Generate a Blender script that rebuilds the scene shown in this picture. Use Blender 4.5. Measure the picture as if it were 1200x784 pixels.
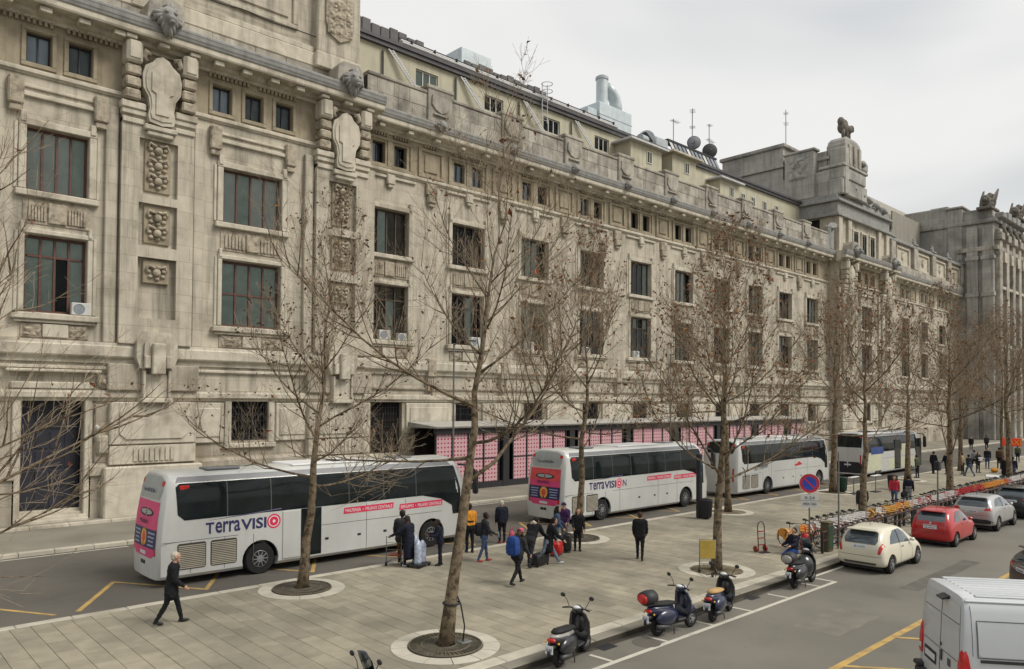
import bpy, bmesh, math, random
from mathutils import Vector, Matrix, noise
from mathutils.bvhtree import BVHTree
R = math.radians
for o in list(bpy.data.objects): bpy.data.objects.remove(o)
SC = bpy.context.scene
COL = SC.collection
random.seed(7)

# ---------------------------------------------------------------- camera
CAM_H = 5.6
cd = bpy.data.cameras.new('camera'); cam = bpy.data.objects.new('camera', cd); COL.objects.link(cam)
cd.sensor_width = 36.0; cd.lens = 878.56 / 1200 * 36; cd.shift_y = 58 / 1200; cd.clip_end = 3000; cd.clip_start = 0.1
yaw, pitch, roll = R(42.883), R(1.2666), R(0.3802)
fw = Vector((math.sin(yaw) * math.cos(pitch), math.cos(yaw) * math.cos(pitch), math.sin(pitch)))
rt = Vector((math.cos(yaw), -math.sin(yaw), 0)); up = rt.cross(fw)
r2 = math.cos(roll) * rt + math.sin(roll) * up; u2 = -math.sin(roll) * rt + math.cos(roll) * up
cam.matrix_world = Matrix(((r2.x, u2.x, -fw.x, 0), (r2.y, u2.y, -fw.y, 0), (r2.z, u2.z, -fw.z, CAM_H), (0, 0, 0, 1)))
SC.camera = cam
SC.render.resolution_x, SC.render.resolution_y = 1024, 669

# ---------------------------------------------------------------- overcast sky, sun, exposure
SUN_EL, SUN_AZ = R(50), R(150)          # a veiled sun, high, behind the camera
w = bpy.data.worlds.new('World'); SC.world = w; w.use_nodes = True
nt = w.node_tree; nt.nodes.clear()
def N(t, **k):
    n = nt.nodes.new(t)
    for a, b in k.items(): setattr(n, a, b)
    return n
out = N('ShaderNodeOutputWorld'); bg = N('ShaderNodeBackground'); bg.inputs[1].default_value = 0.1
sky = N('ShaderNodeTexSky', sky_type='NISHITA'); sky.sun_disc = False; sky.sun_elevation = SUN_EL; sky.sun_rotation = SUN_AZ
sky.air_density = 1.5; sky.dust_density = 3
tc = N('ShaderNodeTexCoord'); mp = N('ShaderNodeMapping'); mp.inputs['Scale'].default_value = (1.0, 1.0, 2.6)
mp.inputs['Rotation'].default_value = (0.2, 0.1, 0.9); mp.inputs['Location'].default_value = (2.7, 1.9, 0.5)
n1 = N('ShaderNodeTexNoise'); n1.inputs['Scale'].default_value = 1.25; n1.inputs['Detail'].default_value = 3.5; n1.inputs['Roughness'].default_value = 0.5
n1.inputs['Distortion'].default_value = 0.35
cr = N('ShaderNodeValToRGB'); cr.color_ramp.interpolation = 'EASE'
e = cr.color_ramp.elements; e[0].position = 0.36; e[0].color = (3.15, 3.25, 3.3, 1); e[1].position = 0.60; e[1].color = (4.65, 4.58, 4.43, 1)
mx = N('ShaderNodeMix', data_type='RGBA'); mx.inputs[0].default_value = 0.93
L = nt.links.new
L(tc.outputs['Generated'], mp.inputs[0]); L(mp.outputs[0], n1.inputs['Vector']); L(n1.outputs['Fac'], cr.inputs[0])
L(sky.outputs[0], mx.inputs[6]); L(cr.outputs[0], mx.inputs[7]); L(mx.outputs[2], bg.inputs[0]); L(bg.outputs[0], out.inputs[0])
sl = bpy.data.lights.new('sun', 'SUN'); sl.energy = 1.5; sl.angle = R(25); sl.color = (1.0, 0.95, 0.87)
sun = bpy.data.objects.new('sun', sl); COL.objects.link(sun)
sd = Vector((math.sin(SUN_AZ) * math.cos(SUN_EL), math.cos(SUN_AZ) * math.cos(SUN_EL), math.sin(SUN_EL)))
sun.rotation_euler = sd.to_track_quat('Z', 'Y').to_euler(); sun.location = (0, -20, 60)
vs = SC.view_settings; vs.view_transform = 'Standard'; vs.look = 'None'; vs.gamma = 1; vs.use_curve_mapping = False; vs.exposure = 0.95

# ---------------------------------------------------------------- material kit
MATS = {}
def mat(name, col, rough=0.7, spec=0.4, metal=0.0, var=0.12, scale=3.0, bump=0.0, bscale=40.0, streak=0.0, coat=0.0, island=0.0, col2=None, c2scale=0.5, c2lo=0.5, c2hi=0.7, trans=0.0, emit=None, space='W', joints=None, joff=0.0, spots=0.0):
    if name in MATS: return MATS[name]
    m = bpy.data.materials.new(name); m.use_nodes = True; t = m.node_tree; b = t.nodes['Principled BSDF']
    def nn(ty, **k):
        n = t.nodes.new(ty)
        for a, c in k.items(): setattr(n, a, c)
        return n
    lk = t.links.new
    if space == 'W': src = nn('ShaderNodeNewGeometry').outputs['Position']
    else: src = nn('ShaderNodeTexCoord').outputs['Object']
    nz = nn('ShaderNodeTexNoise'); nz.inputs['Scale'].default_value = scale; nz.inputs['Detail'].default_value = 5; lk(src, nz.inputs['Vector'])
    hi = [min(1, c * (1 + var)) for c in col[:3]] + [1]; lo = [c * (1 - var) for c in col[:3]] + [1]
    rp = nn('ShaderNodeValToRGB'); rp.color_ramp.elements[0].position = 0.3; rp.color_ramp.elements[1].position = 0.7
    rp.color_ramp.elements[0].color = lo; rp.color_ramp.elements[1].color = hi; lk(nz.outputs['Fac'], rp.inputs[0])
    cur = rp.outputs[0]
    def mixc(fac, a, bcol, mode='MIX'):
        mxn = nn('ShaderNodeMix', data_type='RGBA', blend_type=mode)
        if isinstance(fac, float): mxn.inputs[0].default_value = fac
        else: lk(fac, mxn.inputs[0])
        lk(a, mxn.inputs[6])
        if isinstance(bcol, (list, tuple)): mxn.inputs[7].default_value = list(bcol[:3]) + [1]
        else: lk(bcol, mxn.inputs[7])
        return mxn.outputs[2]
    def ramp(val, a, c):
        r = nn('ShaderNodeMapRange'); r.inputs[1].default_value = a; r.inputs[2].default_value = c; r.clamp = True; lk(val, r.inputs[0]); return r.outputs[0]
    if col2:
        n2 = nn('ShaderNodeTexNoise'); n2.inputs['Scale'].default_value = c2scale; n2.inputs['Detail'].default_value = 6; n2.inputs['Roughness'].default_value = 0.62; lk(src, n2.inputs['Vector'])
        cur = mixc(ramp(n2.outputs['Fac'], c2lo, c2hi), cur, col2)
    if spots:                                        # trodden gum and oil drops
        vo = nn('ShaderNodeTexVoronoi'); vo.inputs['Scale'].default_value = spots; lk(src, vo.inputs['Vector']); rs = nn('ShaderNodeMapRange'); rs.inputs[1].default_value = .05; rs.inputs[2].default_value = .09; rs.inputs[3].default_value = .55; rs.inputs[4].default_value = 0; rs.clamp = True; lk(vo.outputs['Distance'], rs.inputs[0])
        nm_ = nn('ShaderNodeTexNoise'); nm_.inputs['Scale'].default_value = .7; lk(src, nm_.inputs['Vector']); pr_ = nn('ShaderNodeMath', operation='MULTIPLY'); lk(rs.outputs[0], pr_.inputs[0]); lk(ramp(nm_.outputs['Fac'], .45, .6), pr_.inputs[1]); cur = mixc(pr_.outputs[0], cur, [c * .45 for c in col[:3]])
    if streak:
        ms = nn('ShaderNodeMapping'); ms.inputs['Scale'].default_value = (1.6, 1.6, 0.13); lk(src, ms.inputs[0])
        n3 = nn('ShaderNodeTexNoise'); n3.inputs['Scale'].default_value = 1.3; n3.inputs['Detail'].default_value = 6; n3.inputs['Roughness'].default_value = 0.65; lk(ms.outputs[0], n3.inputs['Vector'])
        f = nn('ShaderNodeMath', operation='MULTIPLY'); lk(ramp(n3.outputs['Fac'], 0.47, 0.72), f.inputs[0]); f.inputs[1].default_value = streak
        cur = mixc(f.outputs[0], cur, [c * 0.36 for c in col[:3]])
    if island:
        gi = nn('ShaderNodeNewGeometry'); oi = nn('ShaderNodeObjectInfo'); a = nn('ShaderNodeMath', operation='ADD'); fr = nn('ShaderNodeMath', operation='FRACT')
        lk(gi.outputs['Random Per Island'], a.inputs[0]); lk(oi.outputs['Random'], a.inputs[1]); lk(a.outputs[0], fr.inputs[0])
        mr = nn('ShaderNodeMapRange'); mr.inputs[3].default_value = 1 - island; mr.inputs[4].default_value = 1 + island; lk(fr.outputs[0], mr.inputs[0])
        cb = nn('ShaderNodeCombineColor'); [lk(mr.outputs[0], cb.inputs[i]) for i in range(3)]
        cur = mixc(1.0, cur, cb.outputs[0], 'MULTIPLY')
    hgt = None
    if joints:                                       # fine masonry joints: relief and a thin grey mortar line
        sep = nn('ShaderNodeSeparateXYZ'); lk(src, sep.inputs[0]); cb2 = nn('ShaderNodeCombineXYZ')
        ad = nn('ShaderNodeMath', operation='ADD'); lk(sep.outputs[0], ad.inputs[0]); lk(sep.outputs[1], ad.inputs[1])
        lk(ad.outputs[0], cb2.inputs[0]); lk(sep.outputs[2], cb2.inputs[1])
        br = nn('ShaderNodeTexBrick'); br.inputs['Scale'].default_value = 1.0; br.inputs['Brick Width'].default_value = joints[0]; br.inputs['Row Height'].default_value = joints[1]
        br.inputs['Mortar Size'].default_value = joints[2]; br.inputs['Color1'].default_value = (1, 1, 1, 1); br.inputs['Color2'].default_value = (0.84, 0.84, 0.84, 1); br.inputs['Mortar'].default_value = (0.55, 0.53, 0.5, 1)
        lk(cb2.outputs[0], br.inputs['Vector'])
        cur = mixc(0.75, cur, br.outputs['Color'], 'MULTIPLY'); hgt = br.outputs['Fac']
    lk(cur, b.inputs['Base Color'])
    b.inputs['Roughness'].default_value = rough; b.inputs['Metallic'].default_value = metal
    b.inputs['Specular IOR Level'].default_value = spec; b.inputs['Coat Weight'].default_value = coat; b.inputs['Coat Roughness'].default_value = 0.06
    if bump:
        nb = nn('ShaderNodeTexNoise'); nb.inputs['Scale'].default_value = bscale; nb.inputs['Detail'].default_value = 6; lk(src, nb.inputs['Vector'])
        bm_ = nn('ShaderNodeBump'); bm_.inputs['Strength'].default_value = bump; bm_.inputs['Distance'].default_value = 0.03; lk(nb.outputs['Fac'], bm_.inputs['Height'])
        lk(bm_.outputs[0], b.inputs['Normal'])
        rr = nn('ShaderNodeMapRange'); rr.inputs[3].default_value = max(0.02, rough - 0.1); rr.inputs[4].default_value = min(1, rough + 0.1); lk(nb.outputs['Fac'], rr.inputs[0]); lk(rr.outputs[0], b.inputs['Roughness'])
    if emit: b.inputs['Emission Color'].default_value = list(emit[:3]) + [1]; b.inputs['Emission Strength'].default_value = emit[3]
    if trans:
        o = t.nodes['Material Output']; tr = nn('ShaderNodeBsdfTransparent'); tr.inputs[0].default_value = (0.93, 0.97, 0.95, 1); ms2 = nn('ShaderNodeMixShader')
        lw = nn('ShaderNodeLayerWeight'); lw.inputs[0].default_value = 0.35
        ma = nn('ShaderNodeMapRange'); ma.inputs[3].default_value = 1 - trans; ma.inputs[4].default_value = 1.0; lk(lw.outputs['Fresnel'], ma.inputs[0])
        lk(ma.outputs[0], ms2.inputs[0]); lk(tr.outputs[0], ms2.inputs[1]); lk(b.outputs[0], ms2.inputs[2]); lk(ms2.outputs[0], o.inputs[0])
    MATS[name] = m
    return m
STONE = (0.50, 0.453, 0.363)
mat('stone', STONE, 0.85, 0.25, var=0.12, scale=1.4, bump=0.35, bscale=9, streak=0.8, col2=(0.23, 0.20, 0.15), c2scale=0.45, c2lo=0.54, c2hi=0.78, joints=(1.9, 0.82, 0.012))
mat('stone_ground', (0.42, 0.375, 0.30), 0.88, 0.25, var=0.14, scale=1.2, bump=0.4, bscale=9, streak=0.7, col2=(0.22, 0.18, 0.125), c2scale=0.4, c2lo=0.48, c2hi=0.72, joints=(1.9, 0.9, 0.014))
mat('stone_trim', (0.52, 0.475, 0.385), 0.82, 0.25, var=0.12, scale=2.2, bump=0.3, bscale=12, streak=0.6, col2=(0.24, 0.205, 0.15), c2scale=0.6, c2lo=0.52, c2hi=0.75)
mat('stone_carved', (0.40, 0.35, 0.27), 0.9, 0.2, var=0.22, scale=5, bump=0.7, bscale=14, streak=0.5, col2=(0.15, 0.125, 0.09), c2scale=2.2, c2lo=0.5, c2hi=0.68)
mat('stone_frieze_shaded', (0.33, 0.28, 0.20), 0.88, 0.25, var=0.14, scale=1.6, bump=0.35, bscale=9, streak=0.5, col2=(0.19, 0.16, 0.11), c2scale=0.5, c2lo=0.5, c2hi=0.72)  # sooty brown stone; shade under the deep cornice is put into its colour
mat('stone_grey', (0.39, 0.36, 0.305), 0.88, 0.25, var=0.16, scale=1.8, bump=0.4, bscale=10, streak=0.6, col2=(0.17, 0.155, 0.13), c2scale=0.7, c2lo=0.46, c2hi=0.68, island=0.16)
mat('stone_dark', (.15, .135, .115), .9, .2, var=.25, scale=3, bump=.6, bscale=10)
mat('stone_lead', (0.27, 0.265, 0.25), 0.7, 0.35, var=0.16, scale=2.5, bump=0.3, bscale=10, streak=0.5)
mat('stone_tower', (0.42, 0.40, 0.36), 0.88, 0.25, var=0.14, scale=1.2, bump=0.35, bscale=7, streak=0.65, col2=(0.19, 0.185, 0.175), c2scale=0.3, c2lo=0.47, c2hi=0.7, joints=(2.2, 1.0, 0.016))
mat('plaster_yellow', (0.48, 0.45, 0.34), 0.9, 0.2, var=0.08, scale=1.0, streak=0.35)
mat('roof_dark', (0.075, 0.072, 0.075), 0.6, 0.4, var=0.2, scale=2, bump=0.2, bscale=10)
mat('roof_felt', (0.13, 0.125, 0.125), 0.75, 0.3, var=0.18, scale=1.5, island=0.12)
mat('steel', (0.52, 0.53, 0.54), 0.35, 0.5, metal=0.8, var=0.1, scale=4)
mat('galv', (0.42, 0.45, 0.46), 0.42, 0.5, metal=0.35, var=0.14, scale=1.6)
mat('duct', (0.52, 0.58, 0.60), 0.45, 0.5, metal=0.15, var=0.1, scale=2, streak=0.15)
mat('wood_red', (0.105, 0.046, 0.034), 0.5, 0.4, var=0.2, scale=4)
mat('wood_brown', (0.075, 0.05, 0.036), 0.5, 0.4, var=0.2, scale=4)
mat('frame_dark', (0.03, 0.028, 0.03), 0.5, 0.4, var=0.2, scale=4)
mat('window_glass', (0.02, 0.028, 0.028), 0.03, 0.6, var=0.1, trans=0.86)
mat('blind_blue', (0.62, 0.68, 0.80), 0.8, 0.2, var=.1, scale=2)
mat('blind_pale', (0.85, 0.86, 0.82), 0.8, 0.2, var=0.08, scale=2)
mat('blind_green', (0.62, 0.71, 0.65), 0.8, 0.2, var=0.15, scale=2)
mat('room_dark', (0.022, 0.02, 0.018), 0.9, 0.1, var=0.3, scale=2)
mat('room_brown', (0.13, 0.095, 0.07), 0.9, 0.1, var=0.4, scale=2)
mat('room_grey', (0.24, 0.26, 0.28), 0.9, 0.1, var=0.2, scale=2)
mat('iron', (0.02, 0.02, 0.024), 0.5, 0.4, var=0.2, scale=6)
mat('asphalt', (0.125, 0.115, 0.098), 0.86, 0.3, var=0.13, scale=0.7, bump=0.3, bscale=60, spots=2.0, col2=(0.085, 0.078, 0.067), c2scale=0.35, c2lo=0.42, c2hi=0.68)
mat('asphalt_near', (0.175, 0.163, 0.135), 0.82, 0.35, var=0.13, scale=0.7, bump=0.3, bscale=60, spots=2.0, col2=(0.125, 0.116, 0.097), c2scale=0.35, c2lo=0.42, c2hi=0.68)
mat('paving', (0.30, 0.27, 0.203), 0.8, 0.3, var=0.12, scale=2.5, bump=0.25, bscale=30, island=0.12, spots=3.2, col2=(0.215, 0.197, 0.15), c2scale=0.35, c2lo=0.44, c2hi=0.62)
mat('paving_joint', (0.175, 0.16, 0.125), 0.9, 0.2, var=0.2, scale=5)
mat('pavement_far', (0.235, 0.217, 0.175), 0.85, 0.25, var=0.12, scale=1.2, bump=0.2, bscale=30, col2=(0.155, 0.142, 0.115), c2scale=0.3, c2lo=0.45, c2hi=0.66)
mat('kerb_granite', (0.46, 0.425, 0.345), 0.8, 0.3, var=0.1, scale=2.5, bump=0.25, bscale=40, island=0.08, col2=(0.32, 0.29, 0.235), c2scale=0.6, c2lo=0.48, c2hi=0.7)
mat('ring_stone', (0.46, 0.43, 0.355), 0.8, 0.3, var=0.1, scale=3, bump=0.2, bscale=40, island=0.06)
mat('soil', (0.19, 0.155, 0.105), 0.95, 0.15, var=0.35, scale=6, bump=0.9, bscale=18, col2=(0.075, 0.06, 0.04), c2scale=1.5, c2lo=0.45, c2hi=0.65)
mat('grass', (0.07, 0.085, 0.028), 0.9, 0.2, var=0.4, scale=9)
mat('grate', (0.12, 0.105, 0.08), 0.8, 0.3, metal=0.2, var=0.25, scale=5)
mat('line_white', (0.52, 0.495, 0.42), 0.8, 0.3, var=0.1, scale=3, col2=(0.26, 0.245, 0.21), c2scale=3.0, c2lo=0.52, c2hi=0.75)
mat('line_yellow', (0.47, 0.31, 0.10), 0.8, 0.3, var=0.12, scale=3, col2=(0.22, 0.175, 0.10), c2scale=2.2, c2lo=0.46, c2hi=0.75)
mat('bark', (0.18, 0.138, 0.09), 0.92, 0.2, var=0.3, scale=9, bump=0.8, bscale=26, col2=(0.06, 0.046, 0.03), c2scale=6, c2lo=0.48, c2hi=0.6)
mat('twig', (0.27, 0.215, 0.15), 0.9, 0.2, var=0.25, scale=6)
mat('leaf_brown', (0.20, 0.10, 0.05), 0.85, 0.2, var=0.4, scale=5, island=0.4)
mat('leaf_dark', (0.06, 0.035, 0.022), 0.85, 0.2, var=0.4, scale=5, island=0.4)
mat('leaf_red', (0.22, 0.07, 0.035), 0.85, 0.2, var=0.4, scale=5, island=0.4)

# ---------------------------------------------------------------- mesh kit
class MB:
    def __init__(s): s.v = []; s.f = []; s.m = []
    def add(s, vs, fs, mi=0):
        n = len(s.v); s.v += [tuple(p) for p in vs]; s.f += [tuple(i + n for i in q) for q in fs]; s.m += [mi] * len(fs)
    def box(s, x0, x1, y0, y1, z0, z1, c=0.0, mi=0):
        if x0 > x1: x0, x1 = x1, x0
        if y0 > y1: y0, y1 = y1, y0
        if z0 > z1: z0, z1 = z1, z0
        if c <= 0:
            s.add([(x0, y0, z0), (x1, y0, z0), (x1, y1, z0), (x0, y1, z0), (x0, y0, z1), (x1, y0, z1), (x1, y1, z1), (x0, y1, z1)],
                  [(0, 3, 2, 1), (4, 5, 6, 7), (0, 1, 5, 4), (1, 2, 6, 5), (2, 3, 7, 6), (3, 0, 4, 7)], mi)
        else:
            c = min(c, (x1 - x0) * .45, (y1 - y0) * .45, (z1 - z0) * .45)
            V = []; 
            for X, sx in ((x0, 1), (x1, -1)):
                for Y, sy in ((y0, 1), (y1, -1)):
                    for Z, sz in ((z0, 1), (z1, -1)):
                        V += [(X, Y + sy * c, Z + sz * c), (X + sx * c, Y, Z + sz * c), (X + sx * c, Y + sy * c, Z)]
            I = lambda a, b, d, k: (a * 4 + b * 2 + d) * 3 + k
            F = [(I(0,0,0,0), I(0,0,1,0), I(0,1,1,0), I(0,1,0,0)), (I(1,0,0,0), I(1,1,0,0), I(1,1,1,0), I(1,0,1,0)),
                 (I(0,0,0,1), I(1,0,0,1), I(1,0,1,1), I(0,0,1,1)), (I(0,1,0,1), I(0,1,1,1), I(1,1,1,1), I(1,1,0,1)),
                 (I(0,0,0,2), I(0,1,0,2), I(1,1,0,2), I(1,0,0,2)), (I(0,0,1,2), I(1,0,1,2), I(1,1,1,2), I(0,1,1,2))]
            for b in (0, 1):
                for d in (0, 1):
                    q = (I(0,b,d,1), I(0,b,d,2), I(1,b,d,2), I(1,b,d,1)); F.append(q if b == d else q[::-1])
            for a in (0, 1):
                for d in (0, 1):
                    q = (I(a,0,d,2), I(a,0,d,0), I(a,1,d,0), I(a,1,d,2)); F.append(q if a == d else q[::-1])
                for b in (0, 1):
                    q = (I(a,b,0,0), I(a,b,0,1), I(a,b,1,1), I(a,b,1,0)); F.append(q if a == b else q[::-1])
            for a in (0, 1):
                for b in (0, 1):
                    for d in (0, 1):
                        q = (I(a,b,d,0), I(a,b,d,1), I(a,b,d,2)); F.append(q if (a + b + d) % 2 else q[::-1])
            s.add(V, F, mi)
        return s
    def bar(s, p, q, w, h=None, mi=0, n=4):
        h = h or w; p = Vector(p); q = Vector(q); d = (q - p).normalized()
        a = d.cross(Vector((0, 0, 1))); a = a.normalized() if a.length > 1e-4 else Vector((1, 0, 0)); b = a.cross(d)
        V = [pt + a * w / 2 * sx + b * h / 2 * sy for pt in (p, q) for sx, sy in ((-1, -1), (1, -1), (1, 1), (-1, 1))]
        s.add(V, [(0, 1, 2, 3), (7, 6, 5, 4), (0, 4, 5, 1), (1, 5, 6, 2), (2, 6, 7, 3), (3, 7, 4, 0)], mi); return s
    def tube(s, pts, rad, n=8, cap=True, mi=0, sy=1.0):
        pts = [Vector(p) for p in pts]; k = len(pts)
        if not hasattr(rad, '__len__'): rad = [rad] * k
        V = []; prev = None
        for i, p in enumerate(pts):
            d = (pts[min(i + 1, k - 1)] - pts[max(i - 1, 0)]); d = d.normalized() if d.length > 1e-9 else Vector((0, 0, 1))
            if prev is None:
                a = d.cross(Vector((0, 0, 1)) if abs(d.z) < 0.9 else Vector((1, 0, 0))).normalized()
            else:
                a = (prev - d * prev.dot(d)); a = a.normalized() if a.length > 1e-6 else d.orthogonal().normalized()
            prev = a; b = d.cross(a)
            for j in range(n):
                t = 2 * math.pi * j / n; V.append(p + a * math.cos(t) * rad[i] + b * math.sin(t) * rad[i] * sy)
        F = [(i * n + j, i * n + (j + 1) % n, (i + 1) * n + (j + 1) % n, (i + 1) * n + j) for i in range(k - 1) for j in range(n)]
        if cap: F += [tuple(range(n))[::-1], tuple((k - 1) * n + j for j in range(n))]
        s.add(V, F, mi); return s
    def lathe(s, prof, c=(0, 0, 0), n=16, axis='z', mi=0, a0=0, a1=2 * math.pi):
        V = []; k = len(prof); full = abs(a1 - a0 - 2 * math.pi) < 1e-6; m = n if full else n + 1
        for r, h in prof:
            for j in range(m):
                t = a0 + (a1 - a0) * j / n; x, y = r * math.cos(t), r * math.sin(t)
                V.append((c[0] + x, c[1] + y, c[2] + h) if axis == 'z' else (c[0] + x, c[1] + h, c[2] + y) if axis == 'y' else (c[0] + h, c[1] + x, c[2] + y))
        F = []
        for i in range(k - 1):
            for j in range(n):
                q = (i * m + j, i * m + (j + 1) % m, (i + 1) * m + (j + 1) % m, (i + 1) * m + j); F.append(q if axis != 'y' else q[::-1])
        if full and prof[0][0] > 1e-6: F.append(tuple(range(n))[::-1] if axis != 'y' else tuple(range(n)))
        if full and prof[-1][0] > 1e-6: q = tuple((k - 1) * m + j for j in range(n)); F.append(q if axis != 'y' else q[::-1])
        s.add(V, F, mi); return s
    def ball(s, c, rx, ry=None, rz=None, n=10, k=6, mi=0):
        ry = ry or rx; rz = rz or rx
        V = [(c[0], c[1], c[2] - rz)]
        for i in range(1, k):
            t = math.pi * i / k
            for j in range(n): a = 2 * math.pi * j / n; V.append((c[0] + rx * math.sin(t) * math.cos(a), c[1] + ry * math.sin(t) * math.sin(a), c[2] - rz * math.cos(t)))
        V.append((c[0], c[1], c[2] + rz)); e = len(V) - 1
        F = [(0, 1 + (j + 1) % n, 1 + j) for j in range(n)]
        for i in range(k - 2): F += [(1 + i * n + j, 1 + i * n + (j + 1) % n, 1 + (i + 1) * n + (j + 1) % n, 1 + (i + 1) * n + j) for j in range(n)]
        F += [(e, 1 + (k - 2) * n + j, 1 + (k - 2) * n + (j + 1) % n) for j in range(n)]
        s.add(V, F, mi); return s
    def prism(s, poly, a, b, axis='y', mi=0):
        """poly is 2-d (x,z) for axis y, (y,z) for axis x, (x,y) for axis z"""
        k = len(poly)
        P = lambda u, v, h: (u, h, v) if axis == 'y' else (h, u, v) if axis == 'x' else (u, v, h)
        ar = sum(poly[i][0] * poly[(i + 1) % k][1] - poly[(i + 1) % k][0] * poly[i][1] for i in range(k))
        if ar < 0: poly = poly[::-1]
        V = [P(u, v, a) for u, v in poly] + [P(u, v, b) for u, v in poly]
        F = [tuple(range(k)), tuple(range(k, 2 * k))[::-1]] + [(i + k, (i + 1) % k + k, (i + 1) % k, i) for i in range(k)]
        if (axis == 'y') == (a > b): F = [f[::-1] for f in F]
        s.add(V, F, mi); return s
    def loft(s, rings, closed=True, cap=True, mi=0):
        n = len(rings[0]); V = [p for r in rings for p in r]; F = []
        for i in range(len(rings) - 1):
            for j in range(n if closed else n - 1): F.append((i * n + j, i * n + (j + 1) % n, (i + 1) * n + (j + 1) % n, (i + 1) * n + j))
        if cap and closed: F += [tuple(range(n))[::-1], tuple((len(rings) - 1) * n + j for j in range(n))]
        s.add(V, F, mi); return s
    def move(s, M, i0=0):
        for i in range(i0, len(s.v)): s.v[i] = tuple(M @ Vector(s.v[i]))
        return s
    def mesh(s, name, mats, smooth=False, recalc=False):
        me = bpy.data.meshes.new(name); me.from_pydata(s.v, [], s.f)
        for m in (mats if isinstance(mats, (list, tuple)) else [mats]): me.materials.append(MATS[m] if isinstance(m, str) else m)
        if any(s.m): me.polygons.foreach_set('material_index', s.m)
        if recalc:
            b = bmesh.new(); b.from_mesh(me); bmesh.ops.recalc_face_normals(b, faces=b.faces); b.to_mesh(me); b.free()
        if smooth:
            me.polygons.foreach_set('use_smooth', [True] * len(me.polygons))
            if smooth is not True: me.set_sharp_from_angle(angle=R(smooth))
        me.update(); return me
    def build(s, name, mats, parent=None, smooth=False, recalc=False, loc=None):
        return link(name, s.mesh(name, mats, smooth, recalc), parent, loc)
def link(name, me, parent=None, loc=None, rz=0):
    o = bpy.data.objects.new(name, me); COL.objects.link(o)
    if parent: o.parent = parent
    if loc: o.location = loc
    if rz: o.rotation_euler = (0, 0, rz)
    return o
def tag(o, label, cat, group=None, kind=None):
    if label: o['label'] = label
    if cat: o['category'] = cat
    if group: o['group'] = group
    if kind: o['kind'] = kind
    return o
def thing(name, label, cat, loc=(0, 0, 0), rz=0, group=None):
    return tag(link(name, None, None, loc, rz), label, cat, group)
def struct(o, label=None): o['kind'] = 'structure'; return o
def stuff(o): o['kind'] = 'stuff'; return o
def copy_tree(o, parent=None):
    c = o.copy(); COL.objects.link(c); c.parent = parent
    for ch in o.children: copy_tree(ch, c)
    return c
def final_mesh(me, mods, name, keep=None):
    """apply modifiers to a mesh and give back a plain mesh"""
    o = bpy.data.objects.new('tmp', me); COL.objects.link(o)
    extra = mods(o) or []
    dg = bpy.context.evaluated_depsgraph_get(); ev = o.evaluated_get(dg)
    r = bpy.data.meshes.new_from_object(ev); r.name = name
    bpy.data.objects.remove(o)
    for x in extra: bpy.data.objects.remove(x)
    return r
def bvh_of(me):
    return BVHTree.FromPolygons([v.co.copy() for v in me.vertices], [tuple(p.vertices) for p in me.polygons])
def decal(bvh, poly, axis, side, off=0.006, step=0.12, back=True, reach=6.0, holes=None):
    """a sheet cut to a 2-d outline and laid on a curved body. axis 'y': outline in (x,z) seen from side*y ; axis 'x': (y,z) ; axis 'z': (x,y)"""
    b = bmesh.new(); vs = [b.verts.new((u, v, 0)) for u, v in poly]; b.faces.new(vs)
    us = [p[0] for p in poly]; ws = [p[1] for p in poly]
    for k, (lo, hi) in enumerate(((min(us), max(us)), (min(ws), max(ws)))):
        n = int((hi - lo) / (step[k] if isinstance(step, tuple) else step))
        for i in range(1, n + 1):
            t = lo + (hi - lo) * i / (n + 1); co = (t, 0, 0) if k == 0 else (0, t, 0); no = (1, 0, 0) if k == 0 else (0, 1, 0)
            bmesh.ops.bisect_plane(b, geom=b.verts[:] + b.edges[:] + b.faces[:], plane_co=co, plane_no=no)
    bmesh.ops.triangulate(b, faces=[f for f in b.faces if len(f.verts) > 4])
    b.verts.ensure_lookup_table(); out = []; good = []
    for v in b.verts:
        u, w2 = v.co.x, v.co.y
        if axis == 'y': o, d = Vector((u, side * reach, w2)), Vector((0, -side, 0))
        elif axis == 'x': o, d = Vector((side * reach, u, w2)), Vector((-side, 0, 0))
        else: o, d = Vector((u, w2, side * reach)), Vector((0, 0, -side))
        h = bvh.ray_cast(o, d)
        if h[0] is None: good.append(False); out.append(None)
        else:
            nn_ = h[1] if h[1].dot(d) < 0 else -h[1]
            nn_ = (nn_ - d).normalized(); good.append(True); out.append(h[0] + nn_ * off)
    m = MB(); idx = {}
    for f in b.faces:
        if all(good[v.index] for v in f.verts):
            q = []
            for v in f.verts:
                if v.index not in idx: idx[v.index] = len(m.v); m.v.append(tuple(out[v.index]))
                q.append(idx[v.index])
            m.f.append(tuple(q)); m.m.append(0)
    b.free(); 
    # orient towards the viewer side
    dd = Vector((0, side, 0)) if axis == 'y' else Vector((side, 0, 0)) if axis == 'x' else Vector((0, 0, side))
    for i, f in enumerate(m.f):
        a, c, e2 = (Vector(m.v[j]) for j in f[:3])
        if (c - a).cross(e2 - a).dot(dd) < 0: m.f[i] = f[::-1]
    return m
def rrect(x0, x1, z0, z1, r=0.1, k=4):
    P = []
    for cx, cz, a in ((x1 - r, z0 + r, -90), (x1 - r, z1 - r, 0), (x0 + r, z1 - r, 90), (x0 + r, z0 + r, 180)):
        for i in range(k + 1): t = R(a + 90 * i / k); P.append((cx + r * math.cos(t), cz + r * math.sin(t)))
    return P
def circle(cx, cz, r, n=20, ry=None): return [(cx + r * math.cos(2 * math.pi * i / n), cz + (ry or r) * math.sin(2 * math.pi * i / n)) for i in range(n)]
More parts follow.
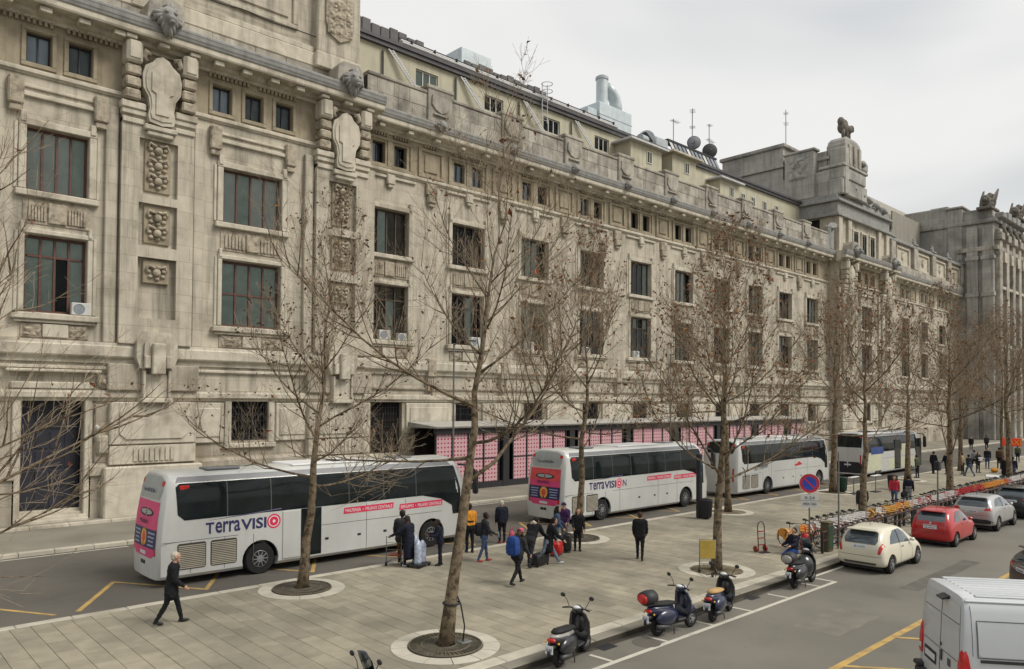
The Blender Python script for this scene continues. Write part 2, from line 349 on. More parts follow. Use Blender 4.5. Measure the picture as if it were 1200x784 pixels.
def text_mesh(txt, size, shear=0.0, ext=0.002, bold=0.0, sx=1.0):
    c = bpy.data.curves.new('lettering', 'FONT'); c.body = txt; c.size = size; c.extrude = ext; c.offset = bold; c.shear = shear; c.align_x = 'LEFT'; c.resolution_u = 3
    o = bpy.data.objects.new('tmp', c); COL.objects.link(o)
    dg = bpy.context.evaluated_depsgraph_get(); me = bpy.data.meshes.new_from_object(o.evaluated_get(dg))
    bpy.data.objects.remove(o); bpy.data.curves.remove(c)
    if sx != 1: me.transform(Matrix.Diagonal((sx, 1, 1, 1)))
    return me
def lettering(txt, size, matn, parent, M, **k):
    me = text_mesh(txt, size, **k); me.materials.clear(); me.materials.append(MATS[matn]); me.transform(M)
    return link('lettering', me, parent)
def fit_width(me): xs = [v.co.x for v in me.vertices]; return (min(xs), max(xs)) if xs else (0, 0)
FACE_NY = Matrix(((1, 0, 0, 0), (0, 0, -1, 0), (0, 1, 0, 0), (0, 0, 0, 1)))     # text plane (x,y) stands up facing -y
# ================================================================ GROUND
def sheet(name, x0, x1, y0, y1, z, m, parent=None, nx=1, ny=1):
    b = MB()
    for i in range(nx):
        for j in range(ny):
            a, c = x0 + (x1 - x0) * i / nx, x0 + (x1 - x0) * (i + 1) / nx; d, e_ = y0 + (y1 - y0) * j / ny, y0 + (y1 - y0) * (j + 1) / ny
            b.add([(a, d, z), (c, d, z), (c, e_, z), (a, e_, z)], [(0, 1, 2, 3)])
    return b.build(name, m, parent)
struct(sheet('ground', -1500, 1500, -1500, 1500, -0.30, 'pavement_far'))
ZR = -0.14
struct(sheet('road', -80, 420, -14, 11.7, ZR, 'asphalt_near'))
struct(sheet('bus_lane', -80, 420, 21.7, 31.9, ZR, 'asphalt'))
plaza = struct(sheet('plaza_pavement', -60, 260, 11.9, 21.85, -0.016, 'paving_joint'))
farp = struct(sheet('far_pavement', -80, 420, 31.85, 60, 0.0, 'pavement_far'))
# kerbs: granite stones laid end to end
def kerb(name, y0, y1, z0, z1, x0=-20, x1=140, ln=1.2, m='kerb_granite', c=0.018):
    b = MB(); x = x0
    while x < x1:
        L_ = ln * random.uniform(0.9, 1.1); b.box(x, x + L_ - 0.012, y0, y1, z0, z1 + random.uniform(-.003, .003), c); x += L_
    return struct(b.build(name, m))
kerb('kerb', 11.60, 11.93, -0.3, -0.002, ln=1.3, m='pavement_far')
kerb('kerb', 11.94, 12.30, -0.3, 0.006, ln=1.3)
kerb('kerb', 21.58, 21.86, -0.3, 0.004, ln=1.3)
kerb('kerb', 31.78, 32.08, -0.3, 0.006, ln=1.2)
kerb('doorstep_kerb', 37.1, 37.45, -0.1, 0.13, x0=-6, x1=11.2, ln=1.6, m='stone_trim')
struct(sheet('plinth_pavement', -12, 24, 37.3, 40.5, 0.12, 'pavement_far'))
# paving slabs: the nearest 300 in view are single stones, the rest one mesh
SW, SL = 0.44, 0.88
def in_view(x, y, z=0):
    q = Vector((x, y, z - CAM_H)); d = q.dot(fw)
    if d < 1: return None
    return 600 + 878.56 * q.dot(r2) / d, 450 - 878.56 * q.dot(u2) / d, d
slabs = []
for i in range(-12, 242):
    x = i * SW; off = (0.5 if i % 2 else 0.0) * SL
    y = 12.32 - off
    while y < 21.56:
        a, c = max(y, 12.32), min(y + SL, 21.56)
        if c - a > 0.15: slabs.append((x, a, c))
        y += SL
rings = [(10.64, 20.52), (10.63, 13.62), (22.9, 20.6), (22.08, 13.72), (34.2, 20.56), (46.6, 20.7), (34.0, 13.75), (58.2, 20.4), (45.4, 13.75), (57.0, 13.75), (-1.2, 13.7)]
vis = []
for k, (x, a, c) in enumerate(slabs):
    p = in_view(x + SW / 2, (a + c) / 2)
    hid = any(math.hypot(x + SW / 2 - rx, (a + c) / 2 - ry) < 0.75 for rx, ry in rings)
    if p and -10 < p[0] < 1210 and p[1] < 800 and not hid: vis.append((p[2], k))
vis.sort(); near = set(k for d, k in vis[:300])
def slab_mesh(L_):
    b = MB(); g = 0.005; c = 0.004; x0, x1, y0, y1 = g, SW - g, g, L_ - g
    b.add([(x0, y0, -.03), (x1, y0, -.03), (x1, y1, -.03), (x0, y1, -.03), (x0, y0, -c), (x1, y0, -c), (x1, y1, -c), (x0, y1, -c), (x0 + c, y0 + c, 0), (x1 - c, y0 + c, 0), (x1 - c, y1 - c, 0), (x0 + c, y1 - c, 0)],
          [(0, 1, 5, 4), (1, 2, 6, 5), (2, 3, 7, 6), (3, 0, 4, 7), (4, 5, 9, 8), (5, 6, 10, 9), (6, 7, 11, 10), (7, 4, 8, 11), (8, 9, 10, 11)])
    return b
cache = {}; rest = MB()
for k, (x, a, c) in enumerate(slabs):
    L_ = round(c - a, 2); z = random.uniform(-.004, .002)
    if L_ not in cache: bb = slab_mesh(L_); cache[L_] = (bb, bb.mesh('paving_slab', 'paving'))
    if k in near: link('paving_slab', cache[L_][1], plaza, (x, a, z))
    else:
        bb = cache[L_][0]; rest.add([(v[0] + x, v[1] + a, v[2] + z) for v in bb.v], bb.f)
stuff(rest.build('paving_slabs', 'paving', plaza))
sheet('far_slabs', 242 * SW, 260, 12.32, 21.56, 0.0, 'paving', plaza)
# painted markings
def stripe(p, q, wd, m, z=ZR + 0.004, name='road_marking'):
    p, q = Vector((*p, z)), Vector((*q, z)); d = (q - p).normalized(); nrm = Vector((-d.y, d.x, 0)) * wd / 2
    b = MB(); k = max(1, int((q - p).length / 0.5))
    V = []
    for i in range(k + 1): c = p.lerp(q, i / k); wob = 1 + 0.06 * noise.noise(c * 2.1); V += [c - nrm * wob, c + nrm * wob]
    b.add(V, [(2 * i, 2 * i + 2, 2 * i + 3, 2 * i + 1) for i in range(k)])
    return struct(b.build(name, m))
stripe((3, 10.62), (24.0, 10.62), 0.13, 'line_white')
for x in (12.95, 15.0, 16.98, 18.9, 21.0, 23.05, 8.9, 10.9):
    stripe((x, 11.30), (x + 0.05, 10.69), 0.10, 'line_white', z=ZR + 0.0045)
stripe((24.05, 11.42), (24.05, 10.56), 0.12, 'line_white', z=ZR + 0.005)
stripe((23.2, 11.42), (60, 11.42), 0.11, 'line_white', z=ZR + 0.0055)
mat('grime', (.06, .052, .04), .8, .3, var=.3, scale=2)
struct(MB().box(-20, 140, 11.588, 11.6, ZR - .1, -.03).build('kerb_face', 'grime'))
b = MB(); V = []
for i in range(300): x_ = -10 + i * .5; V += [(x_, 11.59, ZR + .003), (x_, 11.42 + .09 * noise.noise(Vector((x_ * .9, 0, 0))) + .03 * noise.noise(Vector((x_ * 3, 4, 0))), ZR + .003)]
b.add(V, [(2 * i, 2 * i + 1, 2 * i + 3, 2 * i + 2) for i in range(299)]); struct(b.build('gutter_dirt', 'grime', recalc=True))
stripe((12, 7.2), (70, 7.1), 0.17, 'line_yellow')
for x in (10.7, 13.62, 16.55, 19.5, 22.5, 25.5, 28.5, 31.5, 34.5): stripe((x, 7.12), (x + 3.3, 2.8), 0.12, 'line_yellow', z=ZR + 0.006)
stripe((16.2, 7.0), (18.8, 3.6), 0.10, 'line_white', z=ZR + 0.0075)
stripe((3.0, 25.6), (4.75, 22.75), 0.12, 'line_yellow'); stripe((5.28, 22.75), (6.95, 25.7), 0.14, 'line_yellow', z=ZR + 0.0045)
stripe((6.9, 25.7), (8.7, 22.9), 0.12, 'line_yellow', z=ZR + 0.005); stripe((8.7, 22.8), (10.4, 25.7), 0.13, 'line_yellow', z=ZR + 0.0055)
for i in range(1, 14): stripe((8.7 + 3.5 * i, 22.8), (10.4 + 3.5 * i, 25.7), 0.13, 'line_yellow', z=ZR + 0.0055); stripe((6.9 + 3.5 * i, 25.7), (8.7 + 3.5 * i, 22.9), 0.12, 'line_yellow', z=ZR + 0.005)
stripe((-10, 31.45), (9.0, 31.45), 0.12, 'line_white', z=ZR + 0.006); stripe((10.2, 31.45), (120, 31.45), 0.12, 'line_white', z=ZR + 0.006)
# repaired patches, drains, tyre streaks
mat('patch', (.11, .102, .086), .85, .3, var=.15, scale=2, bump=.3, bscale=60); mat('patch_light', (.17, .158, .132), .85, .3, var=.15, scale=2, bump=.3, bscale=60)
for k_, (xa, xb, ya_, yb, m_) in enumerate(((18.5, 21.2, 8.1, 9.3, 'patch_light'), (24.8, 31.0, 8.4, 8.95, 'patch'), (10.5, 14.2, 8.6, 9.0, 'patch'), (-2, 3.2, 27.2, 28.6, 'patch'), (20.5, 24.6, 28.6, 29.8, 'patch_light'), (0.5, 2.6, 23.2, 24.4, 'patch_light'))):
    b = MB(); n_ = 14; P_ = [(xa + (xb - xa) * i / n_, ya_) for i in range(n_)] + [(xb, ya_ + (yb - ya_) * i / 4) for i in range(4)] + [(xb - (xb - xa) * i / n_, yb) for i in range(n_)] + [(xa, yb - (yb - ya_) * i / 4) for i in range(4)]
    b.add([(x_ + .05 * noise.noise(Vector((x_ * 3, y_ * 3, k_))), y_ + .05 * noise.noise(Vector((x_ * 3, y_ * 3, k_ + 9))), ZR + .002) for x_, y_ in P_], [tuple(range(len(P_)))]); struct(b.build('asphalt_patch', m_))
for x_ in (13.4, 20.0, 32.0): d_ = struct(MB().box(x_, x_ + .5, 11.25, 11.55, ZR, ZR + .006).build('drain_grate', 'iron'))
# a manhole on the near road
mh = MB().lathe([(0.0, 0.006), (0.30, 0.006), (0.33, 0.004), (0.36, 0.0)], (14.6, 10.95, ZR + 0.001), 20); struct(mh.build('manhole_cover', 'asphalt'))

# ================================================================ STATION BUILDING
B = thing('station_building', 'long monumental stone railway station with carved cornice and bare facade behind the coaches', 'building', (50, 39, 0))
PINV = Matrix.Translation((-50, -39, 0))
def bp(name, me, mats=None, loc=(0, 0, 0), smooth=False, parent=None):
    if isinstance(me, MB): me = me.mesh(name, mats, smooth)
    o = link(name, me, parent or B, loc)
    if not parent: o.matrix_parent_inverse = PINV
    return o
def wall(x0, x1, z0, z1, y, holes, depth=0.42, back=False):
    """a wall face at y (looking to -y) with real openings and reveals"""
    xs = sorted({x0, x1, *[h[0] for h in holes], *[h[1] for h in holes]}); zs = sorted({z0, z1, *[h[2] for h in holes], *[h[3] for h in holes]})
    b = MB()
    for i in range(len(xs) - 1):
        for j in range(len(zs) - 1):
            cx, cz = (xs[i] + xs[i + 1]) / 2, (zs[j] + zs[j + 1]) / 2
            if any(h[0] < cx < h[1] and h[2] < cz < h[3] for h in holes): continue
            b.add([(xs[i], y, zs[j]), (xs[i + 1], y, zs[j]), (xs[i + 1], y, zs[j + 1]), (xs[i], y, zs[j + 1])], [(0, 1, 2, 3)])
    for h in holes:
        a, c, d, e_ = h[:4]; dp = h[4] if len(h) > 4 else depth
        b.add([(a, y, d), (c, y, d), (c, y, e_), (a, y, e_), (a, y + dp, d), (c, y + dp, d), (c, y + dp, e_), (a, y + dp, e_)],
              [(0, 4, 5, 1), (1, 5, 6, 2), (2, 6, 7, 3), (3, 7, 4, 0)] + ([(4, 7, 6, 5)[::-1]] if len(h) > 4 else []))
    return b
def wins(w, h, cols, transom, fw_, matf):
    """frame mesh and pane rectangles, local: x centred, y=0 front of frame, z from 0"""
    b = MB(); d = 0.10
    b.box(-w / 2, w / 2, 0, d, 0, fw_); b.box(-w / 2, w / 2, 0, d, h - fw_, h); b.box(-w / 2, -w / 2 + fw_, 0.001, d, fw_, h - fw_); b.box(w / 2 - fw_, w / 2, 0.001, d, fw_, h - fw_)
    panes = []; cw = (w - 2 * fw_) / cols
    for i in range(cols):
        xa, xb = -w / 2 + fw_ + i * cw, -w / 2 + fw_ + (i + 1) * cw
        if i: b.box(xa - fw_ * .42, xa + fw_ * .42, -0.012, d, fw_, h - fw_)
        if transom: b.box(xa + fw_ * .43, xb - fw_ * .43, -0.004, d, h * transom - fw_ * .4, h * transom + fw_ * .4)
        zz = [(fw_, h - fw_)] if not transom else [(fw_, h * transom - fw_ * .4), (h * transom + fw_ * .4, h - fw_)]
        for za, zb in zz: panes.append((xa + (fw_ * .42 if i else 0), xb - (fw_ * .42 if i < cols - 1 else 0), za, zb))
    return b.mesh('window', matf), panes
WM = {}
def place_window(key, w, h, cols, transom, fw_, matf, x, y, z, dark=0.5, sillm=None):
    if key not in WM:
        fm, ps = wins(w, h, cols, transom, fw_, matf)
        pm = []
        for a, c, d, e_ in ps: q_ = MB(); q_.add([(a, .05, d), (c, .05, d), (c, .05, e_), (a, .05, e_)], [(0, 1, 2, 3)]); pm.append(q_.mesh('pane', 'window_glass'))
        bl = {k: [MB().box(a, c, 0.085, 0.09, d, e_).mesh('blind', k) for a, c, d, e_ in ps] for k in ('blind_pale', 'blind_green', 'room_grey', 'room_brown', 'blind_blue')}
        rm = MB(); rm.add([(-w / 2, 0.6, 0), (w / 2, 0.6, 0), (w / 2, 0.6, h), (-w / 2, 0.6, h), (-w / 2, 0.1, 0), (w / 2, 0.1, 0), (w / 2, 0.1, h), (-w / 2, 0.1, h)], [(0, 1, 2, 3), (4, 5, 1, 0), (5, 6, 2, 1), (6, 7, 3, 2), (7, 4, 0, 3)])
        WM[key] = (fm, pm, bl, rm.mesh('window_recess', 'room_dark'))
    fm, pm, bl, rm = WM[key]
    o = bp('window', fm, loc=(x, y, z)); mode = random.random()
    link('window_recess', rm, o)
    kind = random.choice(['blind_green', 'blind_green', 'blind_pale', 'room_grey', 'room_brown', 'room_brown'])
    if key in ('psm', 'r_sm'): kind = 'blind_blue' if random.random() < .8 else 'room_grey'
    for i, p in enumerate(pm):
        link('pane', p, o)
        if random.random() > dark: link('blind', bl[kind if random.random() < .75 or key in ('psm', 'r_sm') else 'blind_green'][i], o)
    return o
def relief(x0, x1, z0, z1, y, amp, seed=0, nx=14, nz=10, fr=3.0):
    b = MB(); V = []
    for j in range(nz + 1):
        for i in range(nx + 1):
            x = x0 + (x1 - x0) * i / nx; z = z0 + (z1 - z0) * j / nz
            ed = min(1, min(i, nx - i, j, nz - j) / 1.5); t = abs(noise.noise(Vector((x * fr, seed * 7.3, z * fr)))) * 2.2 + 0.4 * abs(noise.noise(Vector((x * fr * 2.3, seed, z * fr * 2.3))))
            V.append((x, y - amp * min(1, t) * ed, z))
    b.add(V, [(j * (nx + 1) + i, j * (nx + 1) + i + 1, (j + 1) * (nx + 1) + i + 1, (j + 1) * (nx + 1) + i) for j in range(nz) for i in range(nx)])
    return b
def fluted(b, x0, x1, z0, z1, y, n, amp=0.07):
    w_ = (x1 - x0) / n
    for i in range(n):
        xc = x0 + (i + .5) * w_; b.prism([(xc - w_ * .36, z0 + .02), (xc + w_ * .36, z0 + .02), (xc + w_ * .36, z1 - .1), (xc + w_ * .18, z1 - .02), (xc - w_ * .18, z1 - .02), (xc - w_ * .36, z1 - .1)], y - amp, y + .03)
    return b
def cornice(name, x0, x1, prof, m, seg=None, endcap=True):
    b = MB(); b.prism(prof, x0, x1, 'x'); return bp(name, b, m)
YR, YP = 39.5, 38.3
def corn_prof(yw, yf, z0=22.2, z1=23.42, upper=False):
    """(y,z) outline of a main cornice from the wall yw out to the front yf"""
    d = yw - yf
    return [(yw + .05, z0), (yw - .12 * d, z0), (yw - .16 * d, z0 + .12), (yw - .34 * d, z0 + .18), (yw - .36 * d, z0 + .36), (yf + .16, z0 + .38), (yf + .12, z0 + .46), (yf + .12, z0 + .68), (yf + .08, z0 + .72), (yf + .05, z0 + .82), (yf + .02, z0 + .86), (yf, z0 + 1.05), (yf - .02, z0 + 1.09), (yf - .02, z0 + 1.16), (yf + .08, z1 - .02), (yw + .05, z1 + .03)]
def strip_prof(yw, z0, z1, out): 
    h = z1 - z0
    return [(yw + .05, z0), (yw - out * .35, z0), (yw - out * .45, z0 + h * .2), (yw - out * .9, z0 + h * .3), (yw - out, z0 + h * .36), (yw - out, z0 + h * .8), (yw - out * .85, z0 + h * .86), (yw - out * .8, z1), (yw + .05, z1)]
def lead_prof(yf, z0): return [(yf + .42, z0 + .69), (yf + .095, z0 + .69), (yf + .06, z0 + .73), (yf + .03, z0 + .83), (yf, z0 + .88), (yf - .025, z0 + 1.05), (yf - .045, z0 + 1.09), (yf - .045, z0 + 1.185), (yf + .06, z0 + 1.26), (yf + .42, z0 + 1.27)]

# ---- long wall (recessed range) bays
BAY = 6.38; BX = [26.1 + BAY * i for i in range(10)]; CX = [111.9, 119.4, 126.9]
RX0, RX1 = 23.3, 88.2
holes = []
for i, x in enumerate(BX):
    holes += [(x - 1.42, x + 1.42, 14.7, 17.5), (x - 1.42, x + 1.42, 9.35, 12.75), (x - 1.28, x - .33, 20.32, 21.66), (x + .33, x + 1.28, 20.32, 21.66)]
    holes += [(x - .95, x + .95, 3.5, 5.42)] if i else [(x - 1.2, x + 1.1, 0.0, 5.5)]
bp('wall', wall(RX0, RX1, 6.0, 20.0, YR, [h for h in holes if 6 < h[2] < 20]), 'stone')
bp('ground_floor_wall', wall(RX0, RX1, -.2, 6.0, YR, [h for h in holes if h[2] < 6]), 'stone_ground')
bp('frieze', wall(RX0, RX1, 20.0, 22.6, YR, [h for h in holes if h[2] > 20]), 'stone_frieze_shaded')
holes = []
for x in CX: holes += [(x - 1.42, x + 1.42, 14.7, 17.5), (x - 1.42, x + 1.42, 9.35, 12.75), (x - 1.28, x - .33, 20.32, 21.66), (x + .33, x + 1.28, 20.32, 21.66)]
bp('wall', wall(103.0, 134.5, -.2, 22.6, YR, holes), 'stone')
# shared trim for one bay (x measured from the bay centre)
T = {}
def reg(name, b, m, smooth=False): T.setdefault(name, []).append(b.mesh(name, m, smooth))
def surround(w, z0, z1, y, ear=0.22, fr=0.3, out=0.13):
    b = MB(); h = w / 2
    b.box(-h - fr, -h, y - out, y + .02, z0, z1, .03).box(h, h + fr, y - out, y + .02, z0, z1, .03)
    b.box(-h - fr, h + fr, y - out - .01, y + .02, z1, z1 + fr, .03)
    for s in (-1, 1): b.box(s * (h + fr) - ear * .2 * s, s * (h + fr * .1), y - out - .06, y + .02, z1 + fr * .35, z1 + fr + .30, .03)
    b.box(-h - fr - .16, -h - fr - .02, y - out * .5, y + .02, z0, z1 + .1, .02).box(h + fr + .02, h + fr + .16, y - out * .5, y + .02, z0, z1 + .1, .02)
    return b
def pav_trim(w, y, tg):
    reg(tg + 'window_surround', surround(w, 14.7, 17.5, y), 'stone_trim'); reg(tg + 'window_surround', surround(w, 9.35, 12.78, y, fr=.22, out=.1), 'stone_trim')
    b = MB().box(-w / 2 - .42, w / 2 + .42, y - .24, y + .02, 14.38, 14.66, .04); reg(tg + 'window_sill', b, 'stone_trim')
    b = MB().box(-w / 2 - .5, w / 2 + .5, y - .30, y + .02, 9.02, 9.30, .04).box(-w / 2 - .35, w / 2 + .35, y - .18, y + .02, 8.9, 9.0); reg(tg + 'window_sill', b, 'stone_trim')
    b = MB(); b.box(-w / 2 - .1, w / 2 + .1, y - .05, y + .02, 13.22, 14.3, .02); fluted(b, -w / 2 + .1, -.42, 13.35, 14.1, y - .05, 6); fluted(b, .42, w / 2 - .1, 13.35, 14.1, y - .05, 6); b.box(-.36, .36, y - .14, y, 13.3, 14.2, .03); reg(tg + 'carved_panel', b, 'stone_carved')
    b = MB(); b.box(-w / 2 - .1, w / 2 + .1, y - .06, y + .02, 8.24, 8.86, .02); r_ = relief(-w / 2, -.55, 8.3, 8.82, y - .07, .12, 3); b.add(r_.v, r_.f); r_ = relief(.55, w / 2, 8.3, 8.82, y - .07, .12, 4); b.add(r_.v, r_.f); reg(tg + 'carved_panel', b, 'stone_carved')
    b = MB().box(-.5, .5, y - .16, y - .05, 8.26, 8.84, .03); reg(tg + 'panel_block', b, 'stone_trim')
pav_trim(2.84, YR, 'R_')
y = YR
b = MB()                                     # frame round the pair of attic windows, and the raised panel between bays
for xa, xb, za, zb in ((-1.75, 1.75, 21.78, 21.95), (-1.75, 1.75, 20.02, 20.2), (-1.75, -1.5, 20.2, 21.78), (1.5, 1.75, 20.2, 21.78)): b.box(xa, xb, y - .10, y + .02, za, zb, .02)
b.box(-.2, .2, y - .07, y + .02, 20.2, 21.78, .03); reg('R_attic_window_frame', b, 'stone_frieze_shaded')
b = MB()
for xa, xb, za, zb in ((2.15, 4.23, 21.76, 21.96), (2.15, 4.23, 20.06, 20.26), (2.15, 2.4, 20.26, 21.76), (3.98, 4.23, 20.26, 21.76)): b.box(xa, xb, y - .12, y + .02, za, zb, .02)
b.box(2.65, 3.73, y - .08, y + .02, 20.45, 21.58, .04); reg('R_frieze_panel', b, 'stone_frieze_shaded')
b = MB(); 
for s in (-1, 1):
    for k in range(6): b.box(s * (.25 + .2 * k) + (0 if s > 0 else -.11), s * (.25 + .2 * k) + (.11 if s > 0 else 0), y - .16, y + .02, 22.02, 22.26)
for k in range(5): b.box(2.6 + .22 * k, 2.72 + .22 * k, y - .16, y + .02, 22.02, 22.26)
reg('R_dentils', b, 'stone_frieze_shaded')
for k in (-1.06, 1.06, 3.19): reg('R_modillion', MB().box(k - .2, k + .2, y - .82, y - .3, 22.30, 22.545, .03), 'stone_trim')
b = MB(); b.box(-1.95, 1.95, y - .14, y + .02, 19.42, 19.58, .03); b.box(-.3, .3, y - .24, y + .02, 19.05, 19.66, .05); b.box(-.2, .2, y - .2, y + .02, 18.85, 19.05, .05); reg('R_drop_moulding', b, 'stone_trim')
b = MB(); b.box(2.75, 3.63, y - .22, y + .02, 18.95, 19.7, .05).box(2.85, 3.53, y - .30, y + .02, 18.45, 18.95, .06).box(2.95, 3.43, y - .2, y + .02, 18.2, 18.45, .05); reg('R_console', b, 'stone_carved')
b = MB(); b.box(2.85, 3.53, y - .42, y + .02, 7.1, 8.3, .05); fluted(b, 2.9, 3.48, 6.2, 7.2, y - .2, 4, .1); b.box(2.85, 3.53, y - .2, y + .02, 6.15, 7.1, .03); reg('R_console', b, 'stone_carved')
b = MB(); b.box(1.35, 5.03, y - .12, y + .02, 3.48, 5.4, .05).box(1.62, 4.76, y - .17, y - .1, 3.75, 5.14, .04); reg('R_rusticated_block', b, 'stone_trim')
b = MB(); b.box(-1.15, 1.15, y - .14, y + .02, 3.18, 3.46, .04); reg('R_window_sill', b, 'stone_trim')
b = MB(); b.box(2.2, 4.18, 38.50, 39.3, 23.45, 25.62, .05).box(2.12, 4.26, 38.44, 39.34, 25.56, 25.82, .05); reg('R_parapet_pier', b, 'stone_grey')
b = MB(); b.prism([(2.5, 25.2), (2.45, 24.6), (2.8, 24.25), (3.2, 24.1), (3.6, 24.25), (3.93, 24.6), (3.9, 25.2)], 38.40, 38.52); b.box(2.6, 3.8, 38.36, 38.52, 23.9, 24.04, .03); reg('R_pier_carving', b, 'stone_grey')
b = MB(); b.ball((3.19, 38.22, 23.25), .27, .25, .3, 10, 7); b.ball((3.19, 38.0, 23.14), .13, .14, .12, 8, 5); 
for a in range(9): t = 2 * math.pi * a / 9; b.ball((3.19 + .27 * math.cos(t), 38.3, 23.27 + .29 * math.sin(t)), .11, .1, .11, 6, 4)
reg('R_lion_head', b, 'stone_lead', True)
for i, x in enumerate(BX + CX):
    far = i >= len(BX)
    for nm, ms in T.items():
        if not nm.startswith('R_'): continue
        if i == 9 and nm in ('R_frieze_panel', 'R_console', 'R_parapet_pier', 'R_pier_carving', 'R_lion_head'): continue
        if far and nm in ('R_parapet_pier', 'R_pier_carving', 'R_rusticated_block', 'R_lion_head'): continue
        for k_, me in enumerate(ms):
            if nm == 'R_window_sill' and k_ == 2 and (far or i == 0): continue
            o = bp(nm[2:], me, loc=(x, 0, 0))
            if nm == 'R_dentils': stuff(o)
    dk = (0.2, 0.35, 0.25, 0.35, 0.15, 0.2, 0.3, 0.35, 0.4, 0.4)[i % 10]
    place_window('r_up', 2.84, 2.8, 4, 0, .09, 'wood_brown', x, YR + .3, 14.7, dk)
    place_window('r_lo', 2.84, 3.4, 4, 0.74, .09, 'wood_brown', x, YR + .3, 9.35, dk)
    for s in (-.805, .805): place_window('r_sm', .95, 1.34, 2, 0, .07, 'frame_dark', x + s, YR + .3, 20.32, .35)
    if not far and i:
        o = place_window('r_gr', 1.9, 1.92, 3, 0, .07, 'frame_dark', x, YR + .32, 3.5, .9)
cornice('cornice', RX0, 87.3, corn_prof(YR, 38.4), 'stone_trim')
cornice('cornice_gutter', RX0 + .5, 87.2, lead_prof(38.4, 22.2), 'stone_lead')
cornice('cornice', 103.0, 134.4, corn_prof(YR, 38.4), 'stone_trim')
cornice('cornice_gutter', 103.2, 134.3, lead_prof(38.4, 22.2), 'stone_lead')
for x0, x1 in ((RX0, RX1), (103, 134.4)):
    cornice('string_course', x0, x1, strip_prof(YR, 7.2, 8.16, .34), 'stone_trim'); cornice('string_course', x0, x1, strip_prof(YR, 5.46, 5.95, .2), 'stone_trim')
    cornice('frieze_moulding', x0, x1, strip_prof(YR, 19.72, 20.0, .16), 'stone_trim'); cornice('plinth', x0, x1, [(YR + .05, -.2), (YR - .3, -.2), (YR - .3, 2.1), (YR - .2, 2.3), (YR + .05, 2.3)], 'stone_ground')
    cornice('moulding', x0, x1, strip_prof(YR, 6.2, 6.4, .12), 'stone_ground')
# parapet stones of the long wall
ub = MB().box(0, 1, 0, 1, 0, 1, .02).mesh('parapet_stone', 'stone_grey')
def stones(x0, x1, y0, y1, z0, z1, ln, rows, name='parapet_stone', me=ub):
    h = (z1 - z0) / rows
    for r_ in range(rows):
        x = x0; k = 0
        while x < x1 - .05:
            L_ = min(ln * random.uniform(.75, 1.2) if not (k == 0 and r_ % 2) else ln * .5, x1 - x); k += 1
            if x1 - (x + L_) < .3: L_ = x1 - x
            o = bp(name, me, loc=(x, y0 + random.uniform(-.012, .012), z0 + h * r_)); o.scale = (L_ - .02, y1 - y0, h - .018); x += L_
for i in range(-1, 10):
    xa = 26.1 + BAY * i + 4.2 if i >= 0 else 23.9; xb = 26.1 + BAY * (i + 1) + 2.18
    if i == 9: xb = 88
    stones(xa, min(xb, 87.6), 38.62, 39.15, 23.46, 25.18, 1.35, 2)
    bp('parapet_coping', MB().box(xa, min(xb, 87.6), 38.56, 39.22, 25.19, 25.42, .05), 'stone_grey')
bp('parapet_core', MB().box(23.9, 87.5, 38.67, 39.1, 23.3, 25.2), 'stone_lead')
# door in the first bay, iron grilles
def grille(w, h, nx, nz, t=.028):
    b = MB()
    for i in range(nx + 1): x = -w / 2 + w * i / nx; b.box(x - t / 2, x + t / 2, 0, t, 0, h)
    for j in range(nz + 1): z = h * j / nz; b.box(-w / 2, w / 2, -.008, .004, z - t / 2, z + t / 2)
    return b
gm = grille(1.86, 1.88, 12, 5).mesh('window_grille', 'iron')
for i, x in enumerate(BX[1:]): bp('window_grille', gm, loc=(x, YR + .16, 3.52))
d_ = bp('door', MB().box(-1.15, 1.05, 0, .08, 0, 5.5), 'room_dark', loc=(26.1, YR + .4, 0)); 
link('door_grille', grille(2.2, 5.5, 11, 14).mesh('door_grille', 'iron'), d_, (-.05, -.12, 0))
# air conditioners under the lower windows
def aircon(x, y, z, lab, s=1.0):
    t = thing('air_conditioner', lab, 'air conditioner', (x, y, z), group='air conditioners on the window sills')
    b = MB().box(-.42 * s, .42 * s, -.16, .16, 0, .6 * s, .03); b.build('casing', 'ac_white', t)
    f = MB(); f.lathe([(.0, -.175), (.06, -.175), (.06, -.168), (.22 * s, -.168), (.24 * s, -.18), (.25 * s, -.163)], (-.1 * s, 0, .3 * s), 16, 'y'); f.build('fan_grille', 'room_grey', t)
mat('ac_white', (0.55, 0.54, 0.50), .5, .4, var=.08, streak=.3)
aircon(25.75, YR - .05, 9.32, 'white air conditioner on the sill beside the left pavilion, left of a pair'); aircon(27.05, YR - .05, 9.32, 'smaller white air conditioner on the same sill beside the left pavilion, right of a pair', .8)
aircon(33.1, YR - .05, 9.32, 'white air conditioner on the second sill right of the left pavilion'); aircon(38.3, YR - .05, 9.32, 'white air conditioner on the third sill right of the left pavilion')
aircon(8.75, YP - .05, 9.32, 'white air conditioner on the sill at the far left of the facade', .95); aircon(44.6, YR - .05, 9.32, 'white air conditioner on the fourth sill right of the left pavilion', .9)
aircon(50.9, YR - .05, 9.32, 'white air conditioner on the fifth sill right of the left pavilion', .9)

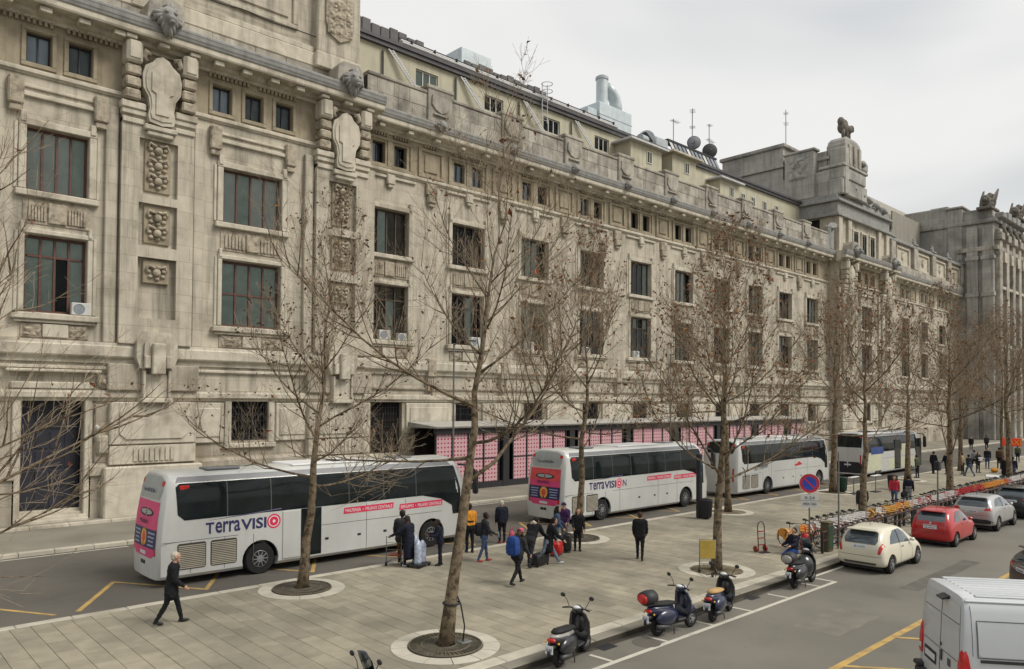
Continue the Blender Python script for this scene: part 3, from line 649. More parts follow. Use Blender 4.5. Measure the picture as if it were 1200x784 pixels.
# ---- pavilions
def pavilion(x0, x1, pils, bays, right_end=True, left_end=True, far=False):
    hs = []
    for xc, w, ns, gk in bays:
        hs += [(xc - w / 2, xc + w / 2, 14.7, 17.5), (xc - w / 2, xc + w / 2, 9.35, 12.75)]
        for k in ns: hs.append((xc + k - .48, xc + k + .48, 20.32, 21.66))
        if gk == 'win': hs.append((xc - 1.0, xc + 1.0, 3.42, 5.48))
        else: hs.append((xc - 1.2, xc + 1.2, .1, 5.85))
    bp('wall', wall(x0, x1, 6.0, 20.0, YP, [h for h in hs if 6 < h[2] < 20]), 'stone'); bp('ground_floor_wall', wall(x0, x1, -.2, 6.0, YP, [h for h in hs if h[2] < 6]), 'stone_ground')
    bp('frieze', wall(x0, x1, 20.0, 22.6, YP, [h for h in hs if h[2] > 20]), 'stone_frieze_shaded')
    for xe, s in ((x1, 1),) * right_end + ((x0, -1),) * left_end:      # return walls
        b = MB(); b.add([(xe, YP, -.2), (xe, YR + .1, -.2), (xe, YR + .1, 22.6), (xe, YP, 22.6)], [(0, 1, 2, 3) if s > 0 else (3, 2, 1, 0)]); bp('return_wall', b, 'stone')
    xa, xb = x0 - (.65 if left_end else 0), x1 + (.65 if right_end else 0)
    cornice('cornice', xa, xb, corn_prof(YP, 37.05), 'stone_trim'); cornice('cornice_gutter', xa - .03, xb + .03, lead_prof(37.05, 22.2), 'stone_lead')
    bp('cornice_bed', MB().box(xa + .3, xb - .3, 37.9, YR + .3, 22.4, 23.40), 'stone_trim')
    cornice('string_course', x0, x1, strip_prof(YP, 7.2, 8.16, .34), 'stone_trim'); cornice('string_course', x0, x1, strip_prof(YP, 5.46, 5.95, .26), 'stone_trim')
    cornice('moulding', x0, x1, strip_prof(YP, 6.85, 7.05, .16), 'stone_trim')
    cornice('frieze_moulding', x0, x1, strip_prof(YP, 19.72, 20.0, .16), 'stone_trim')
    for xc, w, ns, gk in bays:
        key = 'P%.2f_' % w
        if not any(k.startswith(key) for k in T): pav_trim(w, YP, key)
        for nm, ms in T.items():
            if nm.startswith(key):
                for me in ms: bp(nm[len(key):], me, loc=(xc, 0, 0))
        place_window('pu%.2f' % w, w, 2.8, 4, 0, .10, 'wood_red', xc, YP + .3, 14.7, .12); place_window('pl%.2f' % w, w, 3.4, 4, .74 if w < 3 else .5, .11, 'wood_red', xc, YP + .3, 9.35, .12)
        for k in ns:
            place_window('psm', .96, 1.34, 2, 0, .07, 'frame_dark', xc + k, YP + .28, 20.32, .15)
            b = MB()
            for a, c, d, e_ in ((-.68, .68, 21.7, 21.86), (-.68, .68, 20.1, 20.28), (-.68, -.5, 20.28, 21.7), (.5, .68, 20.28, 21.7)): b.box(a, c, YP - .07, YP + .02, d, e_, .02)
            bp('attic_window_frame', b, 'stone_frieze_shaded', loc=(xc + k, 0, 0))
        b = MB(); hw = 2.6
        n = int(hw / .22)
        for k in range(-n, n):
            if abs(k + .5) > 1.2: b.box(k * .22, k * .22 + .12, YP - .17, YP + .02, 22.0, 22.26)
        stuff(bp('dentils', b, 'stone_frieze_shaded', loc=(xc, 0, 0)))
        for k in (-2.2, -.75, .75, 2.2): bp('modillion', MB().box(k - .24, k + .24, YP - .95, YP - .35, 22.30, 22.545, .03), 'stone_trim', loc=(xc, 0, 0))
        b = MB().box(-w / 2 - .7, w / 2 + .7, YP - .16, YP + .02, 18.75, 18.95, .03).box(-w / 2 - .7, w / 2 + .7, YP - .1, YP + .02, 19.15, 19.3, .03); bp('drop_moulding', b, 'stone_trim', loc=(xc, 0, 0))
        for s in (-1, 1): bp('console', MB().box(s * (w / 2 + .45) - .3, s * (w / 2 + .45) + .3, YP - .3, YP + .02, 18.3, 19.5, .06).box(s * (w / 2 + .45) - .24, s * (w / 2 + .45) + .24, YP - .22, YP + .02, 18.0, 18.3, .05), 'stone_carved', loc=(xc, 0, 0))
        if gk == 'win':
            place_window('pg', 2.0, 2.06, 3, 0, .07, 'frame_dark', xc, YP + .34, 3.42, .9); bp('window_grille', grille(1.96, 2.02, 13, 6), 'iron', loc=(xc, YP + .14, 3.44))
            b = MB().box(-1.35, -1.0, YP - .12, YP + .02, 3.3, 5.46, .03).box(1.0, 1.35, YP - .12, YP + .02, 3.3, 5.46, .03).box(-1.4, 1.4, YP - .2, YP + .02, 3.05, 3.3, .03); bp('window_surround', b, 'stone_trim', loc=(xc, 0, 0))
            for s in (-1, 1): bp('rusticated_block', MB().box(s * 2.35 - .95, s * 2.35 + .95, YP - .14, YP + .02, 3.35, 5.4, .05).box(s * 2.35 - .75, s * 2.35 + .75, YP - .2, YP - .1, 3.65, 5.12, .04), 'stone_trim', loc=(xc, 0, 0))
    gaps = sorted((xc - 1.45, xc + 1.45) for xc, w, ns, gk in bays if gk == 'door'); xs_ = [x0] + [v for g_ in gaps for v in g_] + [x1]
    for xa_, xb_ in zip(xs_[::2], xs_[1::2]): cornice('plinth', xa_, xb_, [(YP + .05, -.2), (YP - .12, -.2), (YP - .12, 2.0), (YP - .25, 2.05), (YP - .25, 2.45), (YP - .1, 2.6), (YP + .05, 2.6)], 'stone_ground')
    # pilaster bays
    for xc in pils:
        yf = 37.9; w = 3.3; h2 = w / 2
        nich = [(-.88, .88, 15.3, 17.98, .26), (-.88, .88, 12.85, 14.9, .26), (-.88, .88, 9.4, 12.3, .34)]
        b = wall(-h2, h2, 8.16, 19.0, yf, nich)
        for s in (-1, 1): b.add([(s * h2, yf, 8.16), (s * h2, YP + .05, 8.16), (s * h2, YP + .05, 19.0), (s * h2, yf, 19.0)], [(0, 1, 2, 3) if s > 0 else (3, 2, 1, 0)])
        bp('pilaster', b, 'stone', loc=(xc, 0, 0))
        for s in (-1, 1): bp('pilaster_strip', MB().box(s * 2.0 - .26, s * 2.0 + .26, 38.1, YP + .02, 8.16, 19.2, .03), 'stone', loc=(xc, 0, 0))
        b = MB(); b.box(-h2 - .05, -.62, yf - .12, YP, 18.95, 19.2, .03).box(.62, h2 + .05, yf - .12, YP, 18.95, 19.2, .03).box(-h2 - .1, -.66, yf - .2, YP, 19.2, 19.55, .05).box(.66, h2 + .1, yf - .2, YP, 19.2, 19.55, .05).box(-h2, -.7, yf - .1, YP, 18.55, 18.8, .03).box(.7, h2, yf - .1, YP, 18.55, 18.8, .03)
        bp('pilaster_capital', b, 'stone_trim', loc=(xc, 0, 0))
        for k_, (zz, n) in enumerate(((15.6, 3), (13.1, 2), (11.2, 1))):      # carved knots hanging in the niches
            b = MB()
            for j in range(n):
                z = zz + .42 + .74 * j
                b.ball((0, yf + .06, z), .19, .17, .19, 10, 7)
                for a in range(7): t = 2 * math.pi * a / 7 + .3; b.ball((.36 * math.cos(t), yf + .14, z + .29 * math.sin(t)), .13, .11, .1, 7, 5)
                for s in (-1, 1): b.tube([(s * .08, yf + .05, z + .2), (s * .38, yf + .04, z + .33), (s * .46, yf + .08, z + .14), (s * .36, yf + .1, z + .02)], [.05, .07, .06, .03], 6)
            bp('carved_knot', b, 'stone_carved', loc=(xc, 0, 0), smooth=True)
            bp('niche_panel', MB().box(-.6, .6, yf + .16, yf + (.25, .25, .33)[k_], zz - .1, zz + (2.3, 1.72, 1.0)[k_], .03), 'stone_frieze_shaded', loc=(xc, 0, 0))
        sh = [(0, 18.62), (-.55, 18.72), (-.62, 19.0), (-.55, 19.4), (-.62, 19.9), (-.86, 20.3), (-.9, 20.9), (-.78, 21.35), (-.45, 21.6), (-.3, 21.82), (0, 21.95)]
        sh = sh + [(-x_, z_) for x_, z_ in sh[-2:0:-1]]
        b = MB(); b.prism(sh, yf - .34, YP + .0); b.prism([(x_ * .84, 20.2 + (z_ - 20.2) * .88) for x_, z_ in sh], yf - .39, yf - .3); b.prism([(-.5, 21.1), (-.5, 20.2), (-.3, 20.1), (-.3, 19.1), (.3, 19.1), (.3, 20.1), (.5, 20.2), (.5, 21.1), (.3, 21.3), (-.3, 21.3)], yf - .45, yf - .36); bp('cartouche', b, 'stone_trim', loc=(xc, 0, 0))
        b = MB(); b.box(-.75, .75, yf - .3, YP, 18.35, 18.62, .05).box(-.6, .6, yf - .22, YP, 18.12, 18.35, .05); bp('cartouche_base', b, 'stone_trim', loc=(xc, 0, 0))
        for s in (-1, 1):
            b = MB(); x_ = s * 1.28; b.box(x_ - .36, x_ + .36, yf - .5, YP, 21.3, 22.35, .1).box(x_ - .26, x_ + .26, yf - .56, yf - .4, 21.45, 22.3, .05); bp('console', b, 'stone_trim', loc=(xc, 0, 0))
            b = MB()
            for z_ in (19.62, 20.18, 20.74): b.box(x_ - .34, x_ + .34, yf - .32 - (z_ - 19.6) * .05, YP, z_, z_ + .5, .08)
            bp('console_shaft', b, 'stone_carved', loc=(xc, 0, 0))
            b = MB(); b.tube([(s * .55, yf - .2, 21.95), (s * .75, yf - .3, 22.0), (s * .86, yf - .3, 21.7), (s * .7, yf - .3, 21.55)], [.12, .15, .13, .08], 7); bp('scroll', b, 'stone_carved', loc=(xc, 0, 0), smooth=True)
        b = MB()                                                      # lion head on the cornice edge
        yl = 36.85
        b.ball((0, yl, 23.6), .46, .42, .52, 12, 8).ball((0, yl - .36, 23.42), .24, .26, .22, 10, 6).ball((0, yl - .5, 23.22), .16, .16, .1, 8, 5).ball((-.2, yl - .36, 23.72), .1, .1, .09, 7, 5).ball((.2, yl - .36, 23.72), .1, .1, .09, 7, 5)
        for a in range(20):
            t = 2 * math.pi * a / 20; k_ = .9 + .25 * math.sin(a * 5.1); b.tube([(.3 * math.cos(t), yl - .16, 23.6 + .34 * math.sin(t)), (.55 * k_ * math.cos(t + .1), yl + .02, 23.56 + .6 * k_ * math.sin(t + .1)), (.66 * k_ * math.cos(t + .3), yl + .22, 23.5 + .7 * k_ * math.sin(t + .3))], [.12, .13, .04], 6)
        bp('lion_head', b, 'stone_lead', loc=(xc, 0, 0), smooth=True)
        b = MB().prism([(-.85, 23.4), (.85, 23.4), (.78, 24.3), (.5, 24.65), (-.5, 24.65), (-.78, 24.3)], 37.15, 38.6); bp('lion_block', b, 'stone_grey', loc=(xc, 0, 0))
        for s in (-1, 0, 1): bp('modillion', MB().box(s * 1.45 - .24, s * 1.45 + .24, YP - .98, YP - .45, 22.35, 22.548, .03), 'stone_trim', loc=(xc, 0, 0))
        # keystone, bracket and rusticated base below the string course
        b = MB(); b.prism([(-.75, 7.0), (.75, 7.0), (.92, 7.5), (.92, 8.3), (.6, 8.75), (-.6, 8.75), (-.92, 8.3), (-.92, 7.5)], yf - .25, YP); b.prism([(-.5, 7.1), (.5, 7.1), (.62, 7.6), (.6, 8.2), (.35, 8.5), (-.35, 8.5), (-.6, 8.2), (-.62, 7.6)], yf - .38, yf - .2)
        b.box(-.3, .3, yf - .58, yf - .3, 6.72, 8.2, .05).box(-.62, -.34, yf - .46, yf - .3, 7.0, 7.6, .04).box(.34, .62, yf - .46, yf - .3, 7.0, 7.6, .04); bp('keystone', b, 'stone_trim', loc=(xc, 0, 0))
        b = MB().box(-.5, .5, yf - .2, YP, 5.6, 6.75, .04).box(-.62, -.5, yf - .3, YP, 5.6, 6.9, .03).box(.5, .62, yf - .3, YP, 5.6, 6.9, .03).box(-.7, .7, yf - .42, YP, 5.38, 5.6, .04); bp('bracket', b, 'stone_trim', loc=(xc, 0, 0))
        b = MB().box(-2.05, 2.05, yf - .02, YP + .02, 5.95, 7.2, .04); bp('pedestal', b, 'stone_ground', loc=(xc, 0, 0))
        b = MB().box(-1.95, 1.95, yf - .05, YP + .02, 3.42, 5.42, .05); bp('rusticated_block', b, 'stone_trim', loc=(xc, 0, 0))
        b = MB().prism([(-1.55, 3.95), (-1.25, 3.68), (1.25, 3.68), (1.55, 3.95), (1.55, 4.95), (1.25, 5.2), (-1.25, 5.2), (-1.55, 4.95)], yf - .12, yf - .03); bp('oval_panel', b, 'stone_trim', loc=(xc, 0, 0))
        b = MB().box(-1.95, 1.95, yf - .0, YP + .02, 2.5, 3.38, .03); fluted(b, -.95, .95, 2.62, 3.32, yf, 8, .06); bp('fluted_panel', b, 'stone_trim', loc=(xc, 0, 0))
        b = MB().box(-2.2, 2.2, yf - .25, YP + .02, -.25, 2.42, .06); bp('pedestal', b, 'stone_trim', loc=(xc, 0, 0))
pavilion(-6.0, 23.55, [11.9, 21.9, 1.6], [(7.75, 2.45, (-.82, .82), 'door'), (16.75, 3.2, (-1.7, 0, 1.7), 'win')], left_end=False)
pavilion(88.0, 103.4, [89.9, 101.5], [(95.7, 3.2, (-2.1, 0, 2.1), 'win')], far=True)
# big entrance at the far left: bronze door, steps, jambs
dr = bp('entrance_door', MB().box(-1.2, 1.2, 0, .1, 0, 5.3), 'door_bronze' if 'door_bronze' in MATS else mat('door_bronze', (.022, .022, .032), .45, .5, var=.3, scale=2).name, loc=(7.75, 38.95, .58))
b = MB()
for i in range(4):
    for j in range(6): b.box(-1.12 + i * .575, -1.12 + i * .575 + .5, -.03, .02, .12 + j * .87, .12 + j * .87 + .74, .015)
link('door_panel', b.mesh('door_panel', 'door_bronze'), dr)
for i in range(4): bp('step', MB().box(6.4 - .0, 9.1, 37.75 + .3 * i, 39.1, .121 + .115 * i - .12, .115 * (i + 1) + .12, .012), 'stone_trim')
b = MB().box(6.2, 6.52, YP - .12, YP + .02, .1, 5.9, .04).box(8.98, 9.3, YP - .12, YP + .02, .1, 5.9, .04).box(6.1, 9.4, YP - .2, YP + .02, 5.98, 6.3, .05).box(5.9, 9.6, YP - .4, YP + .02, 6.72, 6.86, .04); bp('door_surround', b, 'stone_trim')
bp('rosette', MB().ball((9.75, YP - .05, 6.35), .34, .14, .34, 12, 6).ball((9.75, YP - .18, 6.35), .14, .1, .14, 8, 5), 'stone_carved', smooth=True)
bp('door_console', MB().box(9.45, 10.0, YP - .35, YP + .02, 3.0, 3.9, .1).box(9.4, 10.05, YP - .15, YP + .02, 2.6, 5.3, .04), 'stone_ground')
lm = bp('wall_lamp', MB().ball((9.45, YP - .3, 4.25), .1, .1, .12), 'ac_white', smooth=True)

# ---- attic above the left pavilion
ya = 38.55
bp('attic_wall', MB().box(-6, 23.1, ya + .25, ya + 8, 23.3, 34.0), 'stone'); stones(-6, 23.0, ya - .05, ya + .3, 23.44, 24.42, 2.2, 1, 'attic_stone')
bp('attic_base_moulding', MB().box(-6, 20.4, ya - .06, ya + .3, 24.43, 25.25, .06).box(-6, 20.4, ya + .02, ya + .3, 25.25, 25.6, .05), 'stone_trim')
bp('attic_pier', MB().box(20.4, 23.15, ya - .28, ya + .9, 24.44, 34, .06), 'stone'); bp('attic_pier_base', MB().box(20.3, 23.25, ya - .36, ya + .98, 24.43, 25.3, .05), 'stone_trim')
b = relief(20.95, 22.55, 26.5, 28.6, ya - .405, .09, 9, 22, 28, 3.6); b.prism([(20.85, 28.8), (20.85, 27.2), (21.1, 26.5), (21.75, 26.15), (22.4, 26.5), (22.65, 27.2), (22.65, 28.8)], ya - .40, ya - .28); bp('coat_of_arms', b, 'stone_carved')
b = MB()
for x0, x1 in ((13.9, 19.4), (4.6, 10.2)):
    b.box(x0, x1, ya + .1, ya + .3, 26.25, 26.5, .04).box(x0, x0 + .3, ya + .1, ya + .3, 26.5, 34, .04).box(x1 - .3, x1, ya + .1, ya + .3, 26.5, 34, .04); b.box(x0 + .55, x1 - .55, ya + .16, ya + .3, 26.8, 34, .03)
bp('attic_panel', b, 'stone')
for x_ in (11.9, 2.2): bp('attic_pier', MB().box(x_ - 1.2, x_ + 1.2, ya - .15, ya + .5, 24.44, 34, .06), 'stone')
cb_ = MB(); cb_.tube([(12 + i * .5, ya + .0 + .05 * math.sin(i * 1.3), 26.15 + .05 * math.sin(i * .9)) for i in range(18)], .03, 5); bp('cable', cb_, 'iron')

# ---- set-back yellow storey and roof behind the parapet
yy = 43.0; hs = [(30.5 + BAY * i - .0, 32.45 + BAY * i, 27.75, 28.95) for i in range(4)] + [(24.6, 25.6, 27.75, 28.95)]
bp('roof_storey_wall', wall(23.15, 89.0, 23.0, 29.58, yy, hs, .3), 'plaster_yellow')
for h in hs: place_window('ys%.1f' % (h[1] - h[0]), h[1] - h[0], 1.2, 3 if h[1] - h[0] > 1.5 else 2, 0, .09, 'ac_white', (h[0] + h[1]) / 2, yy + .12, 27.75, .5)
bp('roof_eave', MB().box(23.15, 89.2, 42.75, 46, 29.57, 29.86).box(23.15, 89.2, 42.65, 46, 29.863, 30.1), 'roof_dark')
bp('roof_deck', MB().box(23.15, 89.2, 42.9, 60, 29.9, 30.2), 'roof_felt')
for i in range(38):
    x = 24.0 + i * .78
    if not (33.2 < x < 37.0 or x > 46): bp('roof_panel', MB().box(x, x + .72, 45.9, 46.1, 30.0, 32.75 + .12 * math.sin(i * 1.7), .04), 'roof_felt')
bp('roof_parapet', MB().box(33, 50, 45.7, 46.1, 30.0, 31.9, .05), 'roof_felt')
for z_, y_, r_ in ((30.28, 42.8, .09), (30.5, 43.0, .1)): bp('roof_pipe', MB().tube([(29.2, y_, z_), (52.5, y_, z_)], r_, 8), 'pipe_white' if 'pipe_white' in MATS else mat('pipe_white', (.5, .5, .49), .5, .4).name, smooth=40)
bp('roof_rail', MB().box(29.2, 52.5, 43.15, 43.25, 30.66, 30.8), 'iron')
for i in range(12): bp('pipe_support', MB().box(30 + 2 * i, 30.06 + 2 * i, 42.75, 43.2, 30.1, 30.66), 'iron')
for x in (28.3, 34.6, 41.0, 47.1):
    b = MB(); p, q = Vector((x, 42.85, 29.5)), Vector((x + 1.75, 42.5, 27.4))
    for k in (-.17, .17): b.bar(p + Vector((k, 0, 0)), q + Vector((k, 0, 0)), .06, .1)
    for k in range(14): c = p.lerp(q, (k + .5) / 14); b.bar(c + Vector((-.16, 0, 0)), c + Vector((.16, 0, 0)), .05)
    bp('cable_ladder', b, 'pipe_white'); bp('downpipe', MB().tube([(x - .6, 42.88, 29.3), (x - .6, 42.88, 24)], .07, 7), 'roof_dark')
for x0, x1, y0, zt in ((52.4, 57.0, 41.2, 28.7), (58.4, 62.3, 41.0, 28.9), (67.6, 71.2, 41.6, 28.5)):
    bp('dormer_wall', MB().box(x0, x1, y0, 43, 23, zt), 'plaster_yellow'); bp('dormer_roof', MB().box(x0 - .5, x1 + .5, y0 - .5, 43, zt, zt + .2, .03), 'pipe_white' if zt < 28.8 else 'stone_trim')
    place_window('dm', .8, 1.1, 2, 0, .08, 'ac_white', (x0 + x1) / 2 + .4, y0 - .06, zt - 1.5, .5)
for x in (64.5, 74.5, 76.6, 79.2, 82.0): place_window('dm', .8, 1.1, 2, 0, .08, 'ac_white', x, yy - .08, 27.5, .5)
# glazed roof-light with leaning panes
b = MB().box(63.9, 73.1, 45.4, 46.4, 32.55, 32.75).box(63.9, 73.1, 44.3, 44.5, 30.0, 30.3); rl = bp('roof_light', b, 'iron')
for i in range(12):
    x = 64.0 + i * .76; pm_ = MB(); pm_.add([(x + .04, 44.4, 30.2), (x + .7, 44.4, 30.2), (x + .7, 45.5, 32.6), (x + .04, 45.5, 32.6)], [(0, 1, 2, 3)]); link('pane', pm_.mesh('pane', 'room_grey' if i % 4 else 'ac_white'), rl)
    link('glazing_bar', MB().bar((x, 44.36, 30.2), (x, 45.46, 32.6), .06, .08).mesh('glazing_bar', 'iron'), rl)
bp('lift_motor_house', MB().box(37.4, 40.6, 46.5, 49, 30, 34.0, .05), 'duct')

# ---- attic mass and tower over the right pavilion
x0 = 88.0
bp('tower_attic', MB().box(x0, 103.2, 38.6, 54.0, 23.3, 27.7), 'stone'); 
b = MB().box(x0 - .5, 103.7, 38.1, 54.5, 27.7, 28.1, .06).box(x0 - .25, 103.45, 38.35, 54.25, 28.1, 29.4, .05).box(x0 - .6, 103.8, 38.0, 54.6, 29.4, 29.75, .06).box(x0 - .3, 103.4, 38.4, 54.3, 29.75, 30.3, .05); bp('tower_cornice', b, 'stone_lead')
bp('tower_block', MB().box(x0 + .2, 96.5, 39.4, 54.0, 30.3, 33.4), 'stone_tower')
bp('tower_block', MB().box(x0 + .9, 96.2, 40.0, 53.6, 33.4, 36.0).box(x0 + .6, 96.5, 39.7, 44.2, 34.9, 35.3, .05), 'stone_tower')
bp('tower_block', MB().box(x0 + .3, 97, 45.4, 54.0, 33.4, 37.6).box(x0, 97.3, 45.1, 54.3, 37.6, 38.05, .08).box(x0, 97.3, 45.2, 54.3, 35.0, 35.3, .05), 'stone_tower')
bp('tower_buttress', MB().box(x0 - .35, x0 + 1, 41.2, 44.9, 30.3, 36.1, .08).box(x0 - .45, x0 + 1, 41.0, 45.1, 36.1, 36.4, .06), 'stone_tower')
rl_ = relief(-1.3, 1.3, 0, 2.8, 0, .25, 5, 14, 14, 1.6); rl_.move(Matrix.Translation((x0 - .36, 43.0, 32.8)) @ Matrix.Rotation(R(-90), 4, 'Z')); bp('tower_relief', rl_, 'stone_tower')
b = MB().box(x0 + .1, x0 + 7.2, 37.9, 41, 30.3, 32.2, .12).box(x0 + .3, x0 + 6.6, 37.8, 40.6, 32.2, 33.6, .1).box(x0 + .1, x0 + 6.9, 37.65, 40.8, 33.6, 33.95, .08); bp('tower_pylon_base', b, 'stone_tower')
b = MB().box(x0 + .9, x0 + 5.6, 37.9, 40.2, 33.9, 36.6, .12).box(x0 + .55, x0 + 1.5, 37.7, 39.6, 30.3, 36.0, .1); b.loft([[(x0 + 1.0 + i_, 38.0 + i_ * .3, z_), (x0 + 5.5 - i_, 38.0 + i_ * .3, z_), (x0 + 5.5 - i_, 40.1 - i_ * .3, z_), (x0 + 1.0 + i_, 40.1 - i_ * .3, z_)] for z_, i_ in ((36.6, 0), (37.0, .15), (37.4, .6), (37.6, 1.1))]); bp('tower_pylon', b, 'stone_tower')
for s_ in (1.9, 3.3, 4.7): bp('pylon_fillet', MB().box(x0 + s_ - .3, x0 + s_ + .3, 37.7, 37.95, 34.0, 36.5, .05), 'stone_grey')
bp('pylon_scroll', MB().tube([(x0 + 6.2, 38.2, 33.9), (x0 + 6.9, 38.2, 34.4), (x0 + 7.1, 38.2, 35.0), (x0 + 6.6, 38.2, 35.3), (x0 + 6.2, 38.2, 35.0)], [.5, .5, .42, .35, .2], 8), 'stone_lead', smooth=True)
b = MB(); sx = x0 + 2.6; z0_ = 38.35                               # winged beast on the pylon
b.ball((sx, 38.9, z0_ + .55), .95, .6, .75, 10, 8).ball((sx + .9, 38.7, z0_ + .45), .75, .5, .55, 10, 6).ball((sx + 1.6, 38.6, z0_ + .75), .42, .36, .42, 8, 6).ball((sx - .5, 38.9, z0_ + 1.15), .65, .4, .6, 8, 6).ball((sx + 2.0, 38.6, z0_ + .6), .24, .2, .2, 6, 5).ball((sx + .2, 38.8, z0_ + 1.1), .7, .35, .5, 8, 6)
for dx in (-.5, .5, 1.1): b.tube([(sx + dx, 38.7, z0_ + .2), (sx + dx + .1, 38.7, 37.45)], [.26, .2], 6)
bp('beast_statue', b, 'stone_dark', smooth=True)
for k, (xx, zz) in enumerate(((92.0, 31.9), (94.4, 31.5), (96.8, 31.2), (99.2, 30.9), (101.4, 30.7))):
    b = MB().box(xx - .7, xx + .7, 38.3, 40.2, 30.3, zz - .3, .1); b.ball((xx, 38.4, zz - .1), .55, .5, .5, 8, 6).ball((xx, 38.0, zz - .35), .28, .25, .25, 8, 5); bp('attic_ornament', b, 'stone_lead', smooth=40)
bp('attic_steps', MB().box(96.5, 100.2, 39.0, 50, 30.3, 31.9, .05).box(100.2, 102.6, 39.2, 50, 30.3, 31.2, .05).box(91, 96.5, 38.9, 39.5, 30.3, 32.6, .05), 'stone_tower')
for xx in (88.6, 91.2, 100.3, 102.8): bp('attic_pilaster', MB().box(xx - .5, xx + .5, 38.3, 38.7, 23.4, 27.7, .04), 'stone_trim')
for xx in (93.2, 95.7, 98.2): place_window('tw', 1.3, 2.2, 2, .5, .1, 'frame_dark', xx, 38.52, 24.2, .3); bp('attic_window_frame', MB().box(xx - .85, xx - .66, 38.45, 38.62, 24.0, 26.6).box(xx + .66, xx + .85, 38.45, 38.62, 24.0, 26.6).box(xx - .9, xx + .9, 38.42, 38.62, 26.6, 26.8), 'stone_trim')
b = MB(); b.box(-.7, .7, 0, .06, 0, 2.6); sw_ = bp('side_window', b.move(Matrix.Translation((x0 - .03, 41.3, 25.0)) @ Matrix.Rotation(R(-90), 4, 'Z')), 'room_dark')
bp('drape', MB().tube([(86.9 + .12 * math.sin(i), 38.5 + .1 * i, 26.4 - .1 * i) for i in range(9)], [.5, .45, .4, .45, .35, .3, .3, .2, .1], 7).box(86.2, 87.6, 38.6, 39.3, 23.4, 26.4, .2), 'stone_lead')
# ---- range beyond: open panelled parapet with palmettes
bp('parapet_core', MB().box(103.4, 134.2, 38.8, 39.3, 23.4, 27.6), 'stone_trim'); bp('parapet_base', MB().box(103.4, 134.2, 38.4, 39.4, 23.42, 24.3, .05), 'stone_grey'); bp('parapet_coping', MB().box(103.4, 134.2, 38.4, 39.5, 27.3, 27.75, .08), 'stone_lead')
for xx in (105.0, 113.2, 120.5, 127.3, 133.6):
    bp('parapet_pier', MB().box(xx - .75, xx + .75, 38.35, 39.4, 24.3, 27.3, .06), 'stone_grey')
    b = MB().box(xx - .7, xx + .7, 38.3, 39.3, 27.75, 28.0, .06)
    for a in (-60, -30, 0, 30, 60): b.tube([(xx, 38.7, 28.0), (xx + .5 * math.sin(R(a)), 38.7, 28.0 + .75 * math.cos(R(a))), (xx + .62 * math.sin(R(a * 1.15)), 38.7, 28 + .85 * math.cos(R(a * 1.1)))], [.16, .12, .04], 6)
    bp('palmette', b, 'stone_lead', smooth=40)
for xx in (109.1, 116.85, 123.9, 130.45):
    b = MB()
    for a, c, d, e_ in ((-2.3, 2.3, 26.75, 27.0), (-2.3, 2.3, 24.4, 24.65), (-2.3, -2.0, 24.65, 26.75), (2.0, 2.3, 24.65, 26.75)): b.box(a, c, 38.62, 38.82, d, e_, .03)
    b.ball((0, 38.75, 25.7), .35, .14, .5, 8, 6).ball((0, 38.72, 26.2), .2, .12, .2, 8, 6); bp('parapet_panel', b, 'stone_trim', loc=(xx, 0, 0), smooth=40)
# barrel roof of the end hall behind
b = MB(); pr = [(46, 30), (46, 35.5), (48, 38.2), (51, 40.2), (55, 41.2), (60, 41.3), (60, 30)]; b.prism(pr, 118, 168, 'x'); bp('hall_roof', b, 'roof_hall' if 'roof_hall' in MATS else mat('roof_hall', (.30, .28, .235), .8, .3, var=.12, streak=.4).name)
bp('hall_gable', MB().box(134.2, 146, 40.5, 48, 23, 37.5, .1), 'stone_tower'); bp('hall_blind', MB().box(122, 134, 44.8, 45.0, 28, 35.5), 'roof_hall')
# ---- end tower turning towards the street
b = MB().box(134.3, 150, 34.2, 48, -.2, 34.0).box(133.9, 150.4, 33.8, 48, 34.0, 34.6, .1).box(134.6, 150, 34.5, 48, 34.6, 36.4); bp('end_tower', b, 'stone_tower')
for yk in (35.0, 37.2): bp('end_pilaster', MB().box(133.7, 134.35, yk - .8, yk + .8, 0, 33.5, .08).box(133.5, 134.4, yk - .95, yk + .95, 28.2, 28.8, .06).box(133.5, 134.4, yk - .95, yk + .95, 22.4, 23.1, .06), 'stone_tower')
for xk in (135.3, 139, 142.6, 146.2, 149.2): bp('end_pilaster', MB().box(xk - .7, xk + .7, 33.5, 34.25, 0, 33.0, .08).box(xk - .95, xk + .95, 33.2, 34.25, 31.2, 32.4, .08), 'stone_grey')
for z_ in (29.6,): bp('end_band', MB().box(133.6, 150.5, 33.6, 34.3, z_, z_ + .7, .06).box(133.63, 134.37, 34.31, 39.3, z_ + .003, z_ + .697, .06), 'stone_grey')
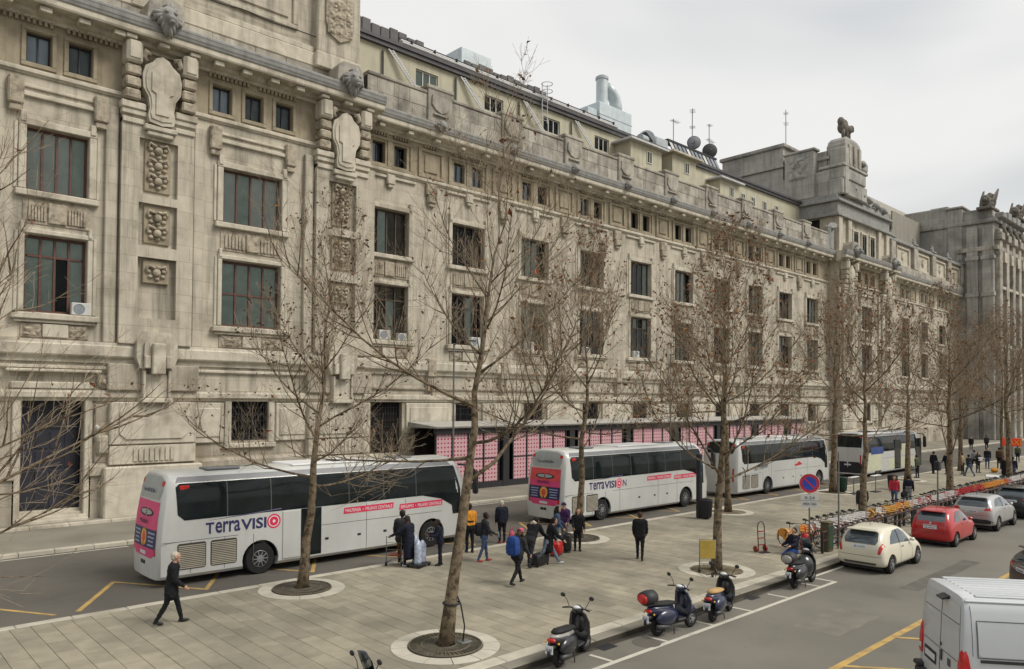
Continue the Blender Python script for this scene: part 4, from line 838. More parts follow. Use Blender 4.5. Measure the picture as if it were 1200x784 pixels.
for xk, yk, zk in ((135.6, 35.4, 36.4), (148.0, 34.4, 36.6)):
    b = MB().box(-2.2, 2.1, -1.1, 1.1, -.3, .15, .08); [b.ball(c_, *r_, 10, 8) for c_, r_ in (((-.2, 0, .95), (1.9, .85, .95)), ((1.2, 0, 1.5), (.85, .85, 1.4)), ((-1.75, -.1, 1.35), (.6, .6, .65)), ((-2.2, -.15, 1.15), (.35, .35, .3)))]; [b.tube([(-1.3, s_ * .5, .8), (-1.6, s_ * .5, .0)], [.35, .28], 7) for s_ in (-1, 1)]
    for s_ in (-1, 1): b.loft([[(-1.2 + .3 * k_, s_ * (.8 + .1 * k_), 1.0 + .2 * k_), (1.0, s_ * (.85 + .1 * k_), 1.2 + .25 * k_), (1.8 - .1 * k_, s_ * (.9 + .1 * k_), 3.5 - .15 * k_), (.3, s_ * (.85 + .1 * k_), 2.5 - .1 * k_)] for k_ in (0, 1, 2)])
    for i_ in range(len(b.v)): c_ = Vector(b.v[i_]); b.v[i_] = tuple(c_ * (1 + .08 * noise.noise(c_ * 1.7)))
    bp('winged_lion', b.move(Matrix.Translation((xk, yk, zk))), 'stone_dark', smooth=40)
for xk in (137.1, 140.8, 144.4, 147.8):
    for z_ in (9.5, 15, 24.2): place_window('et', 1.6, 3.2, 2, .7, .12, 'frame_dark', xk, 34.12, z_, .5)
b = MB().box(150, 175, 36.5, 60, -.2, 31, .1).box(149.6, 175.4, 36.1, 60, 31, 31.7, .1); bp('end_wing', b, 'stone_tower')
bp('backing', MB().box(-6, 150, 46.2, 60, -.2, 29.5), 'room_dark')
# richer end tower: stepped piers, deep mouldings, broken front with keystones
for yk, x_, zt in ((39.6, 134.0, 36.9), (42.0, 134.6, 37.3)): bp('end_step', MB().box(x_, 146, yk - 1.0, yk + 1.2, 23, zt, .12).box(x_ - .25, 146.2, yk - 1.2, yk + 1.4, zt, zt + .35, .08), 'stone_tower')
for xk in (137.1, 140.8, 144.4, 147.8):
    bp('end_keystone', MB().prism([(xk - .5, 27.8), (xk + .5, 27.8), (xk + .75, 29.4), (xk - .75, 29.4)], 33.3, 34.2), 'stone_trim'); bp('end_ornament', MB().ball((xk, 33.8, 33.2), .6, .5, .8, 9, 7).ball((xk, 33.4, 32.5), .35, .3, .5, 8, 6), 'stone_dark', smooth=True)
    bp('end_sill', MB().box(xk - 1.1, xk + 1.1, 33.6, 34.2, 23.6, 24.1, .06).box(xk - 1.1, xk + 1.1, 33.7, 34.2, 14.4, 14.9, .06), 'stone_trim')
for k in range(6): bp('end_voussoir', MB().box(134.6 + k * 2.6, 136.6 + k * 2.6, 33.0, 34.2, 34.62, 35.5 + .35 * (k % 2), .12), 'stone_lead')
# ================================================================ TREES
def tree(label, x, y, h, lean, r0, seed, first=0.30, limbs=22, spread=1.14, leaves=500, leafm='leaf_brown', lsize=.06, toplean=None, extra=(), fork=None, red=0, reach=.36, dens=1.0):
    rg = random.Random(seed); t = thing('tree', label, 'tree', (x, y, 0), group='bare street trees in two rows')
    tr, br, tw, lf, lr = MB(), MB(), MB(), MB(), MB()
    V3 = Vector
    def wob(p, s, a): return V3((noise.noise(p * s + V3((seed, 0, 0))), noise.noise(p * s + V3((0, seed, 9))), 0)) * a
    def leaf(p, big=1.0, m=lf):
        s = lsize * rg.uniform(.6, 1.4) * big; a = V3((rg.gauss(0, 1), rg.gauss(0, 1), rg.gauss(0, 1))).normalized(); b = a.orthogonal().normalized()
        b = (Matrix.Rotation(rg.uniform(0, 6.28), 3, a) @ b); c = p + V3((rg.uniform(-.04, .04), rg.uniform(-.04, .04), rg.uniform(-.08, .02)))
        n = a.cross(b) * s * .35
        m.add([c - a * s, c + b * s * .55 + n, c + a * s, c - b * s * .55 + n], [(0, 1, 2), (0, 2, 3)])
    K = 16; top = V3((lean[0], lean[1], h)); pts = []
    for i in range(K + 1):
        s = i / K; p = top * s; bend = math.sin(s * math.pi) * .12
        pts.append(p + wob(V3((0, 0, s * h)), .45, .35 * s) + V3((bend * (.5 - rg.random()), bend * (.5 - rg.random()), 0)))
    pts[0] = V3((0, 0, -.1))
    rad = [max(.010, r0 * (1 - i / K) ** 1.0 * (1 if i / K < first else max(.22, 1 - 1.15 * (i / K - first))) * (1.35 if i == 0 else 1.08 if i == 1 else 1)) for i in range(K + 1)]
    tr.tube(pts, rad, 9)
    def at(s): f_ = s * K; i = min(K - 1, int(f_)); return pts[i].lerp(pts[i + 1], f_ - i), rad[i] + (rad[i + 1] - rad[i]) * (f_ - i)
    def grow(p, d, L_, r, lev, mb, n, upw):
        """curved branch that turns upward; returns its points"""
        P = [p.copy()]; d = d.normalized(); seg = L_ / n
        for i in range(n):
            j = V3((rg.gauss(0, 1), rg.gauss(0, 1), rg.gauss(0, 1))) * (.10 + .05 * lev)
            d = (d + V3((0, 0, upw)) / n + j * .6).normalized(); P.append(P[-1] + d * seg)
        mb.tube(P, [max(.0035, r * (1 - .86 * i / n)) for i in range(n + 1)], 7 if lev == 0 else 4 if lev == 1 else 3, cap=(lev == 0))
        return P, d
    def twiglets(P, L_, r, cnt, lev):
        for _ in range(cnt):
            f_ = rg.uniform(.25, 1.0) * (len(P) - 1); i = min(len(P) - 2, int(f_)); p = P[i].lerp(P[i + 1], f_ - i); ax = (P[i + 1] - P[i]).normalized()
            o = ax.orthogonal().normalized(); o = Matrix.Rotation(rg.uniform(0, 6.28), 3, ax) @ o
            d = (ax * rg.uniform(.6, 1.2) + o * rg.uniform(.5, 1.0) + V3((0, 0, .15)))
            l2 = L_ * rg.uniform(.5, 1.2)
            Q, _d = grow(p, d, l2, r, 2, tw, 3, .5)
            if lev:
                for _k in range(2):
                    q = Q[rg.randint(1, 2)]; d3 = (_d + V3((rg.gauss(0, .6), rg.gauss(0, .6), rg.gauss(.1, .4)))).normalized(); e_ = q + d3 * l2 * rg.uniform(.3, .6)
                    tw.tube([q, e_], [r * .55, .003], 3, cap=False); tips.append(e_)
            tips.append(Q[-1]); tips.append(Q[2])
    tips = []
    specs = []
    for k in range(limbs):
        s = first + (0.97 - first) * (k + rg.uniform(-.3, .3)) / limbs; s = max(first, min(.97, s))
        az = k * 2.39996 + rg.uniform(-.4, .4); q = (s - first) / (1 - first)
        L_ = h * reach * (1 - .88 * q) * rg.uniform(.75, 1.2) * spread * (.9 if q < .12 else 1); el = R((rg.uniform(-8, 25) if q < .22 else rg.uniform(16, 40)) + 24 * q); specs.append((s, az, L_, el))
    specs += list(extra)
    for s, az, L_, el in specs:
        p, rr = at(s); d = V3((math.cos(az) * math.cos(el), math.sin(az) * math.cos(el), math.sin(el)))
        r1 = min(rr * .6, .007 + L_ * .0072)
        P, dd = grow(p, d, L_, r1, 0, tr, 7, .75 if el > .2 else .42)
        n2 = int((4 + L_ * 2.2) * dens)
        for j in range(n2):
            f_ = (.22 + .78 * (j + rg.random()) / n2) * 7; i = min(6, int(f_)); p2 = P[i].lerp(P[i + 1], f_ - i); ax = (P[i + 1] - P[i]).normalized(); o = ax.orthogonal().normalized(); o = Matrix.Rotation(rg.uniform(0, 6.28), 3, ax) @ o
            d2 = ax * .8 + o * rg.uniform(.5, .95) + V3((0, 0, .25)); l2 = L_ * rg.uniform(.22, .48) * (1.15 - .5 * f_ / 7)
            Q, _ = grow(p2, d2, l2, r1 * .42, 1, br, 5, .6)
            twiglets(Q, .32 + l2 * .36, .0046, int((2 + l2 * 3.4) * dens + .5), 1)
        twiglets(P[3:], .45, .005, int(5 * dens), 1)
    P = [at(.8)[0], at(.9)[0], at(1)[0]]; twiglets(P, .4, .006, 8, 1)
    for _ in range(int(leaves * .62)): leaf(rg.choice(tips))
    for _ in range(red): leaf(rg.choice(tips), 1.45, lr)
    tr.build('trunk', 'bark', t, True); stuff(br.build('branches', 'bark', t, True)); stuff(tw.build('crown', 'twig', t))
    if leaves: stuff(lf.build('leaves', leafm, t))
    if red: stuff(lr.build('red_leaves', 'leaf_red', t))
    return t
TREES = [
 dict(label='young bare tree in front of the pink-backed coach nearest the left edge', x=10.64, y=20.52, h=11.6, lean=(.9, -.5), r0=.145, seed=3, first=.26, limbs=24, dens=1.15, leaves=1900, leafm='leaf_dark', lsize=.05, red=26, reach=.34),
 dict(label='tall leaning bare tree with its ringed pit nearest the camera', x=10.63, y=13.62, h=13.2, lean=(1.75, -.35), r0=.15, seed=11, first=.28, limbs=19, dens=1.1, leaves=420, leafm='leaf_brown', lsize=.055, red=14, reach=.38),
 dict(label='bare tree beside the women with the red suitcase, before the second coach', x=22.9, y=20.6, h=12.8, lean=(.5, -.3), r0=.15, seed=5, first=.28, limbs=22, dens=1.25, leaves=2600, leafm='leaf_brown', lsize=.065, red=10),
 dict(label='bare tree with the yellow luggage trolley leaning on it', x=22.08, y=13.72, h=11.8, lean=(.6, -.2), r0=.155, seed=8, first=.25, limbs=22, dens=1.25, leaves=2400, leafm='leaf_brown', lsize=.065, red=12, extra=((.26, 2.2, 4.8, R(58)), (.28, -.6, 4.6, R(55)))),
 dict(label='bare tree behind the yellow-trolley tree, at the gap between second and third coach', x=34.2, y=20.56, h=13.6, lean=(-.4, .2), r0=.16, seed=21, first=.34, limbs=21, dens=1.2, leaves=2100, leafm='leaf_brown', lsize=.065),
 dict(label='straight bare tree at the front end of the third coach, green bin behind it', x=46.6, y=20.7, h=13.4, lean=(.3, -.2), r0=.215, seed=31, first=.38, limbs=21, dens=1.2, leaves=1000, lsize=.065),
 dict(label='bare tree rising from the start of the orange bicycles behind the white hatchback', x=34.0, y=13.75, h=11.0, lean=(.7, .1), r0=.17, seed=42, first=.34, limbs=21, dens=1.2, leaves=1700, leafm='leaf_brown', lsize=.065, red=60),
 dict(label='bare tree between the yellowish bus and the pedestrian in bright red', x=58.2, y=20.4, h=12.0, lean=(.3, 0), r0=.21, seed=55, first=.36, limbs=21, dens=1.2, leaves=1300, lsize=.07),
 dict(label='wide bare tree among the bicycles behind the silver crossover', x=45.4, y=13.75, h=12.3, lean=(.4, .2), r0=.2, seed=63, first=.32, limbs=21, dens=1.2, leaves=1700, leafm='leaf_brown', lsize=.07, extra=((.2, .4, 4.5, R(45)), (.22, -2.4, 4.5, R(45)))),
 dict(label='farther bare tree of the kerb row beside the taxi sign', x=57.0, y=13.75, h=12.0, lean=(0, .3), r0=.2, seed=71, first=.36, limbs=21, dens=1.2, leaves=1300, lsize=.07),
 dict(label='bare tree of the coach row just past the yellowish bus', x=70.0, y=20.4, h=12.6, lean=(0, 0), r0=.2, seed=77, first=.35, limbs=21, dens=1.2, leaves=1500, lsize=.075),
 dict(label='last bare tree of the coach row before the end tower', x=82.0, y=20.4, h=12.6, lean=(.2, 0), r0=.2, seed=83, first=.35, limbs=21, dens=1.2, leaves=1500, lsize=.075),
 dict(label='bare tree whose branches reach in from the left edge of the picture', x=-1.2, y=13.7, h=12.5, lean=(.5, .3), r0=.18, seed=91, first=.3, limbs=9, dens=.75, leaves=90, leafm='leaf_brown', lsize=.055, red=16, reach=.4,
      extra=((.24, .3, 6.6, R(8)), (.3, .6, 5.8, R(20)), (.36, .1, 5.0, R(24)), (.47, .35, 5.0, R(34)), (.22, .5, 5.6, R(-6)), (.4, .5, 4.6, R(14)))),
]
for T_ in TREES: tree(**T_)
# circular tree pits: a ring of pale stones, earth, iron grate or weeds
ringm = []
for k in range(12):
    b = MB(); a0, a1 = R(30 * k + .5), R(30 * k + 29.5); V = []
    for j in range(6):
        a = a0 + (a1 - a0) * j / 5
        for r_, z_ in ((.86, -.02), (.86, .012), (.88, .02), (1.22, .02), (1.24, .012), (1.24, -.02)): V.append((r_ * math.cos(a), r_ * math.sin(a), z_))
    b.loft([V[6 * j:6 * j + 6] for j in range(6)], closed=True, cap=True); ringm.append(b.mesh('ring_stone', 'ring_stone', recalc=True))
soil = MB(); V = []
for j in range(7):
    for i in range(28): r_ = .86 * j / 6 + .001; a = 2 * math.pi * i / 28; V.append((r_ * math.cos(a), r_ * math.sin(a), .012 + .03 * abs(noise.noise(Vector((r_ * 6 * math.cos(a), r_ * 6 * math.sin(a), 3)))) * (1 if 0 < j < 6 else 0)))
soil.add(V, [(j * 28 + i, j * 28 + (i + 1) % 28, (j + 1) * 28 + (i + 1) % 28, (j + 1) * 28 + i)[::-1] for j in range(6) for i in range(28)]); soilm = soil.mesh('earth', 'soil', True, recalc=True)
gb = MB()
for k in range(48): a = 2 * math.pi * k / 48; gb.bar((.26 * math.cos(a), .26 * math.sin(a), .035), (.84 * math.cos(a), .84 * math.sin(a), .035), .028, .02)
for r_ in (.25, .55, .83):
    gb.tube([(r_ * math.cos(2 * math.pi * i / 36), r_ * math.sin(2 * math.pi * i / 36), .04) for i in range(37)], .022, 5, cap=False)
gratem = gb.mesh('grate', 'grate')
gr = MB(); rg = random.Random(4)
for k in range(900):
    a, r_ = rg.uniform(0, 6.28), .84 * math.sqrt(rg.random()); x_, y_ = r_ * math.cos(a), r_ * math.sin(a)
    if noise.noise(Vector((x_ * 3, y_ * 3, 5))) > -.12: hh = rg.uniform(.04, .13); dx, dy = rg.uniform(-.05, .05), rg.uniform(-.05, .05); gr.add([(x_ - .006, y_, .02), (x_ + .006, y_ + .004, .02), (x_ + dx, y_ + dy, hh)], [(0, 1, 2)])
grassm = gr.mesh('weeds', 'grass')
pitlab = ['under the young tree by the nearest coach', 'under the leaning tree nearest the camera', 'behind the women with the red suitcase', 'under the tree with the yellow trolley', 'beside the black bin at the second coach', 'at the front end of the third coach', 'under the tree by the orange bicycles', 'beside the yellowish bus', 'among the bicycles behind the silver crossover', 'of the farther kerb-row tree', 'of the tree at the left edge']
for k, (rx, ry) in enumerate(rings):
    t = thing('tree_pit', 'round tree pit with pale stone ring ' + pitlab[k], 'tree pit', (rx, ry, 0), group='round tree pits')
    for me in ringm: link('ring_stone', me, t)
    link('earth', soilm, t)
    if k in (0, 1, 2): link('grate', gratem, t)
    if k in (1, 3): stuff(link('weeds', grassm, t))
# ================================================================ VEHICLES
mat('coach_white', (.53, .535, .51), .35, .5, var=.05, scale=1.2, coat=.4, streak=.12)
mat('coach_glass', (.010, .014, .015), .07, .3, var=.4, scale=1.2)
mat('coach_roof', (.66, .66, .65), .5, .4, var=.05, scale=2)
mat('roof_band', (.16, .165, .175), .4, .4, var=.1, scale=2)
mat('ad_pink', (.66, .06, .19), .45, .4, var=.1, scale=4); mat('ad_red', (.66, .07, .08), .45, .4, var=.15, scale=4); mat('ad_navy', (.022, .022, .085), .45, .4, var=.2, scale=5); mat('ad_yellow', (.72, .38, .04), .45, .4, var=.2, scale=6)
mat('ad_grey', (.36, .38, .37), .4, .4, var=.1, scale=3); mat('ad_text', (.30, .34, .5), .5, .4); mat('logo_navy', (.03, .028, .11), .5, .4, var=.1); mat('logo_red', (.62, .03, .09), .5, .4, var=.1); mat('print_white', (.75, .72, .72), .5, .4, var=.05); mat('print_black', (.02, .02, .025), .5, .4)
mat('tyre', (.018, .018, .018), .85, .3, var=.2, scale=8); mat('rim', (.32, .32, .32), .4, .5, metal=.6, var=.15); mat('rubber', (.02, .02, .022), .6, .3)
mat('lamp_red', (.5, .02, .018), .2, .6, var=.2, scale=10); mat('lamp_clear', (.6, .6, .6), .1, .6); mat('seam', (.09, .09, .09), .7, .3); mat('slat', (.40, .37, .30), .6, .3, var=.1); mat('vent_dark', (.06, .052, .04), .8, .2)
mat('plate', (.62, .64, .66), .5, .4, var=.05); mat('chrome', (.6, .6, .6), .15, .6, metal=1.0, var=.03); mat('bus_yellow', (.55, .55, .40), .4, .4, var=.06); mat('bus_blue', (.03, .06, .2), .4, .4, var=.3, scale=3); mat('plastic', (.03, .03, .032), .55, .35, var=.2)
def wheel_meshes(r, w, rimr, key, spokes=8, rimm='rim'):
    ty = MB().lathe([(rimr, -w / 2), (r - .03, -w / 2), (r, -w / 2 + .04), (r, w / 2 - .04), (r - .03, w / 2), (rimr, w / 2)], (0, 0, 0), 28, 'y').mesh('tyre', 'tyre', 40)
    b = MB().lathe([(rimr + .005, -w / 2 + .01), (rimr - .03, -w / 2 - .005), (rimr - .05, -w / 2 + .05), (rimr * .45, -w / 2 + .02), (rimr * .4, -w / 2 - .02), (.0, -w / 2 - .025)], (0, 0, 0), 24, 'y')
    for k in range(spokes): a = 2 * math.pi * k / spokes; b.bar((rimr * .3 * math.cos(a), -w / 2 - .005, rimr * .3 * math.sin(a)), (rimr * .92 * math.cos(a), -w / 2 + .005, rimr * .92 * math.sin(a)), rimr * .16, .03)
    d = MB().lathe([(rimr * .98, -w / 2 + .06), (0, -w / 2 + .06)], (0, 0, 0), 20, 'y').mesh('brake_shadow', 'print_black')  # black disc standing in for the shade behind the spokes
    return ty, b.mesh('rim', rimm, 40), d
def add_wheel(t, me, x, y, z, flip=False):
    w_ = link('wheel', me[0], t, (x, y, z), R(180) if flip else 0); link('rim', me[1], w_); link('wheel_shade', me[2], w_); return w_
def boolean_cut(me, cutters, name):
    def mods(o):
        ex = []
        for c in cutters:
            co = bpy.data.objects.new('cut', c.mesh('cut', [], recalc=True)); COL.objects.link(co); ex.append(co)
            m = o.modifiers.new('b', 'BOOLEAN'); m.object = co; m.operation = 'DIFFERENCE'; m.solver = 'EXACT'
        return ex
    return final_mesh(me, mods, name)
CW = wheel_meshes(.5, .3, .29, 'coach', 10)
def coach_shell(L_, W=2.55, zb=.25, zt=3.45):
    h = W / 2
    half = [(0, zb), (h * .93, zb), (h, zb + .1), (h, 1.2), (h, 2.05), (h - .03, 2.6), (h - .08, 3.0), (h - .15, zt - .28), (h - .26, zt - .13), (h - .5, zt - .03), (h * .35, zt), (0, zt + .01)]
    sec = half + [(-y, z) for y, z in half[-2:0:-1]]
    st = [(-.035, .02, 0), (-.03, .35, 0), (-.015, .62, 0), (0.0, .80, 0), (.03, .88, 0), (.10, .95, 0), (.28, .99, 0), (.6, 1, 0), (3, 1, 0), (6, 1, 0), (9, 1, 0), (L_ - 1.4, 1, 1), (L_ - .7, .99, 1), (L_ - .3, .96, 1), (L_ - .1, .9, 1), (L_ - .02, .82, 1), (L_, .72, 1), (L_ + .03, .4, 1), (L_ + .04, .02, 1)]
    rings_ = []
    for x, f, fr in st:
        rg_ = []
        for y, z in sec:
            q = max(0, (z - 1.3) / (zt - 1.3))
            sh = .32 * q ** 1.5 * max(0, 1 - x / 1.6) if not fr else -(.85 * q ** 1.6 + .08 * max(0, (1.0 - z))) * max(0, (x - (L_ - 1.6)) / 1.6)
            # keep the roof from shrinking in width at the very ends as much as the flanks
            rg_.append((x + sh, y * f, z if not (z > zt - .2 and (x < .1)) else z - .05 * (1 - x / .1)))
        rings_.append(rg_)
    m = MB(); m.loft(rings_); return m.mesh('body', 'coach_white', recalc=True)
def coach(label, x, y, L_, wheels, style):
    t = thing('coach', label, 'coach', (x, y, ZR), group='coaches parked along the station')
    W = 2.55; h = W / 2
    shell = coach_shell(L_); bv = bvh_of(shell)
    cuts = [MB().lathe([(.62, -.5), (.62, .5)], (wx, s * (h - .05), .50), 24, 'y') for wx in wheels for s in (-1, 1)]
    body = boolean_cut(shell, cuts, 'body'); body.polygons.foreach_set('use_smooth', [True] * len(body.polygons)); body.set_sharp_from_angle(angle=R(35)); link('body', body, t)
    for wx in wheels:
        add_wheel(t, CW, wx, -h + .19, .5); add_wheel(t, CW, wx, h - .19, .5, True)
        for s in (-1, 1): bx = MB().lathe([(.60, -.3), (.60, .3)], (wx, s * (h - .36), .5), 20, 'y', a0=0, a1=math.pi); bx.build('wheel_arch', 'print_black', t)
    MB().box(.8, L_ - .8, -h + .25, h - .25, .2, .36).build('underside', 'print_black', t)
    D = lambda nm, poly, ax, sd, m, off=.006, step=.25, par=None: decal(bv, poly, ax, sd, off, step, reach=20 if ax == 'x' else 6).build(nm, m, par or t, True)
    S = -1
    zb, ztp = 2.0, 3.12
    front_x = L_ - 1.35
    for s in (-1, 1):
        P = [(.55, 2.18), (.75, zb), (6.0, zb + .02), (front_x - 1.2, zb + .04), (front_x - .3, zb - .15), (front_x + .25, 1.55), (front_x + .3, 1.2), (L_ - .62, 1.2), (L_ - .66, 2.2), (L_ - .95, ztp), (.62, ztp), (.50, ztp - .1)]
        if style == 'city': P = [(.3, 1.9), (.3, ztp), (L_ - .5, ztp), (L_ - .3, 1.2), (L_ - 1.3, 1.2), (L_ - 1.6, 1.9)]
        gl = D('side_glass', P, 'y', s, 'coach_glass', .008, (.5, .07))
        D('roof_band', [(.5, ztp + .03), (L_ - 1.1, ztp + .03), (L_ - 1.2, ztp + .19), (.6, ztp + .19)], 'y', s, 'roof_band', .007, (.6, .03))
        for k in range(1, 7): D('glazing_bar', [(.6 + k * (L_ - 2) / 7, zb + .02), (.63 + k * (L_ - 2) / 7, zb + .02), (.63 + k * (L_ - 2) / 7, ztp), (.6 + k * (L_ - 2) / 7, ztp)], 'y', s, 'seam', .011, (.5, .07), gl)
    D('windscreen', [(-1.05, 1.25), (1.05, 1.25), (1.08, 2.0), (.95, 3.12), (-.95, 3.12), (-1.08, 2.0)], 'x', 1, 'coach_glass', .012, .2)
    D('front_panel', [(-.8, .75), (.8, .75), (.7, 1.0), (-.7, 1.0)], 'x', 1, 'print_black', .012, .3)
    for s in (-1, 1): D('headlamp', rrect(s * .78 - .2, s * .78 + .2, .72, .95, .06), 'x', 1, 'lamp_clear', .014, .15)
    # seams on the flank
    def seam(x0, x1, z0, z1): MB().box(x0, x1, -h - .004, -h + .01, z0, z1).build('panel_seam', 'seam', t)
    for xs in ((.95, 2.0, 2.95, 4.05, 7.2, 8.9) if style != 'city' else (2.2, 6.0, 9.0)): seam(xs - .008, xs + .008, .38, 1.35 if xs < 4 else 1.98)
    seam(.1, wheels[0] - .75, 1.36, 1.375); seam(wheels[0] + .75, L_ - 1.6, 1.36, 1.375)
    if style != 'city':
        for xs in (5.6, 8.0, 6.9): MB().box(xs - .07, xs + .07, -h - .012, -h, .84, .92, .02).build('luggage_door_handle', 'print_black', t)
        for x0, x1 in ((.55, 1.42), (1.56, 2.4)):                        # engine louvres
            v = MB(); v.prism(rrect(x0, x1, .5, 1.3, .07), -h - .006, -h + .01); vent = v.build('louvre', 'vent_dark', t)
            b = MB()
            for k in range(13): z_ = .535 + .056 * k; b.box(x0 + .03, x1 - .03, -h - .022, -h - .004, z_, z_ + .03)
            stuff(b.build('slats', 'slat', vent))
    # rear
    X = lambda nm, poly, m, off=.008, par=None, step=.12: D(nm, poly, 'x', -1, m, off, step, par)
    rw = X('rear_window', [(-.85, 2.62), (.85, 2.62), (.98, 2.9), (.9, 3.22), (.6, 3.32), (-.6, 3.32), (-.9, 3.22), (-.98, 2.9)], 'ad_grey' if style in ('pink', 'red') else 'coach_glass')
    for s in (-1, 1):
        X('tail_lamp', rrect(s * .96 - .05, s * .96 + .05, .95, 1.75, .04), 'lamp_red', .010); X('tail_lamp', rrect(s * .9 - .09, s * .9 + .09, 3.05, 3.2, .05), 'lamp_red', .014)
        b = MB().box(.62, .92, s * (h - .10) - .03, s * (h - .10) + .03, 2.92, 3.06, .02); b.build('marker_lamp', 'lamp_red', t)
    X('number_plate', rrect(-.26, .26, .92, 1.03, .02), 'plate', .016)
    X('bumper_slot', rrect(-.2, .2, .62, .74, .03), 'print_black', .010)
    if style in ('pink', 'red'):
        ad = X('advert_panel', [(-.98, 1.0), (-.7, .86), (.7, .86), (.98, 1.0), (1.0, 1.8), (.97, 2.56), (-.97, 2.56), (-1.0, 1.8)], 'ad_pink')
        if style == 'red': X('advert_top', [(-.97, 2.0), (.97, 2.0), (.96, 2.55), (-.96, 2.55)], 'ad_red', .010, ad)
        X('advert_band', [(-1.0, 1.14), (1.0, 1.14), (1.0, 1.72), (-1.0, 1.72)], 'ad_navy', .011, ad)
        X('advert_disc', circle(0, 1.44, .25, 20, .27), 'ad_yellow', .015, ad); X('advert_disc_figure', circle(0, 1.44, .14, 14, .17), 'ad_red', .018, ad)
        X('advert_ellipse', circle(0, 2.2, .62, 24, .13), 'print_black', .012, ad); X('advert_ellipse_inner', circle(0, 2.21, .5, 20, .08), 'ad_grey', .016, ad)
        for s in (-1, 1):
            for k in range(4): wd = (.55, .5, .4, .48)[k]; X('advert_text_line', [(s * .62 - wd / 2, 1.58 - .12 * k), (s * .62 + wd / 2, 1.58 - .12 * k), (s * .62 + wd / 2, 1.63 - .12 * k), (s * .62 - wd / 2, 1.63 - .12 * k)], 'ad_text', .015, ad)
        Mr = Matrix.Translation((-.012, .42, 1.86)) @ Matrix.Rotation(R(-8), 4, 'Y') @ Matrix(((0, 0, -1, 0), (-1, 0, 0, 0), (0, 1, 0, 0), (0, 0, 0, 1)))
        lettering('MILANO', .2, 'ad_navy', t, Mr)
        Mr = Matrix.Translation((.135, .6, 2.82)) @ Matrix.Rotation(R(-10), 4, 'Y') @ Matrix(((0, 0, -1, 0), (-1, 0, 0, 0), (0, 1, 0, 0), (0, 0, 0, 1)))
        lettering('TerraVISION', .2, 'logo_navy' , t, Mr)
        # flank logo and destination strips
        y0 = -h - .006
        def side(txt, size, x_, z_, m, **k): return lettering(txt, size, m, t, Matrix.Translation((x_, y0, z_)) @ FACE_NY, **k)
        xl = 1.40 if style == 'pink' else 1.75
        
        for tx_, xa_, xb_, sz_ in (('T', 0, .26, .48), ('erra', .30, 1.10, .66), ('VISI', 1.12, 1.98, .48)):
            me = text_mesh(tx_, sz_, bold=.012); a, c = fit_width(me); zs_ = [v.co.y for v in me.vertices]; me.transform(Matrix.Translation((xl + xa_, -h - .006, 1.52)) @ FACE_NY @ Matrix.Diagonal(((xb_ - xa_) / (c - a), .34 / max(zs_), 1, 1)) @ Matrix.Translation((-a, 0, 0))); me.materials.clear(); me.materials.append(MATS['logo_navy']); link('lettering', me, t)
        for r_, m_, o_ in ((.24, 'logo_red', .004), (.185, 'print_white', .006), (.155, 'logo_red', .008), (.05, 'print_white', .010)): MB().prism(circle(xl + 2.24, 1.69, r_, 22), -h - o_, -h + .01).build('logo_ring', m_, t)
        if style == 'red': side('N', .48, xl + 2.5, 1.52, 'logo_navy', sx=.9)
        b = MB(); b.tube([(xl + .1 + .2 * k, -h - .002, 1.93 + .012 * k) for k in range(13)], [.004 + .0018 * k for k in range(13)], 5); b.build('logo_swoosh', 'logo_navy', t)
        for (xa, xb, za, txt) in ((6.25, 8.35, 1.66, 'MALPENSA  \u2022  MILANO CENTRALE'), (8.62, 10.65, 1.58, 'BERGAMO  \u2022  MILANO CENTRALE')):
            st_ = MB().prism([(xa, za), (xb, za + .02), (xb + .03, za + .24), (xa + .03, za + .22)], -h - .005, -h + .01).build('destination_strip', 'logo_red', t)
            me = text_mesh(txt, .17); a, c = fit_width(me); me.transform(Matrix.Diagonal(((xb - xa - .12) / (c - a), 1, 1, 1))); me.materials.clear(); me.materials.append(MATS['print_white']); me.transform(Matrix.Translation((xa + .07, -h - .008, za + .055)) @ FACE_NY); link('lettering', me, t)
    elif style == 'white':
        lettering('Air Pullman', .36, 'roof_band', t, Matrix.Translation((1.9, -h - .006, 1.52)) @ Matrix.Rotation(R(-6), 4, 'Y') @ FACE_NY, shear=.35, bold=.01)
        MB().prism([(7.0, 1.62), (7.35, 1.55), (8.2, 1.62), (8.0, 1.72), (7.7, 1.85), (7.5, 1.72)], -h - .006, -h).build('emblem', 'lamp_red', t)
        b = MB(); b.tube([(.35 + .5 * math.cos(R(a)), -h - .002, 1.25 + .62 * math.sin(R(a))) for a in range(-70, 71, 10)], [.01 + .03 * math.cos(R(a)) for a in range(-70, 71, 10)], 5); b.build('swoosh', 'logo_navy', t)
    elif style == 'city':
        X('engine_panel', [(-1.05, .35), (1.05, .35), (1.05, 1.05), (.8, 1.2), (-.8, 1.2), (-1.05, 1.05)], 'print_black', .012); X('rear_upper_window', [(-1.0, 2.3), (1.0, 2.3), (1.0, 3.2), (-1.0, 3.2)], 'coach_glass', .012)
        MB().box(.05, 3.2, -h - .006, -h, .45, 1.7, .003).build('side_panel', 'bus_yellow', t); MB().box(4.6, L_ - 1.7, -h - .006, -h, .45, 1.25, .003).build('side_panel', 'bus_yellow', t)
        D('side_poster', [(1.2, 1.75), (3.6, 1.75), (3.6, 2.3), (1.2, 2.3)], 'y', -1, 'bus_blue', .014, .4)
        for xs in (5.9, 10.6): MB().box(xs, xs + 1.3, -h - .02, -h, .4, 2.75, .01).build('door', 'coach_glass', t)
        MB().box(7.4, 8.9, -h - .012, -h, 1.5, 2.4, .006).build('yellow_panel', 'bus_yellow', t)
